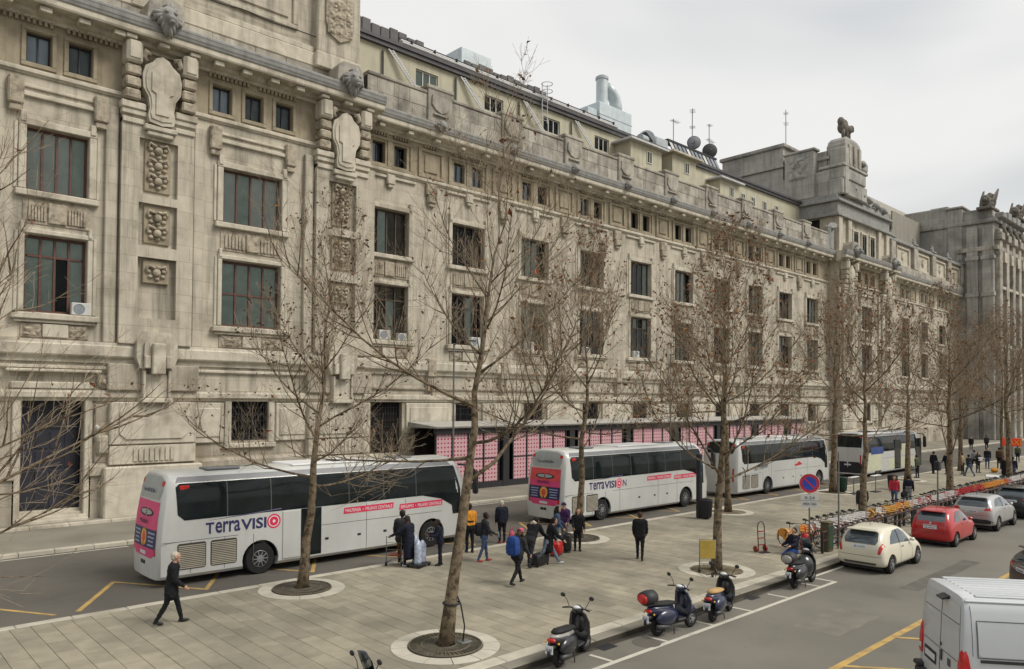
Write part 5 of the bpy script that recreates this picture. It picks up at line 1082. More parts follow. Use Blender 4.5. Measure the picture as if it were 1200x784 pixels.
    # middle door, roof gear, mirrors
    if style == 'pink': MB().box(4.62, 5.38, -h - .012, -h + .01, .40, 2.0).build('door', 'coach_glass', t); MB().box(3.95, 4.6, -h - .03, -h + .01, .40, 1.98, .01).build('open_door_leaf', 'coach_white', t)
    MB().box(1.6, 2.7, -.75, -.05, 3.44, 3.52, .03).build('roof_hatch', 'roof_band', t); MB().box(4.5, 7.8, -.8, .8, 3.42, 3.495, .03).build('air_conditioning_unit', 'coach_roof', t); MB().box(9.0, 9.8, -.4, .4, 3.44, 3.51, .03).build('roof_hatch', 'roof_band', t)
    b = MB().tube([(L_ - .75, -h + .1, 3.15), (L_ - .35, -h - .22, 3.1), (L_ - .1, -h - .28, 2.85)], .045, 7); b.box(L_ - .22, L_ - .02, -h - .42, -h - .16, 1.95, 2.9, .06); b.build('mirror', 'plastic', t, 40)
    b = MB().tube([(L_ - .6, h - .1, 3.1), (L_ - .2, h + .2, 3.0)], .045, 7).box(L_ - .3, L_ - .1, h + .1, h + .34, 2.2, 2.95, .06); b.build('mirror', 'plastic', t, 40)
    return t
coach('white coach with pink rear advert and navy lettering nearest the left edge', 7.6, 23.68 + 1.275, 12.25, (3.2, 10.15), 'pink')
coach('white coach with red and pink rear advert, second in the line', 25.2, 23.60 + 1.275, 12.1, (2.75, 9.75), 'red')
coach('plain white coach with grey script and a small red emblem, third in the line', 40.3, 23.6 + 1.275, 12.6, (3.6, 10.7), 'white')
coach('yellowish and white bus with blue side poster, farthest in the line', 58.6, 23.6 + 1.275, 12.0, (2.6, 9.2), 'city')

# ---- cars
def car_shell(st, name, mt):
    rings_ = []
    for x, zb, zm, zbelt, zt, wm, wb, wt in st:
        hlf = [(0, zb), (wm * .6, zb), (wm * .93, zb + .02), (wm, zb + .14), (wm * 1.005, zm), (wb, zbelt), (wt + (wb - wt) * .35, zbelt + (zt - zbelt) * .6), (wt, zt - (zt - zbelt) * .14 - .012), (wt * .82, zt - .012), (wt * .4, zt), (0, zt + .004)]
        rings_.append([(x, y, z) for y, z in hlf + [(-y, z) for y, z in hlf[-2:0:-1]]])
    b = MB(); b.loft(rings_); me = b.mesh(name, mt, True, recalc=True)
    return final_mesh(me, lambda o: setattr(o.modifiers.new('s', 'SUBSURF'), 'levels', 2), name)
def car(label, x, y, rz, st, paint, wheels, wr, spec, cat='car', group='cars parked along the kerb'):
    t = thing('parked_car', label, cat, (x, y, ZR), rz, group)
    sh = car_shell(st, 'body', paint); bv = bvh_of(sh); hw = max(s[5] for s in st)
    cuts = [MB().lathe([(wr + .055, -.35), (wr + .055, .35)], (wx, s * (hw - .08), wr), 24, 'y') for wx in wheels for s in (-1, 1)]
    body = boolean_cut(sh, cuts, 'body'); body.polygons.foreach_set('use_smooth', [True] * len(body.polygons)); body.set_sharp_from_angle(angle=R(40)); bo = link('body', body, t)
    WMm = spec.get('wm') or wheel_meshes(wr, .2, wr * .66, 'car', spec.get('spokes', 5))
    for wx in wheels: add_wheel(t, WMm, wx, -hw + .115, wr); add_wheel(t, WMm, wx, hw - .115, wr, True)
    for wx in wheels:
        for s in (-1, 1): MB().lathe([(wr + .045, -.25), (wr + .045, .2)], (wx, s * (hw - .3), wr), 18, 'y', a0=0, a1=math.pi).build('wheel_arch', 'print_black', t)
    MB().box(wheels[0] - .4, wheels[1] + .4, -hw + .2, hw - .2, .12, .24).build('underside', 'print_black', t)
    D = lambda nm, poly, ax, sd, m, off=.006, step=.1, par=None: decal(bv, poly, ax, sd, off, step, reach=9 if ax == 'x' else 5).build(nm, m, par or t, True)
    for nm, poly, m, off in spec['side']:
        for s in (-1, 1): D(nm, poly, 'y', s, m, off)
    for nm, poly, m, off in spec['rear']: D(nm, poly, 'x', -1, m, off)
    for nm, poly, m, off in spec['rear2']:
        for s in (-1, 1): D(nm, [(s * a, c) for a, c in poly], 'x', -1, m, off)
    for nm, poly, m, off in spec.get('front', []): D(nm, poly, 'x', 1, m, off)
    for nm, poly, m, off in spec.get('top', []): D(nm, poly, 'z', 1, m, off)
    if 'txt' in spec:
        tx, z_, sl = spec['txt']; me = text_mesh(tx, .085); a, c = fit_width(me); me.transform(Matrix.Diagonal((.36 / (c - a), 1, 1, 1))); me.materials.clear(); me.materials.append(MATS['logo_navy'])
        h = bv.ray_cast(Vector((-9, 0, z_)), Vector((1, 0, 0))); me.transform(Matrix.Translation((h[0].x - .022, .18, z_ - .03)) @ Matrix.Rotation(R(sl), 4, 'Y') @ Matrix(((0, 0, -1, 0), (-1, 0, 0, 0), (0, 1, 0, 0), (0, 0, 0, 1)))); link('lettering', me, t)
    for s in (-1, 1):
        mx_ = spec['mirror']; MB().box(mx_[0] - .07, mx_[0] + .1, s * (mx_[1] + .07) - .07, s * (mx_[1] + .07) + .07, mx_[2], mx_[2] + .11, .03).build('mirror', paint, t, 40)
    if 'spoiler' in spec: x0, x1, w_, z0, z1 = spec['spoiler']; MB().box(x0, x1, -w_, w_, z0, z1, .02).build('spoiler', paint, t)
    MB().tube([(spec['ant'][0], 0, spec['ant'][1]), (spec['ant'][0] - .18, 0, spec['ant'][1] + .22)], .008, 5).build('aerial', 'plastic', t)
    return t
mat('paint_cream', (.66, .62, .49), .3, .5, var=.03, scale=2, coat=.6); mat('paint_red', (.42, .016, .018), .28, .5, var=.05, scale=2, coat=.7); mat('paint_silver', (.48, .48, .47), .3, .5, metal=.55, var=.05, coat=.5); mat('paint_black', (.02, .021, .024), .25, .5, var=.1, coat=.7); mat('paint_dark_red', (.05, .012, .014), .3, .5, var=.1, coat=.6)
mat('car_glass', (.04, .06, .075), .04, .8, var=.15, coat=.6); mat('paint_van', (.52, .54, .55), .35, .5, var=.03, scale=1.5, coat=.4)
#           x     zb   zm   zbelt zt    wm   wb   wt
hatch = [(0.00, .42, .55, .72, .80, .55, .54, .50), (.05, .28, .52, .82, .98, .74, .70, .58), (.16, .22, .52, .90, 1.20, .80, .755, .59), (.42, .20, .52, .93, 1.42, .83, .79, .60), (.8, .20, .52, .92, 1.49, .84, .80, .605), (1.5, .19, .52, .90, 1.525, .84, .81, .61), (2.1, .19, .52, .87, 1.45, .84, .81, .60), (2.55, .19, .52, .84, 1.17, .84, .80, .62), (2.95, .19, .5, .80, .97, .83, .78, .62), (3.4, .20, .48, .72, .88, .80, .75, .55), (3.7, .24, .44, .6, .74, .72, .66, .45), (3.83, .34, .42, .5, .6, .5, .48, .38)]
car('cream white three-door hatchback parked first behind the scooters', 26.0, 10.66, 0, hatch, 'paint_cream', (.66, 3.03), .30, dict(
    side=[('side_window', [(.62, .98), (1.5, .95), (2.38, .90), (2.05, 1.24), (1.7, 1.385), (1.15, 1.375), (.8, 1.2)], 'car_glass', .006), ('window_pillar', [(1.36, .95), (1.43, .95), (1.43, 1.39), (1.36, 1.385)], 'plastic', .009), ('door_seam', [(1.40, .26), (1.412, .26), (1.43, .94), (1.418, .94)], 'seam', .005), ('door_seam', [(2.45, .26), (2.462, .26), (2.45, .85), (2.438, .85)], 'seam', .005), ('door_handle', rrect(1.5, 1.7, .80, .84, .015), 'chrome', .012), ('sill_trim', [(1.02, .20), (2.66, .20), (2.66, .25), (1.02, .25)], 'plastic', .006)],
    rear=[('rear_window', [(-.5, .98), (.5, .98), (.56, 1.1), (.50, 1.33), (.4, 1.37), (-.4, 1.37), (-.50, 1.33), (-.56, 1.1)], 'car_glass', .008), ('number_plate', rrect(-.25, .25, .84, .95, .02), 'plate', .012), ('bumper_seam', [(-.7, .585), (.7, .585), (.7, .597), (-.7, .597)], 'seam', .006), ('bumper_trim', [(-.5, .30), (.5, .30), (.55, .38), (-.55, .38)], 'seam', .006)],
    rear2=[('tail_lamp', [(.58, .70), (.66, .68), (.74, .95), (.68, 1.04), (.62, .92)], 'lamp_red', .010)], mirror=(2.32, .80, .92), ant=(.95, 1.5), txt=('EK 412 PT', .895, -22), spoiler=(.16, .46, .5, 1.41, 1.45)))
tiny = [(0.00, .40, .52, .68, .78, .52, .52, .48), (.04, .27, .5, .80, .95, .70, .68, .56), (.13, .21, .5, .88, 1.14, .77, .73, .57), (.36, .19, .5, .92, 1.38, .80, .765, .58), (.75, .18, .5, .92, 1.465, .81, .775, .59), (1.35, .18, .5, .91, 1.49, .815, .78, .60), (1.9, .18, .5, .89, 1.42, .815, .78, .59), (2.3, .18, .5, .86, 1.15, .81, .77, .60), (2.65, .18, .5, .83, .99, .80, .76, .60), (3.1, .19, .48, .77, .90, .77, .72, .54), (3.4, .23, .44, .62, .76, .70, .64, .44), (3.54, .32, .42, .5, .6, .48, .46, .38)]
car('small red retro hatchback parked behind the cream hatchback', 32.95, 10.72, 0, tiny, 'paint_red', (.62, 2.92), .29, dict(
    side=[('side_window', [(.55, .98), (1.4, .97), (2.15, .94), (1.85, 1.22), (1.5, 1.36), (1.0, 1.35), (.7, 1.18)], 'car_glass', .006), ('window_pillar', [(1.22, .96), (1.3, .96), (1.3, 1.37), (1.22, 1.37)], 'paint_red', .009), ('door_seam', [(1.26, .25), (1.272, .25), (1.28, .95), (1.268, .95)], 'seam', .005), ('door_handle', rrect(1.38, 1.56, .83, .865, .015), 'chrome', .012), ('sill_trim', [(1.0, .18), (2.5, .18), (2.5, .23), (1.0, .23)], 'plastic', .006)],
    rear=[('rear_window', [(-.52, 1.0), (.52, 1.0), (.5, 1.3), (.4, 1.36), (-.4, 1.36), (-.5, 1.3)], 'car_glass', .008), ('trim_bar', rrect(-.26, .26, .835, .87, .015), 'chrome', .016), ('number_plate', rrect(-.25, .25, .70, .81, .02), 'plate', .012), ('bumper_seam', [(-.66, .56), (.66, .56), (.66, .572), (-.66, .572)], 'seam', .006), ('badge', circle(0, .93, .045, 14), 'chrome', .012)],
    rear2=[('tail_lamp', rrect(.56, .67, .66, .88, .04), 'lamp_red', .010)], mirror=(2.1, .78, .95), ant=(.8, 1.47), txt=('FA 739 LX', .75, -16), spoiler=(.13, .4, .46, 1.37, 1.41)))
suv = [(0.00, .48, .62, .82, .92, .62, .60, .54), (.05, .32, .6, .95, 1.1, .82, .78, .64), (.16, .26, .6, 1.02, 1.32, .87, .82, .63), (.42, .24, .6, 1.05, 1.5, .89, .84, .63), (.9, .23, .6, 1.05, 1.56, .89, .85, .64), (1.7, .23, .6, 1.02, 1.58, .89, .86, .65), (2.3, .23, .6, 1.0, 1.5, .89, .86, .64), (2.75, .23, .6, .97, 1.25, .89, .85, .66), (3.15, .23, .58, .94, 1.1, .88, .83, .66), (3.7, .25, .56, .86, 1.0, .85, .79, .58), (4.0, .3, .52, .72, .85, .77, .7, .48), (4.13, .4, .5, .6, .7, .55, .52, .42)]
suvspec = lambda tx, low: dict(
    side=[('side_window', [(.5, 1.14), (1.5, 1.08), (2.6, 1.04), (2.2, 1.35), (1.8, 1.45), (1.1, 1.44), (.75, 1.36)], 'car_glass', .006), ('window_pillar', [(1.5, 1.06), (1.58, 1.06), (1.56, 1.46), (1.48, 1.46)], 'plastic', .009), ('door_seam', [(1.53, .3), (1.542, .3), (1.55, 1.06), (1.538, 1.06)], 'seam', .005), ('door_seam', [(2.6, .3), (2.612, .3), (2.6, 1.0), (2.588, 1.0)], 'seam', .005), ('door_handle', rrect(1.65, 1.85, .93, .97, .015), 'chrome', .012), ('lower_cladding', [(1.0, .24), (2.9, .24), (2.9, .38), (1.0, .38)], 'plastic', .006), ('wheel_trim', [(1.0, .24), (1.06, .24), (1.06, .6), (1.0, .55)], 'plastic', .007)],
    rear=[('rear_window', [(-.6, 1.1), (.6, 1.1), (.62, 1.2), (.52, 1.42), (-.52, 1.42), (-.62, 1.2)], 'car_glass', .008), ('number_plate', rrect(-.25, .25, .84, .95, .02), 'plate', .012), ('bumper', [(-.8, .28), (.8, .28), (.82, .5), (.6, .56), (-.6, .56), (-.82, .5)], low, .007), ('tailgate_seam', [(-.66, .72), (.66, .72), (.66, .732), (-.66, .732)], 'seam', .006)],
    rear2=[('tail_lamp', [(.46, .96), (.78, .94), (.80, 1.06), (.55, 1.08)], 'lamp_red', .010)], mirror=(2.5, .85, 1.05), ant=(.8, 1.56), txt=(tx, .89, -14), spoiler=(.2, .5, .56, 1.49, 1.53))
car('silver grey crossover with black lower bumper parked behind the red hatchback', 38.35, 10.74, 0, suv, 'paint_silver', (.76, 3.36), .335, suvspec('EY 826 KB', 'plastic'))
car('black crossover parked last, partly hidden behind the silver crossover', 43.9, 10.55, 0, suv, 'paint_black', (.76, 3.36), .335, suvspec('FC 154 RD', 'plastic'))
car('dark car in the angled bay beyond the white van, cut by the right edge', 25.8, 5.98, R(-52), suv, 'paint_dark_red', (.76, 3.36), .335, suvspec('DW 660 NS', 'paint_dark_red'), group='vehicles in the angled bays')

# ---- delivery van, parked nose-in at an angle
def van():
    t = thing('delivery_van', 'white delivery van seen from behind in the angled bay at the lower right', 'van', (15.66, 4.95, ZR), R(-52.5), 'vehicles in the angled bays')
    h = 1.02; L_ = 5.4; zt = 2.28
    half = [(0, .3), (h * .95, .3), (h, .4), (h, 1.1), (h - .03, 1.6), (h - .10, 2.05), (h - .16, zt - .1), (h - .24, zt - .02), (h - .4, zt), (0, zt + .01)]
    sec = half + [(-y, z) for y, z in half[-2:0:-1]]; rings_ = []
    for x, f, top in ((0, .93, zt - .05), (.02, .97, zt - .01), (.07, .995, zt), (.2, 1, zt), (2.5, 1, zt), (3.7, 1, zt), (4.0, 1, zt - .04), (4.35, .99, 1.9), (4.65, .97, 1.45), (5.0, .94, 1.2), (5.3, .86, 1.02), (5.4, .75, .85)):
        rings_.append([(x + (.10 * max(0, z - 1.0) / 1.3 if x < .1 else 0), y * f, .3 + (z - .3) * (top - .3) / (zt - .3)) for y, z in sec])
    m = MB(); m.loft(rings_); sh = m.mesh('body', 'paint_van', recalc=True); bv = bvh_of(sh)
    wr = .34; ws = (.95, 4.4)
    body = boolean_cut(sh, [MB().lathe([(wr + .06, -.35), (wr + .06, .35)], (wx, s * (h - .08), wr), 24, 'y') for wx in ws for s in (-1, 1)], 'body'); body.polygons.foreach_set('use_smooth', [True] * len(body.polygons)); body.set_sharp_from_angle(angle=R(35)); link('body', body, t)
    wm = wheel_meshes(wr, .22, .21, 'van', 6)
    for wx in ws: add_wheel(t, wm, wx, -h + .13, wr); add_wheel(t, wm, wx, h - .13, wr, True)
    MB().box(.3, 5, -h + .2, h - .2, .2, .32).build('underside', 'print_black', t)
    D = lambda nm, poly, ax, sd, m, off=.006, step=.15, par=None: decal(bv, poly, ax, sd, off, step, reach=9 if ax == 'x' else 5).build(nm, m, par or t, True)
    X = lambda nm, poly, m, off=.006: D(nm, poly, 'x', -1, m, off)
    for s in (-1, 1):
        MB().loft([[(-.015 + a_, s * (h - .17 + b_), z_), (.14 - b_, s * (h - .17 + b_), z_), (.14 - b_, s * (h + .014 - c_), z_), (.03 + a_, s * (h + .012 - c_), z_), (-.015 + a_, s * (h - .04 - c_), z_)] for z_, a_, b_, c_ in ((.76, .01, .02, .0), (.82, 0, 0, 0), (1.1, .01, 0, .005), (1.3, .03, .03, .02), (1.38, .05, .06, .035))]).build('tail_lamp', 'lamp_red', t, 40, recalc=True); MB().box(-.022, .0, s * (h - .1) - .05, s * (h - .1) + .05, .86, .95, .01).build('reverse_lamp', 'lamp_clear', t)
        d_ = X('rear_door', [(s * .015, .5), (s * .015, 2.12), (s * .78, 2.12), (s * .84, 1.5), (s * .84, .5)], 'paint_van', .010)
        D('door_crease', [(s * .05, 1.78), (s * .8, 1.78), (s * .8, 1.795), (s * .05, 1.795)], 'x', -1, 'seam', .014)
        D('door_crease', [(s * .05, 1.12), (s * .8, 1.12), (s * .8, 1.135), (s * .05, 1.135)], 'x', -1, 'seam', .014)
    X('door_seam', [(-.008, .5), (.008, .5), (.008, 2.12), (-.008, 2.12)], 'seam', .015)
    X('number_plate', rrect(.2, .7, .80, .92, .02), 'plate', .022); X('plate_recess', rrect(.15, .75, .74, .98, .03), 'print_black', .017)
    X('handle', rrect(-.13, -.05, .92, 1.12, .02), 'print_black', .02); X('lock', circle(-.05, 1.22, .035, 12), 'print_black', .02)
    X('badge', rrect(-.5, -.36, .92, 1.06, .02), 'seam', .018)
    MB().box(-.12, .25, -h + .06, h - .06, .34, .52, .05).build('bumper', 'plastic', t); MB().box(-.13, .1, h - .28, h - .02, .5, .6, .03).build('bumper_end', 'plastic', t)
    b = MB().prism([(.08, 2.12), (-.05, 2.10), (-.05, 2.125), (.06, 2.17), (.16, 2.18)], -.3, -.02, 'y'); b.build('brake_lamp_housing', 'plastic', t)
    # roof ribs and flank panels
    for k in range(9): yk = -.72 + .18 * k; MB().box(.35, 3.9, yk, yk + .09, zt - .01, zt + .018, .008).build('roof_rib', 'paint_van', t)
    MB().box(.12, 4.0, -h + .16, -h + .22, zt - .075, zt - .04, .01).build('roof_gutter', 'paint_van', t)
    for s in (-1, 1):
        D('side_panel', rrect(.28, 2.35, 1.3, 1.9, .07), 'y', s, 'paint_van', .012, .3)
        for (x0, x1, z0, z1) in ((.26, 2.37, 1.90, 1.915), (.26, 2.37, 1.275, 1.29), (.255, .27, 1.28, 1.9), (2.36, 2.375, 1.28, 1.9)): D('panel_seam', [(x0, z0), (x1, z0), (x1, z1), (x0, z1)], 'y', s, 'seam', .016, .3)
        D('slide_rail', [(.3, 1.2), (2.4, 1.2), (2.4, 1.255), (.3, 1.255)], 'y', s, 'plastic', .02, .3); D('door_seam', [(2.55, .45), (2.565, .45), (2.565, 2.05), (2.55, 2.05)], 'y', s, 'seam', .01)
        D('door_seam', [(.18, 1.3), (.19, 1.3), (.19, 2.15), (.18, 2.15)], 'y', s, 'seam', .01)
        D('cab_window', [(3.75, 1.2), (4.55, 1.2), (4.35, 1.6), (4.1, 1.95), (3.75, 1.95)], 'y', s, 'car_glass', .01); MB().box(4.3, 4.42, s * (h + .18) - .12, s * (h + .18) + .12, 1.2, 1.6, .04).build('mirror', 'plastic', t)
    D('windscreen', [(-.8, 1.35), (.8, 1.35), (.72, 1.95), (-.72, 1.95)], 'x', 1, 'car_glass', .012, .15)
van()
# ================================================================ SCOOTERS
mat('pole_dark', (.07, .07, .07), .5, .4, metal=.4); mat('scooter_black', (.018, .019, .022), .3, .5, var=.15, coat=.5); mat('scooter_blue', (.014, .02, .05), .3, .5, var=.15, coat=.5); mat('scooter_grey', (.30, .29, .27), .35, .5, var=.08, coat=.4); mat('seat_black', (.02, .02, .02), .7, .3, var=.2); mat('seat_tan', (.42, .27, .12), .7, .3, var=.15); mat('seat_brown', (.05, .028, .018), .7, .3, var=.2)
SWM = wheel_meshes(.225, .11, .13, 'scooter', 5)
def panel(sections, th=.03):
    """a shaped shell: sections of (x, z, halfwidth, bulge) stacked from bottom to top"""
    rings_ = []
    for x, z, hw, bu in sections:
        f_ = [(x + bu * (1 - (k / 4) ** 2), hw * k / 4, z) for k in (-4, -2.8, -1.4, 0, 1.4, 2.8, 4)]; bk = [(px_ - th, py_, pz_) for px_, py_, pz_ in f_[::-1]]; rings_.append(f_ + bk)
    m = MB(); m.loft(rings_); return m
def scooter(label, x, y, rz, paint, tail, seat, box=None, screen=False, tan_front=None):
    t = thing('scooter', label, 'scooter', (x, y, ZR), rz, 'scooters parked at the kerb'); B_ = lambda n, b, m, s=True: b.build(n, m, t, s, recalc=True)
    add_wheel(t, SWM, .25, 0, .225); add_wheel(t, SWM, 1.5, 0, .225)
    B_('body_shell', MB().tube([(.92, 0, .36), (.78, 0, .44), (.58, 0, .52), (.32, 0, .58), (.08, 0, .64), (-.08, 0, .68)], [.12, .18, .21, .2, .15, .05], 12, sy=.9), 'scooter_black' if tail == 'scooter_grey' else tail)
    B_('tail_cowl', MB().tube([(.7, 0, .66), (.4, 0, .67), (.1, 0, .70), (-.1, 0, .73)], [.14, .17, .14, .04], 10, sy=.5), tail)
    for s in (-1, 1): B_('side_cowl', MB().ball((.42, s * .15, .46), .38, .11, .2, 14, 8), 'scooter_black' if tail == 'scooter_grey' else tail)
    B_('under_frame', MB().box(.3, 1.2, -.09, .09, .2, .36, .04).box(.1, .5, -.16, -.06, .16, .34, .04), 'plastic', False)
    B_('floorboard', MB().box(.82, 1.22, -.19, .19, .29, .35, .025), 'plastic', False)
    B_('leg_shield', panel([(1.14, .28, .2, .03), (1.24, .5, .26, .06), (1.24, .75, .25, .07), (1.18, .94, .19, .06), (1.13, 1.03, .12, .05)], .05), paint)
    B_('steering_column', MB().tube([(1.17, 0, .9), (1.5, 0, .225)], .035, 8), 'plastic'); B_('front_fender', MB().tube([(1.30, 0, .36), (1.4, 0, .46), (1.55, 0, .47), (1.68, 0, .38)], [.06, .085, .085, .05], 10), paint)
    B_('front_cowl', MB().ball((1.28, 0, .72), .10, .15, .24, 12, 8), paint)
    B_('headset', MB().ball((1.13, 0, 1.04), .13, .13, .10, 12, 8), paint); B_('headlamp', MB().ball((1.24, 0, 1.04), .05, .08, .07, 10, 6), 'lamp_clear'); B_('instruments', MB().ball((1.06, 0, 1.10), .08, .09, .04, 10, 6), 'lamp_clear')
    hb = MB()
    for s in (-1, 1): hb.tube([(1.12, 0, 1.05), (1.1, s * .18, 1.07), (1.02, s * .34, 1.06)], [.022, .016, .018], 7); hb.tube([(1.08, s * .22, 1.08), (1.16, s * .33, 1.05)], .007, 5)
    B_('handlebar', hb, 'rubber')
    for s in (-1, 1): B_('mirror', MB().tube([(1.1, s * .2, 1.08), (1.12, s * .27, 1.22), (1.1, s * .33, 1.3)], .008, 5).ball((1.09, s * .36, 1.33), .022, .065, .05, 10, 6), 'plastic')
    B_('seat', MB().tube([(.88, 0, .72), (.7, 0, .745), (.45, 0, .76), (.2, 0, .79), (.02, 0, .80)], [.09, .13, .145, .14, .08], 12, sy=.45), seat)
    B_('tail_lamp', MB().ball((-.09, 0, .66), .05, .11, .05, 10, 6), 'lamp_red'); pl = B_('number_plate', MB().box(-.2, -.185, -.09, .09, .4, .57), 'plate', False); 
    me = text_mesh('EX 427', .05); a, c = fit_width(me); me.transform(Matrix.Diagonal((.14 / (c - a), 1.5, 1, 1))); me.materials.clear(); me.materials.append(MATS['logo_navy']); me.transform(Matrix.Translation((-.203, .07, .46)) @ Matrix(((0, 0, -1, 0), (-1, 0, 0, 0), (0, 1, 0, 0), (0, 0, 0, 1)))); link('lettering', me, t)
    B_('mudguard', MB().tube([(.12, 0, .5), (-.06, 0, .5), (-.19, 0, .42), (-.2, 0, .34)], [.05, .055, .05, .03], 8), 'plastic')
    B_('exhaust', MB().tube([(.6, -.14, .22), (.4, -.18, .24), (.02, -.19, .30)], [.025, .055, .05], 9), 'pole_dark'); B_('stand', MB().tube([(.75, -.1, .25), (.68, -.16, .01)], .014, 6).tube([(.75, .1, .25), (.68, .16, .01)], .014, 6), 'plastic')
    for s in (-1, 1): B_('indicator', MB().ball((-.06, s * .16, .6), .03, .025, .025, 8, 5), 'ad_yellow')
    if box: b = MB(); b.tube([(-.3, 0, .98), (-.28, 0, .98), (-.1, 0, 1.0), (.06, 0, 1.0), (.1, 0, 1.0)], [.1, .19, .21, .2, .12], 14, sy=.8); B_('top_box', b, 'plastic'); B_('top_box_reflector', MB().tube([(-.33, 0, .98), (-.29, 0, .98)], [.14, .17], 14, sy=.75), box); B_('rack', MB().box(-.2, .15, -.1, .1, .8, .84), 'plastic', False)
    if screen: B_('leg_cover', MB().ball((.98, 0, .6), .34, .27, .36, 14, 10).ball((.6, 0, .5), .4, .24, .26, 12, 8), 'scooter_black'); B_('windscreen', panel([(1.2, 1.05, .15, .05), (1.1, 1.3, .17, .06), (1.02, 1.45, .12, .05)], .01), 'car_glass')
    return t
scooter('black scooter with pale grey tail and blue plate, nearest of the row', 11.62, 11.16, R(15), 'scooter_black', 'scooter_grey', 'seat_black')
scooter('dark blue scooter with a red-lensed round top box', 14.98, 11.12, R(-5), 'scooter_blue', 'scooter_blue', 'seat_black', 'lamp_red')
scooter('dark scooter with a tan seat behind the one with the top box', 17.05, 10.80, R(12), 'scooter_black', 'scooter_blue', 'seat_tan')
scooter('black maxi scooter with silver-topped rear box, before the cream hatchback', 22.0, 11.08, R(2), 'scooter_black', 'scooter_black', 'seat_black', 'scooter_grey', True)
scooter('dark scooter at the bottom edge with only its handlebar showing', 5.9, 11.0, R(8), 'scooter_black', 'scooter_black', 'seat_black', None, True)

# ================================================================ SHARED BICYCLES in a docking row
mat('bike_white', (.58, .56, .54), .4, .4, var=.06); mat('bike_orange', (.62, .27, .035), .45, .4, var=.12); mat('bike_red', (.42, .022, .03), .4, .4, var=.12); mat('bike_yellow', (.60, .33, .07), .45, .4, var=.12)
tb = MB(); tb.tube([(.33 * math.cos(2 * math.pi * i / 22), 0, .33 * math.sin(2 * math.pi * i / 22)) for i in range(23)], .019, 5, cap=False); BT = tb.mesh('wheel', 'tyre', True)
sb = MB(); sb.tube([(.30 * math.cos(2 * math.pi * i / 22), 0, .30 * math.sin(2 * math.pi * i / 22)) for i in range(23)], .009, 4, cap=False)
for k in range(10): a = math.pi * 2 * k / 10; sb.bar((.02 * math.cos(a), .015, .02 * math.sin(a)), (.3 * math.cos(a + .2), 0, .3 * math.sin(a + .2)), .005)
sb.tube([(0, -.04, 0), (0, .04, 0)], .025, 7); BR = sb.mesh('rim', 'steel')
def bike_proto(col, guard):
    P = {}
    P['frame'] = MB().tube([(.95, 0, .72), (.6, 0, .42), (.45, 0, .33)], .028, 7).tube([(.45, 0, .33), (.33, 0, .78)], .024, 7).tube([(.45, 0, .33), (0, .04, .34)], .015, 6).tube([(.36, 0, .66), (0, .04, .34)], .013, 6).tube([(.98, 0, .82), (.93, 0, .64)], .03, 7).mesh('frame', col, True)
    P['fork'] = MB().tube([(.95, .05, .66), (1.08, .05, .34)], .013, 6).tube([(.95, -.05, .66), (1.08, -.05, .34)], .013, 6).tube([(.95, -.06, .66), (.95, .06, .66)], .016, 6).mesh('fork', 'steel', True)
    P['handlebar'] = MB().tube([(.97, 0, .8), (.93, 0, 1.02)], .014, 6).tube([(.82, -.28, 1.06), (.92, -.2, 1.05), (.96, 0, 1.02), (.92, .2, 1.05), (.82, .28, 1.06)], .013, 6).mesh('handlebar', 'rubber', True)
    P['grip'] = MB().tube([(.80, -.29, 1.06), (.88, -.24, 1.06)], .02, 6).mesh('grip', 'rubber', True)
    P['saddle'] = MB().tube([(.48, 0, .95), (.36, 0, .96), (.22, 0, .965), (.18, 0, .96)], [.03, .055, .095, .06], 9, sy=.5).tube([(.33, 0, .77), (.31, 0, .94)], .014, 6).mesh('saddle', 'seat_black', True)
    g = MB(); 
    for cx, a0, a1 in ((0, 20, 200), (1.08, 5, 150)):
        pts = [R(a0 + (a1 - a0) * i / 9) for i in range(10)]
        g.loft([[(cx + r_ * math.cos(a), s, .34 + r_ * math.sin(a)) for r_, s in ((.365, -.045), (.39, -.03), (.39, .03), (.365, .045))] for a in pts])
    g.prism([(-.28, .45), (.0, .34), (.15, .6), (-.02, .72), (-.2, .66)], -.05, -.03).prism([(-.28, .45), (.0, .34), (.15, .6), (-.02, .72), (-.2, .66)], .03, .05); P['fender'] = g.mesh('fender', guard)
    b = MB()
    for z_, w_, d_ in ((.80, .13, .11), (.90, .15, .13), (1.0, .17, .15)): b.tube([(1.15 - d_, -w_, z_), (1.15 + d_, -w_, z_), (1.15 + d_, w_, z_), (1.15 - d_, w_, z_), (1.15 - d_, -w_, z_)], .009, 5)
    for k in range(8): a = k * math.pi / 4; b.bar((1.15 + .11 * math.cos(a), .13 * math.sin(a), .8), (1.15 + .15 * math.cos(a), .17 * math.sin(a), 1.0), .008)
    b.box(1.05, 1.25, -.12, .12, .79, .80); b.box(1.0, 1.02, -.15, .15, .80, .99); P['basket'] = b.mesh('basket', guard)
    P['chainguard'] = MB().prism([(.02, .28), (.5, .24), (.55, .36), (.45, .42), (.02, .40)], -.06, -.045).mesh('chainguard', col)
    P['pedals'] = MB().bar((.45, -.09, .33), (.58, -.09, .25), .02).box(.54, .64, -.2, -.1, .23, .25).bar((.45, .09, .33), (.32, .09, .41), .02).box(.27, .37, .1, .2, .4, .42).mesh('pedals', 'plastic')
    P['dock'] = MB().box(1.36, 1.46, -.06, .06, 0, .78, .03).mesh('dock', 'plastic')
    return P
mat('bike_vermilion', (.50, .10, .03), .45, .4, var=.15)
BP = {'w': bike_proto('bike_vermilion', 'bike_white'), 'o': bike_proto('bike_orange', 'bike_orange'), 'y': bike_proto('bike_yellow', 'bike_yellow'), 'r': bike_proto('bike_red', 'bike_red')}
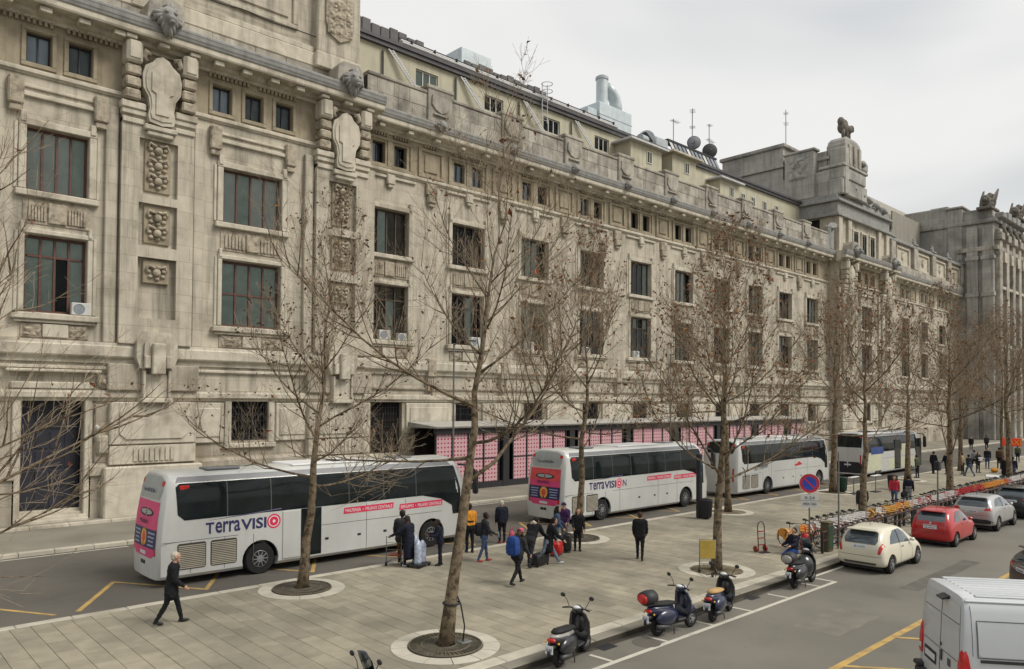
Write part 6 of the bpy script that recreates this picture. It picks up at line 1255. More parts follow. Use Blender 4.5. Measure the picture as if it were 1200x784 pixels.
BL = {'w': ('white shared bicycle in the kerbside docking row', 'white shared bicycles in the docking row'), 'o': ('orange shared bicycle in the kerbside docking row', 'orange shared bicycles in the docking row'), 'y': ('yellow-orange shared bicycle in the middle of the docking row', 'yellow-orange shared bicycles in the docking row'), 'r': ('red shared bicycle in the kerbside docking row', 'red shared bicycles in the docking row')}
rb = random.Random(5); x = 27.2; nb = 0
while x < 63:
    c = 'o' if x < 28.4 else 'w' if x < 34.6 else 'y' if x < 37.6 else 'w' if x < 44.3 else 'r' if x < 49.2 else 'o' if x < 53.5 else 'w'
    if rb.random() < .2: c = rb.choice('worr')
    if not (33.6 < x < 34.4 or 45.1 < x < 45.7 or 56.7 < x < 57.3) and rb.random() > .1:
        nth = lambda n: '%d%s' % (n, 'th' if 10 < n % 100 < 14 else {1: 'st', 2: 'nd', 3: 'rd'}.get(n % 10, 'th'))
        t = thing('bicycle', '%s shared bicycle, %s from the sitting person in the docking row' % ({'w': 'white', 'o': 'orange', 'y': 'yellow-orange', 'r': 'red'}[c], nth(nb + 1)), 'bicycle', (x + .45, 14.15 + rb.uniform(-.06, .06), 0), R(-116 + rb.uniform(-5, 5)), BL[c][1])
        for k, wx in enumerate((0, 1.08)): w_ = link('wheel', BT, t, (wx, 0, .34)); link('rim', BR, w_)
        for nm, me in BP[c].items(): link(nm, me, t)
        t.rotation_euler.x = R(rb.uniform(-3, 3)); nb += 1
    x += .60
# rail the bicycles are docked to
t = thing('docking_rail', 'long dark red rail on posts in front of the shared bicycles', 'rail', (27.5, 12.62, 0))
mat('rail_red', (.05, .022, .017), .6, .35, var=.25)
MB().box(0, 36, -.035, .035, .73, .81, .02).build('rail', 'rail_red', t); MB().box(0, 36, -.02, .02, .42, .48, .01).build('lower_rail', 'rail_red', t)
for k in range(13): MB().box(3 * k - .04, 3 * k + .04, -.04, .04, 0, .72, .01).build('post', 'iron', t)
# ================================================================ PEOPLE
import numpy as np
def cloth(n, c, **k): return mat('cloth_' + n, c, .85, .2, var=.18, scale=14, space='O', **k)
for n, c in dict(black=(.014, .014, .017), charcoal=(.03, .03, .033), navy=(.013, .015, .026), blue=(.02, .055, .2), denim=(.055, .085, .15), paledenim=(.17, .22, .27), red=(.42, .035, .05), pink=(.50, .09, .15), orange=(.60, .25, .03), brown=(.075, .042, .02), grey=(.16, .16, .17), cream=(.50, .44, .34), purple=(.06, .025, .09), olive=(.07, .08, .04), white=(.6, .59, .56), tan=(.30, .22, .13)).items(): cloth(n, c)
mat('skin_light', (.50, .29, .20), .6, .3, var=.06, space='O'); mat('skin_dark', (.085, .045, .03), .6, .3, var=.06, space='O'); mat('hair_black', (.012, .01, .009), .7, .3, var=.3, scale=40, space='O'); mat('hair_brown', (.06, .032, .016), .7, .3, var=.3, scale=40, space='O'); mat('hair_white', (.48, .43, .34), .8, .3, var=.15, scale=40, space='O'); mat('eye_dark', (.02, .015, .012), .3, .5)
mat('shoe_black', (.012, .012, .012), .5, .4); mat('shoe_white', (.6, .6, .58), .6, .3); mat('shoe_red', (.4, .05, .04), .6, .3)
def person(label, x, y, face, h=1.74, top='black', bot='navy', shoe='shoe_black', skin='skin_light', hair='hair_black', stance='walk', lean=4, arms=((-12, 12), (14, 14)), coat=0.0, bulk=1.24, longhair=False, hat=None, group=None, z=0.0, vox=.0125, turn=0, hood=None):
    """arms: (forward swing, elbow bend[, abduction]) for left, right"""
    s = h / 1.75; prim = []                     # (p, q, rp, rq, material index, squash axis)
    V3 = Vector
    # legs
    st = {'walk': ((24, 6), (-18, 22)), 'stand': ((3, 2), (-3, 2)), 'stride': ((32, 4), (-30, 16)), 'small': ((12, 5), (-10, 12)), 'mid': ((18, 5), (-15, 15)), 'sit': ((78, 40), (70, 30)), 'bend': ((10, 8), (-14, 6))}[stance]
    LL = [.44, .42]; hipz = 0
    def leg(a, k):
        a_, b_ = R(a), R(a - k); kn = V3((math.sin(a_) * LL[0], 0, -math.cos(a_) * LL[0])); an = kn + V3((math.sin(b_) * LL[1], 0, -math.cos(b_) * LL[1])); return kn, an, b_
    legs = [leg(*st[0]), leg(*st[1])]
    low = min(l[1].z - .075 for l in legs) if stance != 'sit' else -.16
    hip = V3((0, 0, -low))
    for i, sd in enumerate((1, -1)):
        kn, an, b_ = legs[i]; o = hip + V3((0, sd * .088, 0)); K, A = o + kn + V3((0, sd * .005, 0)), o + an
        prim += [(o, K, .088 * bulk, .062, 1), (K, K.lerp(A, .45), .062, .058, 1), (K.lerp(A, .45), A, .058, .046, 1)]
        pitch_ = max(-.9, min(.9, -(b_) * .75)) if stance != 'sit' else .5
        fx = V3((math.cos(pitch_ * .6), 0, -abs(math.sin(pitch_ * .6)) if b_ < -.1 else 0.0)).normalized() if stance != 'sit' else V3((.4, 0, .9)).normalized()
        heel = A + V3((-.035, 0, -.035)); toe = A + fx * .155 + V3((0, sd * .015, -.035)); prim += [(heel, heel.lerp(toe, .55), .038, .041, 2), (heel.lerp(toe, .55), toe, .041, .030, 2)]
    ln = R(lean if stance != 'bend' else max(lean, 38)); 
    if stance == 'sit': ln = R(-6)
    up_ = V3((math.sin(ln), 0, math.cos(ln))); fwd = V3((math.cos(ln), 0, -math.sin(ln)))
    P = lambda u, f=0, l=0: hip + up_ * u + fwd * f + V3((0, l, 0))
    b = bulk
    # torso: side-by-side tapered columns make a body wider than deep
    for l in (-1, 0, 1):
        prim += [(P(-.05, -.005, l * .075), P(.20, 0, l * .065), .105 * b, .098 * b, 1 if l else 1), (P(.06, 0, l * .07), P(.22, .0, l * .065), .108 * b, .1 * b, 0), (P(.22, 0, l * .065), P(.44, .005, l * .088), .1 * b, .105 * b, 0)]
    for l in (-1, 1): prim.append((P(.44, 0, l * .06), P(.50, -.01, l * .145), .085 * b, .066 * b, 0))
    prim.append((P(.44, 0), P(.535, .0), .1, .06, 0)); prim.append((P(.52, .005), P(.62, .025), .054, .05, 3))
    if coat:
        for l in (-1, 0, 1): prim.append((P(.1, 0, l * .06), hip + V3((0, l * .085, -coat)) + V3((math.sin(ln) * .0, 0, 0)), .115 * b, .125 * b, 0))
    # head: skull, jaw, nose, ears
    tr_ = R(turn); hf = V3((math.cos(tr_), math.sin(tr_), 0)); hl = V3((-math.sin(tr_), math.cos(tr_), 0)); hc = P(.70, .035)
    prim += [(hc + V3((0, 0, .03)) - hf * .018, hc + V3((0, 0, .03)) + hf * .012, .092, .088, 3), (hc + V3((0, 0, -.02)) + hf * .02, hc + V3((0, 0, -.075)) + hf * .045, .068, .045, 3), (hc + hf * .088 + V3((0, 0, .012)), hc + hf * .108 + V3((0, 0, -.022)), .010, .015, 3)]
    for l in (-1, 1): prim.append((hc + hl * l * .086 + V3((0, 0, .01)), hc + hl * l * .09 + V3((0, 0, -.022)), .015, .012, 3))
    # arms and hands
    hands = []
    for i, sd in enumerate((1, -1)):
        a = arms[i]; sw, el = R(a[0]), R(a[1]); ab = R(a[2] if len(a) > 2 else 8)
        S_ = P(.475, -.005, sd * .19); d1 = V3((math.sin(sw) * math.cos(ab), sd * math.sin(ab), -math.cos(sw) * math.cos(ab))); E_ = S_ + d1 * .285
        d2 = V3((math.sin(sw + el) * math.cos(ab * .6), sd * math.sin(ab * .6) - sd * math.sin(el) * .12, -math.cos(sw + el) * math.cos(ab * .6))).normalized(); W_ = E_ + d2 * .25
        prim += [(S_, E_, .068 * b, .056 * b, 0), (E_, W_, .056 * b, .042, 0)]
        lat = d2.cross(V3((0, 1, 0))); lat = lat.normalized() if lat.length > .1 else V3((1, 0, 0)); nrm = d2.cross(lat).normalized()   # lat: across the palm
        prim.append((W_, W_ + d2 * .075, .026, .032, 3))
        for k, (o_, L_) in enumerate(((.026, .070), (.009, .082), (-.009, .077), (-.026, .060))):
            p0 = W_ + d2 * .085 + lat * o_ * 1.0; p1 = p0 + d2 * L_ * .55 + nrm * sd * .008; p2 = p1 + d2 * L_ * .38 + nrm * sd * .024; prim += [(p0, p1, .0105, .0095, 3), (p1, p2, .0095, .008, 3)]
        p0 = W_ + d2 * .03 + lat * .026; p1 = p0 + d2 * .035 + lat * .028; p2 = p1 + d2 * .03 + lat * .004; prim += [(p0, p1, .014, .011, 3), (p1, p2, .011, .009, 3)]
        hands.append(W_ + d2 * .1)
    # one continuous skin: union of the shapes by remeshing
    m = MB()
    for p, q, r0, r1, mi in prim:
        d = (q - p); L_ = d.length; n = 10
        if L_ < 1e-5: continue
        u = d / L_; pts = [p - u * r0 * .98, p - u * r0 * .7, p - u * r0 * .35, p, q, q + u * r1 * .35, q + u * r1 * .7, q + u * r1 * .98]; m.tube(pts, [r0 * .2, r0 * .714, r0 * .937, r0, r1, r1 * .937, r1 * .714, r1 * .2], n)
    def mods(o):
        r_ = o.modifiers.new('r', 'REMESH'); r_.mode = 'VOXEL'; r_.voxel_size = vox / s; r_.adaptivity = 0
        k = o.modifiers.new('s', 'SMOOTH'); k.iterations = 3; k.factor = .4
    me = final_mesh(m.mesh('body', []), mods, 'body')
    nv = len(me.vertices); co = np.empty(nv * 3); no = np.empty(nv * 3); me.vertices.foreach_get('co', co); me.vertices.foreach_get('normal', no); co = co.reshape(-1, 3); no = no.reshape(-1, 3)   # soft cloth folds, not on the head
    X_, Y_, Z_ = co.T; fold = np.sin(Z_ * 34 + 3 * np.sin(X_ * 21 + x) + 2.5 * np.sin(Y_ * 19 + y)) * .004 + np.sin(X_ * 47 + Z_ * 23 + 2 * np.sin(Y_ * 31 + Z_ * 17)) * .003; fold[Z_ > hip.z + .5] = 0
    co = co + no * fold[:, None]; me.vertices.foreach_set('co', co.ravel())
    nf = len(me.polygons); cen = np.empty(nf * 3); me.polygons.foreach_get('center', cen); cen = cen.reshape(-1, 3); best = np.full(nf, 1e9); idx = np.zeros(nf, int)
    for p, q, r0, r1, mi in prim:
        p_, d = np.array(p), np.array(q - p); t_ = np.clip(((cen - p_) @ d) / max(1e-9, d @ d), 0, 1); ds = np.linalg.norm(cen - p_ - t_[:, None] * d, axis=1) - (r0 + (r1 - r0) * t_)
        k = ds < best - (.004 if mi == 0 else 0); best[k] = ds[k]; idx[k] = mi
    for nm in ('cloth_' + top, 'cloth_' + bot, shoe, skin): me.materials.append(MATS[nm])
    me.polygons.foreach_set('material_index', idx); me.polygons.foreach_set('use_smooth', [True] * nf)
    o = bpy.data.objects.new('person', None); COL.objects.link(o); o.location = (x, y, z); o.rotation_euler = (0, 0, face); o.scale = (s, s, s); tag(o, label, 'person', group or 'people on the plaza')
    link('body', me, o)
    Mh = Matrix.Translation(hc) @ Matrix.Rotation(tr_, 4, 'Z')
    hb_ = MB()
    if hat: hb_.ball((-.008, 0, .065), .108, .104, .085, 14, 8).tube([(-.008 + .104 * math.cos(a), .1 * math.sin(a), .045) for a in [2 * math.pi * i / 16 for i in range(17)]], .016, 6, cap=False); hb_.move(Mh).build('hat', 'cloth_' + hat, o, True)
    if hair and not (hat and not longhair):
        hb_ = MB(); hb_.ball((-.03, 0, .05), .098, .101, .092, 14, 8).ball((-.055, 0, .0), .07, .092, .085, 12, 7)
        if longhair: hb_.tube([(-.06, 0, .04), (-.085, 0, -.08), (-.095, 0, -.22), (-.08, 0, -.30)], [.08, .098, .085, .04], 10, sy=1.0); [hb_.tube([(-.02, l * .085, .03), (-.01, l * .095, -.1), (.0, l * .085, -.2)], [.03, .035, .018], 7) for l in (-1, 1)]
        for i in range(len(hb_.v)): p = Vector(hb_.v[i]); hb_.v[i] = tuple(p * (1 + .05 * noise.noise(p * 30)))
        hb_.move(Mh).build('hair', hair, o, True)
    eb = MB(); [eb.ball((.082, l * .034, .022), .012, .014, .009, 7, 5) for l in (-1, 1)]; eb.ball((.088, 0, -.052), .008, .024, .006, 7, 4); eb.move(Mh).build('facial_features', 'eye_dark', o, True)
    if hood: MB().tube([P(.52, -.09, -.09), P(.56, -.12, 0), P(.52, -.09, .09), P(.5, .03, .11), P(.48, .08, .05)], [.05, .07, .05, .045, .03], 8).build('hood', 'cloth_' + hood, o, True)
    o['_h'] = 0; del o['_h']
    M = Matrix.Translation((x, y, z)) @ Matrix.Rotation(face, 4, 'Z') @ Matrix.Scale(s, 4)
    return dict(o=o, M=M, hands=[M @ q for q in hands], P=lambda u, f=0, l=0: M @ P(u, f, l), s=s, face=face)
def backpack(p, label, m, w=.30, hgt=.46, d=.2):
    t = thing('backpack', label, 'backpack', p['P'](.0, -.2, 0), p['face'], 'bags')
    b = MB(); b.loft([[(-d * .5 * k + ox, w / 2 * k * c, z_) for ox, c in ((.0, -1), (-.02, -.6), (-.03, 0), (-.02, .6), (0, 1), (d * .9 * k, 1), (d * .9 * k, -1))] for k, z_ in ((.7, .0), (1, .06), (1.05, .2), (1, .36), (.8, hgt - .02), (.4, hgt + .02))]); b.build('bag', m, t, 50, recalc=True)
    MB().box(-d * .5 - .06, -d * .5, -w * .33, w * .33, .05, .22, .03).build('pocket', m, t)
    for l in (-1, 1): MB().tube([(d * .3, l * .09, hgt - .02), (d * .9, l * .11, hgt + .05), (d * 1.5, l * .12, hgt - .04)], .016, 6).build('strap', 'cloth_black', t)
    return t
F = R
p1 = person('white-haired man in dark coat walking past the pink coach end', 6.58, 19.48, F(-22), 1.80, 'black', 'black', hair='hair_white', stance='mid', arms=((-8, 12), (10, 40)), coat=.16, bulk=1.32, lean=5, vox=.011)
p2 = person('person in long dark hooded coat pushing a luggage trolley, back to the viewer', 14.72, 20.85, F(105), 1.70, 'navy', 'navy', 'shoe_white', 'skin_dark', hair=None, hat='charcoal', stance='small', arms=((40, 18, 38), (22, 25, 30)), coat=.52, bulk=1.3, lean=8)
p3 = person('person in dark jacket bending beside the luggage trolley', 14.75, 21.32, F(60), 1.82, 'charcoal', 'brown', 'shoe_white', 'skin_dark', stance='stand', lean=6, arms=((20, 30), (24, 40)), coat=.1)
p4 = person('man in navy jacket facing the coach wheel beside the wrapped luggage', 15.62, 20.35, F(150), 1.55, 'navy', 'navy', skin='skin_dark', stance='stand', lean=7, arms=((30, 65), (26, 70)), bulk=1.28)
p5 = person('man with black backpack, blue jeans and red shoes holding a bottle', 17.14, 19.83, F(-25), 1.70, 'charcoal', 'denim', 'shoe_red', 'skin_dark', stance='small', arms=((8, 40), (18, 45)), bulk=1.22)
p6 = person('man in an orange jacket at the front of the first coach', 17.75, 21.35, F(70), 1.78, 'orange', 'black', skin='skin_dark', stance='stand')
p7 = person('grey-haired man in a dark quilted coat standing in the coach lane', 20.35, 22.45, F(70), 1.70, 'navy', 'black', 'shoe_red', hair='hair_white', stance='stand', bulk=1.35, z=ZR, arms=((2, 10), (2, 10)))
p8 = person('woman in dark coat and pink cap with a bright blue backpack', 15.80, 16.72, F(8), 1.74, 'charcoal', 'black', hair='hair_brown', longhair=True, hat='pink', stance='walk', lean=10, arms=((18, 30), (12, 30)), bulk=1.3, vox=.011)
p9 = person('person in dark coat with a cream hood leaning over a black bag', 17.75, 18.15, F(20), 1.78, 'black', 'charcoal', hair='hair_black', stance='bend', lean=30, arms=((40, 20), (35, 20)), bulk=1.28, hood='cream')
p10 = person('person in long black jacket, pale jeans and white trainers striding', 18.45, 18.0, F(-30), 1.74, 'black', 'paledenim', 'shoe_white', hair='hair_black', stance='stride', lean=16, arms=((15, 20), (30, 20)), coat=.26, bulk=1.28)
p11 = person('woman in a blue denim jacket by the red suitcase', 20.25, 19.35, F(-40), 1.68, 'denim', 'paledenim', hair='hair_black', longhair=True, stance='stand', arms=((25, 30), (10, 30)))
p12 = person('woman with purple hood and grey scarf behind the women with suitcases', 21.35, 19.95, F(200), 1.66, 'purple', 'grey', hair=None, hat='purple', stance='stand', arms=((14, 40), (20, 50)), hood='grey')
p13 = person('woman in black open jacket and pink top facing the camera', 21.0, 18.95, F(235), 1.58, 'black', 'black', hair='hair_brown', longhair=True, stance='stand', arms=((10, 25), (14, 40)))
p14 = person('man in black jacket and slim trousers walking alone on the empty paving', 21.48, 16.42, F(35), 1.68, 'black', 'black', hair='hair_brown', stance='small', arms=((6, 30), (10, 34)), bulk=1.3, vox=.011)
p15 = person('man in dark jacket walking away beside the bicycle-row tree', 36.6, 14.85, F(30), 1.74, 'charcoal', 'charcoal', 'shoe_white', stance='walk', vox=.016, arms=((-8, 12), (18, 25)))
p16 = person('woman in a bright red jacket and jeans carrying a dark handbag', 43.4, 15.9, F(200), 1.66, 'red', 'denim', hair='hair_brown', longhair=True, stance='walk', vox=.016)
p17 = person('broad man in dark jacket walking beside the woman in red', 43.9, 15.35, F(15), 1.70, 'navy', 'grey', stance='walk', vox=.016, bulk=1.15)
p18 = person('man in an olive top by the yellowish bus', 60.7, 20.6, F(80), 1.72, 'olive', 'navy', stance='stand', vox=.02)
p19 = person('dark-dressed man, left one of the talking pair past the yellowish bus', 65.4, 21.0, F(-20), 1.76, 'black', 'navy', stance='stand', vox=.02)
p20 = person('dark-dressed man, right one of the talking pair past the yellowish bus', 65.9, 20.2, F(150), 1.72, 'navy', 'black', stance='stand', vox=.02)
p21 = person('man in a tan jacket standing past the yellowish bus', 66.4, 19.2, F(90), 1.72, 'tan', 'charcoal', stance='stand', vox=.02)
p22 = person('person in dark clothes behind the wide bare tree', 65.2, 18.4, F(60), 1.74, 'black', 'denim', stance='walk', vox=.02)
p23 = person('woman in black holding a white sheet of paper', 69.2, 18.9, F(235), 1.66, 'black', 'charcoal', hair='hair_black', longhair=True, stance='stand', arms=((25, 70), (25, 70)), vox=.02)
p24 = person('man in long dark coat at the taxi sign, left of two', 62.3, 15.3, F(190), 1.86, 'black', 'navy', stance='stand', coat=.3, vox=.02)
p25 = person('man in navy at the taxi sign, right of two', 63.6, 15.15, F(10), 1.76, 'navy', 'denim', stance='stand', vox=.02)
p26 = person('far pedestrian in black near the station entrance, left of two', 101.0, 28.3, F(200), 1.75, 'black', 'black', stance='walk', vox=.03)
p27 = person('far pedestrian in dark grey near the station entrance, right of two', 104.5, 27.6, F(20), 1.75, 'charcoal', 'black', stance='stand', vox=.03)
p28 = person('person in dark jacket and blue jeans sitting by the docked bicycles', 26.55, 13.28, F(165), 1.72, 'navy', 'blue', hair='hair_black', stance='sit', arms=((40, 40), (35, 40)), vox=.013)
far_labs = ['in grey, left of the group past the wide tree', 'in black, second of the group past the wide tree', 'in brown, third of the group past the wide tree', 'in navy by the far kerb row', 'in olive near the far coach-row trees', 'in black at the station wall, leftmost', 'in dark blue at the station wall', 'in grey farther along the plaza', 'in black farther along the plaza, beside the kiosk']
for k_, (x_, y_, f_, tp, bt) in enumerate(((73, 20.2, 40, 'grey', 'black'), (74, 19.5, 210, 'black', 'denim'), (75.2, 18.9, 30, 'brown', 'black'), (79, 17.4, 200, 'navy', 'black'), (84, 19.6, 20, 'olive', 'navy'), (82, 33.6, 0, 'black', 'black'), (88, 33.9, 180, 'navy', 'navy'), (88, 17.8, 190, 'grey', 'black'), (92, 18.6, 20, 'black', 'charcoal'))):
    person('far pedestrian ' + far_labs[k_], x_, y_, F(f_), random.uniform(1.62, 1.82), tp, bt, stance=('walk', 'stand', 'small')[k_ % 3], vox=.032)
backpack(p8, 'bright blue bulging backpack on the woman in the pink cap', 'cloth_blue', .36, .56, .26); backpack(p5, 'black backpack on the man with red shoes', 'cloth_black', .3, .42, .2)
# ================================================================ STREET FURNITURE, LUGGAGE, SHOP GALLERY, ROOF GEAR
mat('sign_red', (.55, .03, .05), .45, .4); mat('sign_blue', (.03, .07, .42), .45, .4); mat('sign_white', (.62, .62, .60), .5, .4, var=.04); mat('pole_grey', (.16, .165, .16), .5, .4, metal=.3, var=.1); mat('bin_black', (.02, .021, .026), .5, .4, var=.15); mat('bin_green', (.02, .05, .03), .5, .4, var=.15)
# no-parking sign facing the oncoming lane (towards the camera side)
t = thing('road_sign', 'round red and blue no-parking sign on a pole with a white plate', 'road sign', (26.95, 12.85, 0), R(-58))
MB().tube([(0, 0, 0), (0, 0, 2.95)], .03, 10).build('pole', 'pole_grey', t, True)
MB().prism(circle(0, 2.62, .36, 32), -.06, -.04).build('disc', 'sign_red', t); MB().prism(circle(0, 2.62, .245, 28), -.066, -.058).build('blue_field', 'sign_blue', t)
MB().prism([(-.205, 2.79), (-.17, 2.825), (.205, 2.45), (.17, 2.415)], -.072, -.062).build('diagonal_bar', 'sign_red', t); MB().tube([(.355 * math.cos(a), -.06, 2.62 + .355 * math.sin(a)) for a in [2 * math.pi * i / 32 for i in range(33)]], .008, 5, cap=False).build('rim', 'sign_white', t)
pl = MB().prism(rrect(-.3, .3, 1.72, 2.22, .03), -.055, -.04).build('plate', 'sign_white', t); MB().box(-.3, .3, -.058, -.05, 1.985, 1.995).build('plate_rule', 'print_black', t)
for tx, z_, w_ in (('0-24', 2.04, .34), ('AREA TAXI', 1.82, .46)):
    me = text_mesh(tx, .15); a, c = fit_width(me); me.transform(Matrix.Diagonal((w_ / (c - a), 1, 1, 1))); me.materials.clear(); me.materials.append(MATS['print_black']); me.transform(Matrix.Translation((-w_ / 2, -.06, z_)) @ FACE_NY); link('lettering', me, t)
def pole(label, x, y, h, r=.05, arm=None):
    t = thing('lamp_post', label, 'lamp post', (x, y, 0), group='thin street poles'); MB().tube([(0, 0, 0), (0, 0, .35), (0, 0, .36), (0, 0, h)], [r * 1.7, r * 1.6, r, r * .75], 10).build('pole', 'pole_grey', t, 40)
    MB().lathe([(r * 2.2, 0), (r * 2.2, .03), (r * 1.7, .05)], (0, 0, 0), 12).build('base', 'pole_grey', t)
    if arm: MB().tube([(0, 0, h - .1), (arm[0] * .5, arm[1] * .5, h + .15), (arm[0], arm[1], h + .1)], .035, 7).build('arm', 'pole_grey', t, True); MB().box(arm[0] - .3, arm[0] + .3, arm[1] - .13, arm[1] + .13, h + .02, h + .14, .05).build('lamp_head', 'pole_grey', t)
    return t
pole('thin grey pole between the no-parking sign and the cream hatchback', 28.9, 12.62, 3.7, .035)
pole('slender pole rising behind the first coach front, before the shop gallery', 24.6, 31.0, 8.6, .06, (0, -1.4)); pole('slender pole behind the second coach, before the shop gallery', 43.4, 30.6, 8.9, .06, (0, -1.4))
pole('short pole with a dark box among the bicycles behind the red hatchback', 39.9, 12.62, 2.4, .045); MB().box(39.75, 40.05, 12.5, 12.74, 2.35, 2.8, .03).build('sign_back', 'bin_black', bpy.data.objects['lamp_post.003']).matrix_parent_inverse = Matrix.Translation((-39.9, -12.62, 0))
t = thing('brown_post_box', 'brown utility cabinet behind the front bicycles', 'cabinet', (28.1, 12.72, 0)); mat('cabinet', (.10, .085, .05), .7, .3, var=.2); MB().box(-.22, .22, -.16, .16, 0, 1.05, .03).build('cabinet_body', 'cabinet', t); MB().box(-.25, .25, -.19, .19, 1.05, 1.12, .02).build('cabinet_lid', 'cabinet', t); MB().box(-.19, .19, -.168, -.155, .1, .98, .004).build('cabinet_door', 'bin_green', t)
def bin_(label, x, y, m, post=0):
    t = thing('litter_bin', label, 'litter bin', (x, y, 0), group='litter bins on the plaza')
    MB().lathe([(.22, .06), (.25, .1), (.30, .85), (.31, .92), (.27, .95), (.24, .93), (.22, .5)], (0, 0, 0), 18).build('drum', m, t, 40); MB().lathe([(.1, 0), (.13, .02), (.1, .08)], (0, 0, 0), 12).build('foot', m, t)
    for k in range(12): a = 2 * math.pi * k / 12; MB().bar((.255 * math.cos(a), .255 * math.sin(a), .12), (.305 * math.cos(a), .305 * math.sin(a), .84), .02).build('slat', m, t)
    if post: MB().box(-.13, .13, .25, .5, 0, post, .05).build('post', m, t); MB().box(-.1, .1, .24, .26, post - 1.1, post - .3, .02).build('post_panel', 'car_glass', t)
bin_('black litter bin in front of a tall black post at the second coach front', 31.35, 20.05, 'bin_black', 3.1); bin_('dark green litter bin behind the tree at the third coach front', 47.35, 20.45, 'bin_green'); bin_('black litter bin beside the walker near the yellowish bus', 51.3, 18.9, 'bin_black')
# small stands / barriers
for x_, y_, lab in ((46.9, 19.55, 'low grey counter stand at the tree by the third coach'), (49.1, 19.1, 'second low grey counter stand right of the tree by the third coach')):
    t = thing('counter_stand', lab, 'stand', (x_, y_, 0), group='low stands'); MB().box(-.6, .6, -.12, .12, 1.0, 1.06, .02).build('top', 'sign_white', t); MB().tube([(0, 0, .04), (0, 0, 1.0)], .03, 8).build('leg', 'pole_grey', t); MB().box(-.4, .4, -.22, .22, 0, .05, .02).build('foot', 'bin_black', t)
# luggage
mat('case_red', (.55, .02, .02), .4, .4, var=.1); mat('case_black', (.02, .02, .022), .5, .35, var=.2); mat('wrap', (.36, .40, .50), .25, .6, var=.35, scale=9, bump=.6, bscale=16); mat('trolley_yellow', (.42, .30, .06), .6, .35, var=.15); mat('truck_red', (.25, .04, .025), .5, .4, var=.2)
def suitcase(label, x, y, rz, m, w=.45, h=.62, d=.26, handle=.35):
    t = thing('suitcase', label, 'suitcase', (x, y, 0), rz, 'luggage on the plaza')
    MB().box(-w / 2, w / 2, -d / 2, d / 2, .06, h, .05).build('shell', m, t, 40); 
    for k in range(4): MB().box(-w / 2 + .05 + k * (w - .1) / 3.4, -w / 2 + .09 + k * (w - .1) / 3.4, -d / 2 - .012, -d / 2 + .01, .12, h - .08, .01).build('rib', m, t)
    for sx in (-1, 1):
        for sy in (-1, 1): MB().lathe([(.0, -.02), (.035, -.02), (.035, .02), (0, .02)], (sx * (w / 2 - .06), sy * (d / 2 - .05), .035), 10, 'y').build('wheel', 'rubber', t)
    if handle: MB().tube([(-.1, d / 2 - .04, h), (-.1, d / 2 - .04, h + handle), (.1, d / 2 - .04, h + handle), (.1, d / 2 - .04, h)], .011, 6).build('handle', 'plastic', t, True)
suitcase('bright red hard suitcase among the group of women', 19.75, 18.85, R(30), 'case_red', .52, .5, .36, .0); suitcase('black suitcase beside the woman facing the camera', 20.55, 19.05, R(40), 'case_black', .46, .68, .28)
suitcase('black bag on the ground under the leaning travellers', 18.15, 18.1, R(10), 'case_black', .7, .42, .36, 0)
def softbag(label, x, y, z, m, sx, sy, sz, cat='bag', rz=0):
    t = thing('carrier_bag', label, cat, (x, y, z), rz, 'bags'); b = MB(); b.ball((0, 0, sz * .48), sx, sy, sz * .5, 14, 9)
    for i in range(len(b.v)): p = Vector(b.v[i]); b.v[i] = (p.x * (1 + .16 * noise.noise(p * 7)), p.y * (1 + .16 * noise.noise(p * 7 + Vector((3, 0, 0)))), max(0, p.z * (1 + .06 * noise.noise(p * 9))))
    b.build('bag', m, t, True); MB().tube([(-sx * .4, 0, sz * .85), (-sx * .2, 0, sz * 1.25), (sx * .2, 0, sz * 1.25), (sx * .4, 0, sz * .85)], .012, 6).build('handle', m, t, True)
softbag('small red bag on the kerb beside the grey-haired man', 20.75, 22.3, ZR, 'cloth_pink', .14, .12, .5); softbag('white cloth bag by the striding person in pale jeans', 18.95, 18.5, .25, 'cloth_cream', .16, .12, .45)
softbag('dark handbag carried by the woman in red', 43.75, 15.55, .42, 'cloth_black', .24, .14, .36); softbag('orange sack on the ground by the taxi sign', 70.6, 18.1, 0, 'cloth_orange', .36, .26, .36); softbag('pale yellow sack at the foot of the wide tree', 46.6, 14.4, .0, 'cloth_cream', .3, .25, .6); softbag('yellow bag at the right edge by the black crossover', 60.6, 13.2, .0, 'cloth_orange', .4, .4, 1.1)
b1 = thing('bottle', 'small pale blue bottle held by the man with red shoes', 'bottle', p5['hands'][1] + Vector((.03, -.02, -.10))); MB().lathe([(.03, 0), (.034, .01), (.034, .15), (.015, .19), (.015, .22)], (0, 0, 0), 10).build('bottle_body', 'cloth_paledenim', b1, True)
pp = thing('paper_sheet', 'white sheet held by the woman in black near the taxi sign', 'paper', tuple(p23['P'](.25, .3, 0)), p23['face']); MB().box(-.01, .01, -.22, .22, -.1, .18).build('sheet', 'sign_white', pp)
# wrapped luggage on a small dolly
t = thing('wrapped_luggage', 'bundle of bags wrapped in bluish plastic on a small dolly', 'luggage', (15.02, 20.62, 0), R(20))
for dx, dy, h_, w_ in ((-.17, 0, .86, .15), (.14, .04, .80, .16), (.0, .22, .98, .13)):
    b = MB(); b.loft([[(dx + w_ * k * math.cos(a), dy + w_ * .8 * k * math.sin(a), z_) for a in [2 * math.pi * i / 14 for i in range(14)]] for k, z_ in ((.9, .12), (1, .2), (.94, .4), (1.02, .6), (1, h_ - .1), (.6, h_), (.25, h_ + .06))])
    for i in range(len(b.v)): p = Vector(b.v[i]); n_ = 1 + .1 * noise.noise(p * 11); b.v[i] = (dx + (p.x - dx) * n_, dy + (p.y - dy) * n_, p.z)
    b.build('wrapped_bag', 'wrap', t, True)
MB().box(-.36, .34, -.2, .36, .09, .12).build('dolly', 'plastic', t)
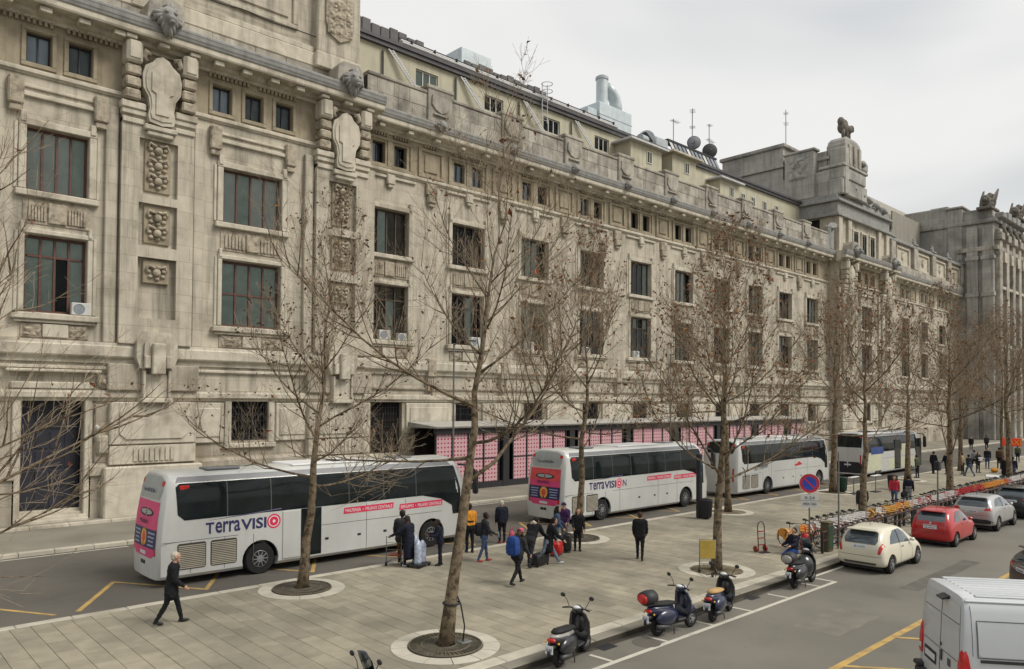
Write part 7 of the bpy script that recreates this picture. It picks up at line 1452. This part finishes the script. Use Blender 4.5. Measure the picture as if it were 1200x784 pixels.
for dx, dy in ((-.3, -.15), (.28, -.15), (-.3, .3), (.28, .3)): MB().lathe([(0, -.02), (.055, -.02), (.055, .02), (0, .02)], (dx, dy, .055), 12, 'y').build('wheel', 'rubber', t)
# luggage trolley with tall frame
def trolley(label, x, y, rz, board, h=1.0, lowboard=True, ym='trolley_yellow'):
    t = thing('luggage_trolley', label, 'trolley', (x, y, 0), rz, 'hand trolleys'); f_ = 'pole_grey'
    MB().tube([(0, -.26, .08), (0, -.26, h), (0, .26, h), (0, .26, .08)], .016, 7).build('frame', f_, t, True); MB().tube([(0, -.26, .12), (.75, -.2, .1), (.75, .2, .1), (0, .26, .12)], .016, 7).build('base', f_, t, True)
    for z_ in (.3, .55, .78): MB().tube([(0, -.26, z_), (0, .26, z_)], .009, 6).build('rung', f_, t)
    if board: MB().box(-.02, .02, -.25, .25, h - .62, h - .02, .01).build('board', ym, t); MB().box(-.028, -.02, -.22, .22, h - .34, h - .31).build('board_stripe', 'truck_red', t)
    for dx, dy in ((.02, -.27), (.02, .27), (.7, 0)): MB().lathe([(0, -.025), (.075, -.025), (.075, .025), (0, .025)], (dx, dy, .06), 12, 'y').build('wheel', 'rubber', t)
    return t
trolley('yellow-boarded luggage trolley leaning at the tree pit', 21.55, 13.72, R(225), True, 1.08); trolley('luggage trolley pushed by the person in the long dark coat', 14.38, 21.28, R(40), False, .98)
MB().box(.0, .5, -.22, .22, .33, .37, .01).build('tray', 'truck_red', bpy.data.objects['luggage_trolley.001'])
t = thing('hand_truck', 'red sack truck standing alone on the paving', 'hand truck', (26.03, 14.24, 0), R(250))
for s in (-1, 1): MB().tube([(0, s * .16, .05), (-.06, s * .16, .95), (-.07, s * .1, 1.1), (-.07, 0, 1.13)], .018, 7).build('rail', 'iron', t, True); MB().lathe([(0, -.035), (.11, -.035), (.12, -.02), (.12, .02), (.11, .035), (0, .035)], (-.08, s * .22, .12), 16, 'y').build('wheel', 'truck_red', t)
for z_ in (.25, .5, .75): MB().box(-.045, -.02, -.16, .16, z_, z_ + .04).build('crossbar', 'truck_red', t)
MB().box(0, .24, -.2, .2, .015, .03).build('toe_plate', 'iron', t)
softbag('red rucksack beside the sitting person', 27.0, 13.05, .0, 'cloth_red', .2, .16, .78)
# bicycle-tree stake and strap on the near tree
t = thing('tree_stake', 'bent iron stake strapped to the leaning tree nearest the camera', 'stake', (10.95, 13.45, 0)); MB().tube([(.05, 0, 0), (.12, .02, .4), (.02, .04, .9), (-.08, .08, 1.15), (-.04, .06, 1.3)], .018, 7).build('rod', 'iron', t, True); MB().box(-.06, .24, -.12, .12, .03, .07, .01).build('foot_plate', 'pole_grey', t)
MB().tube([(-.17 + .19 * math.cos(a), .15 + .19 * math.sin(a), .95) for a in [2 * math.pi * i / 16 for i in range(17)]], .022, 6, cap=False).build('strap', 'rubber', t, True)
# taxi sign and kiosk at the right edge
mat('led_red', (.32, .03, .015), .4, .4, emit=(1, .08, .02, .12)); mat('kiosk_green', (.012, .035, .03), .4, .4, var=.15)
t = thing('taxi_sign', 'orange-red lit taxi sign on a pole at the right edge', 'sign', (66.6, 15.9, 0), R(-74)); MB().tube([(0, .05, 0), (0, .05, 2.7)], .05, 8).build('pole', 'pole_grey', t); MB().box(-.62, .62, -.08, .04, 2.4, 3.0, .03).build('box', 'led_red', t)
me = text_mesh('TAXI', .52); a, c = fit_width(me); me.transform(Matrix.Diagonal((1.1 / (c - a), 1, 1, 1))); me.materials.clear(); me.materials.append(MATS['ad_yellow']); me.transform(Matrix.Translation((-.55, -.09, 2.52)) @ FACE_NY); link('lettering', me, t)
t = thing('kiosk', 'dark green street kiosk with a red sign, cut by the right edge', 'kiosk', (69.5, 15.3, 0), R(0)); MB().box(0, 4, -2.2, 0, .1, 2.9, .05).build('booth', 'kiosk_green', t); MB().box(-.3, 4.3, -2.5, .3, 2.9, 3.2, .06).build('roof', 'kiosk_green', t); MB().box(-.04, .02, -1.9, -.2, 1.0, 2.1, .02).build('poster', 'bus_blue', t); MB().box(-.25, -.1, -2.2, -.4, 3.25, 3.75, .03).build('fascia_sign', 'led_red', t); MB().box(-.06, .02, -2.0, -.1, .3, .9, .02).build('panel', 'sign_white', t)
t = thing('newspaper_mat', 'white sheets spread on the paving by the taxi sign', 'sheets', (66.8, 17.2, 0.012), R(15)); MB().box(-1.2, 1.2, -.5, .5, 0, .03, .01).build('sheets', 'sign_white', t)
# ---- glazed shop gallery standing against the long wall
mat('gal_frame', (.028, .028, .03), .5, .4, var=.15); mat('gal_roof', (.40, .385, .35), .6, .3, var=.1, streak=.2)
t = thing('shop_gallery', 'low glazed gallery with white roof and pink patterned panels along the station wall', 'gallery', (27.5, 36.5, 0)); GI = Matrix.Translation((-27.5, -36.5, 0))
def gp(n, b, m): o = b.build(n, m, t); o.matrix_parent_inverse = GI; return o
gp('roof', MB().prism([(36.15, 3.88), (36.1, 3.98), (38.9, 4.2), (39.15, 4.2), (39.15, 3.9)], 27.4, 75.2, 'x'), 'gal_roof'); gp('fascia', MB().box(27.5, 75.1, 36.35, 36.6, 3.52, 3.88), 'gal_frame'); gp('base', MB().box(27.5, 75.1, 36.42, 36.8, 0, .38), 'gal_frame'); gp('inner_wall', MB().box(27.6, 75, 38.6, 38.7, 0, 3.8), 'room_dark')
# pink-and-white printed film: repeated small marks
pm = bpy.data.materials.new('pink_print'); pm.use_nodes = True; q = pm.node_tree; bs = q.nodes['Principled BSDF']; g_ = q.nodes.new('ShaderNodeNewGeometry'); sx_ = q.nodes.new('ShaderNodeSeparateXYZ'); q.links.new(g_.outputs['Position'], sx_.inputs[0])
def mth(op, a, b=None):
    n_ = q.nodes.new('ShaderNodeMath'); n_.operation = op
    for i_, v_ in enumerate((a, b)):
        if v_ is None: continue
        if isinstance(v_, (int, float)): n_.inputs[i_].default_value = v_
        else: q.links.new(v_, n_.inputs[i_])
    return n_.outputs[0]
fx = mth('ABSOLUTE', mth('SUBTRACT', mth('FRACT', mth('MULTIPLY', sx_.outputs[0], 3.9)), .5)); fz = mth('ABSOLUTE', mth('SUBTRACT', mth('FRACT', mth('MULTIPLY', sx_.outputs[2], 3.9)), .5))
d1 = mth('LESS_THAN', mth('ADD', mth('MULTIPLY', fx, fx), mth('MULTIPLY', fz, fz)), .085); grid = mth('GREATER_THAN', mth('MAXIMUM', fx, fz), .42)
m1 = q.nodes.new('ShaderNodeMix'); m1.data_type = 'RGBA'; m1.inputs[6].default_value = (.62, .46, .47, 1); m1.inputs[7].default_value = (.34, .04, .08, 1); q.links.new(d1, m1.inputs[0])
m2 = q.nodes.new('ShaderNodeMix'); m2.data_type = 'RGBA'; m2.inputs[7].default_value = (.52, .28, .31, 1); q.links.new(grid, m2.inputs[0]); q.links.new(m1.outputs[2], m2.inputs[6]); q.links.new(m2.outputs[2], bs.inputs['Base Color']); bs.inputs['Roughness'].default_value = .35; MATS['pink_print'] = pm
pmA = MB().box(0, 1.18, 0, .03, .4, 1.85).mesh('printed_panel', 'pink_print'); pmB = MB().box(0, 1.18, 0, .03, 1.93, 3.5).mesh('printed_panel', 'pink_print')
gm_ = MB().box(-.04, .04, -.05, .08, .38, 3.52).mesh('mullion', 'gal_frame'); cm_ = MB().box(-.28, .28, -.12, .2, 0, 3.88, .03).mesh('column', 'gal_frame'); hm_ = MB().box(0, 1.18, -.03, .06, 1.85, 1.93).mesh('rail', 'gal_frame')
for i in range(37):
    x_ = 27.62 + i * 1.28
    if i % 5 == 4 or i % 10 == 7: 
        if i % 5 == 4: o = link('column', cm_, t, (x_ + .6, 36.5, 0)); o.matrix_parent_inverse = GI
    if i % 5 != 4:
        for me in (pmA, pmB, hm_): o = link(me.name.split('.')[0], me, t, (x_ + .05, 36.52, 0)); o.matrix_parent_inverse = GI
    o = link('mullion', gm_, t, (x_, 36.5, 0)); o.matrix_parent_inverse = GI
# ---- roof gear
t = thing('ventilation_unit', 'large pale blue ventilation unit with a curved duct on the roof', 'ventilation unit', (53.5, 46, 30)); VI = Matrix.Translation((-53.5, -46, -30))
def vp(n, b, m, s=False): o = b.build(n, m, t, s); o.matrix_parent_inverse = VI
vp('casing', MB().box(52.6, 57.4, 45, 48.4, 30, 33.4, .06), 'duct'); vp('casing_step', MB().box(51.2, 52.6, 45.2, 48, 30, 32.6, .05), 'duct'); vp('chimney', MB().tube([(54.0, 45.9, 33.2), (54.0, 45.9, 36.1)], .55, 16), 'duct', 40); vp('duct_bend', MB().tube([(56.1, 45.9, 33.3), (56.1, 45.9, 34.0), (55.9, 45.9, 34.7), (55.3, 45.9, 35.2), (54.5, 45.9, 35.4)], .6, 16), 'duct', True); vp('vent_cap', MB().lathe([(.62, 36.0), (.62, 36.25), (.3, 36.45), (0, 36.5)], (54, 45.9, 0), 16), 'galv')
for z_ in (31, 32.2): vp('casing_rib', MB().box(52.58, 57.42, 44.97, 45.01, z_, z_ + .06), 'galv')
t = thing('roof_duct', 'pair of round grey ducts lying on the roof beside the ventilation unit', 'duct', (61, 46, 30)); VI = Matrix.Translation((-61, -46, -30))
vp('drum', MB().tube([(60.0, 45.2, 31.7), (61.2, 46.2, 31.8)], .85, 16), 'galv', 40); vp('drum_mouth', MB().tube([(59.97, 45.17, 31.7), (59.99, 45.19, 31.7)], .7, 16), 'print_black'); vp('box', MB().box(61.3, 63.4, 45, 47, 30, 32.3, .1), 'galv'); vp('small_pipe', MB().tube([(58.4, 44.8, 31.3), (59.6, 45.0, 31.4)], .4, 12), 'galv', 40)
def dish(label, x, y, z, r, m):
    t = thing('satellite_dish', label, 'satellite dish', (x, y, z), R(-50), 'roof aerials'); b = MB(); pr = [(r * k / 6, -.22 * r * (1 - (k / 6) ** 2)) for k in range(7)]; b.lathe(pr, (0, 0, 0), 20, 'y'); b.build('reflector', m, t, True); MB().tube([(0, .15, 0), (0, .3, -.6), (0, .3, -z + 30.1)], .05, 7).build('mast', 'pole_grey', t); MB().tube([(0, -.1, -r * .9), (0, -.7, -.1)], .03, 5).ball((0, -.72, -.08), .09).build('feed_arm', 'pole_grey', t); MB().tube([(r * math.cos(a), 0, r * math.sin(a)) for a in [2 * math.pi * i / 20 for i in range(21)]], .03, 5, cap=False).build('rim', 'pole_grey', t)
mat('dish_grey', (.22, .22, .24), .6, .3, var=.15); mat('dish_dark', (.06, .06, .06), .6, .3, var=.15)
dish('grey satellite dish on the roof, upper left of two', 69.5, 46, 33.8, .72, 'dish_grey'); dish('dark satellite dish on the roof, lower right of two', 72.3, 45.8, 33.5, .8, 'dish_dark')
def aerial(label, x, y, z0, h, bars, rz=0):
    t = thing('aerial', label, 'aerial', (x, y, z0), rz, 'roof aerials'); MB().tube([(0, 0, 0), (0, 0, h)], .045, 6).build('mast', 'pole_grey', t)
    for z_, L_, n in bars:
        b = MB().bar((-L_ * .3, 0, z_), (L_ * .7, 0, z_), .035)
        for k in range(n): x_ = -L_ * .3 + L_ * (k + .5) / n; b.bar((x_, -.3, z_), (x_, .3, z_), .025)
        b.build('antenna_arm', 'pole_grey', t)
aerial('short roof aerial left of the two satellite dishes', 65.7, 46, 30, 5.4, ((5.2, 1.4, 5),)); aerial('tall roof aerial above the grey satellite dish', 69.5, 46.2, 30, 7.6, ((7.4, 1.2, 4), (5.6, .9, 4), (3.7, 1.4, 5)), .5); aerial('roof aerial above the dark satellite dish', 72.5, 46, 30, 6.6, ((6.5, .8, 3), (4.8, 1.8, 6)), .2); aerial('twin aerial on the grey attic block', 90.2, 46, 38, 5.0, ((3.3, 1.3, 4), (4.6, .9, 4)), .4)
t = thing('roof_ladder', 'caged ladder on the roof edge above the fourth yellow-storey window', 'ladder', (43.0, 42.6, 29.8))
for s in (-.3, .3): MB().tube([(s, 0, -1.6), (s, 0, 1.6)], .04, 6).build('rail', 'pipe_white', t)
for k in range(8): MB().tube([(-.3, 0, -1.4 + .4 * k), (.3, 0, -1.4 + .4 * k)], .025, 5).build('rung', 'pipe_white', t)
for z_ in (.3, .9, 1.5): MB().tube([(.45 * math.cos(a), -.25 + .45 * math.sin(a), z_) for a in [2 * math.pi * i / 12 for i in range(13)]], .03, 5, cap=False).build('cage_hoop', 'pipe_white', t)
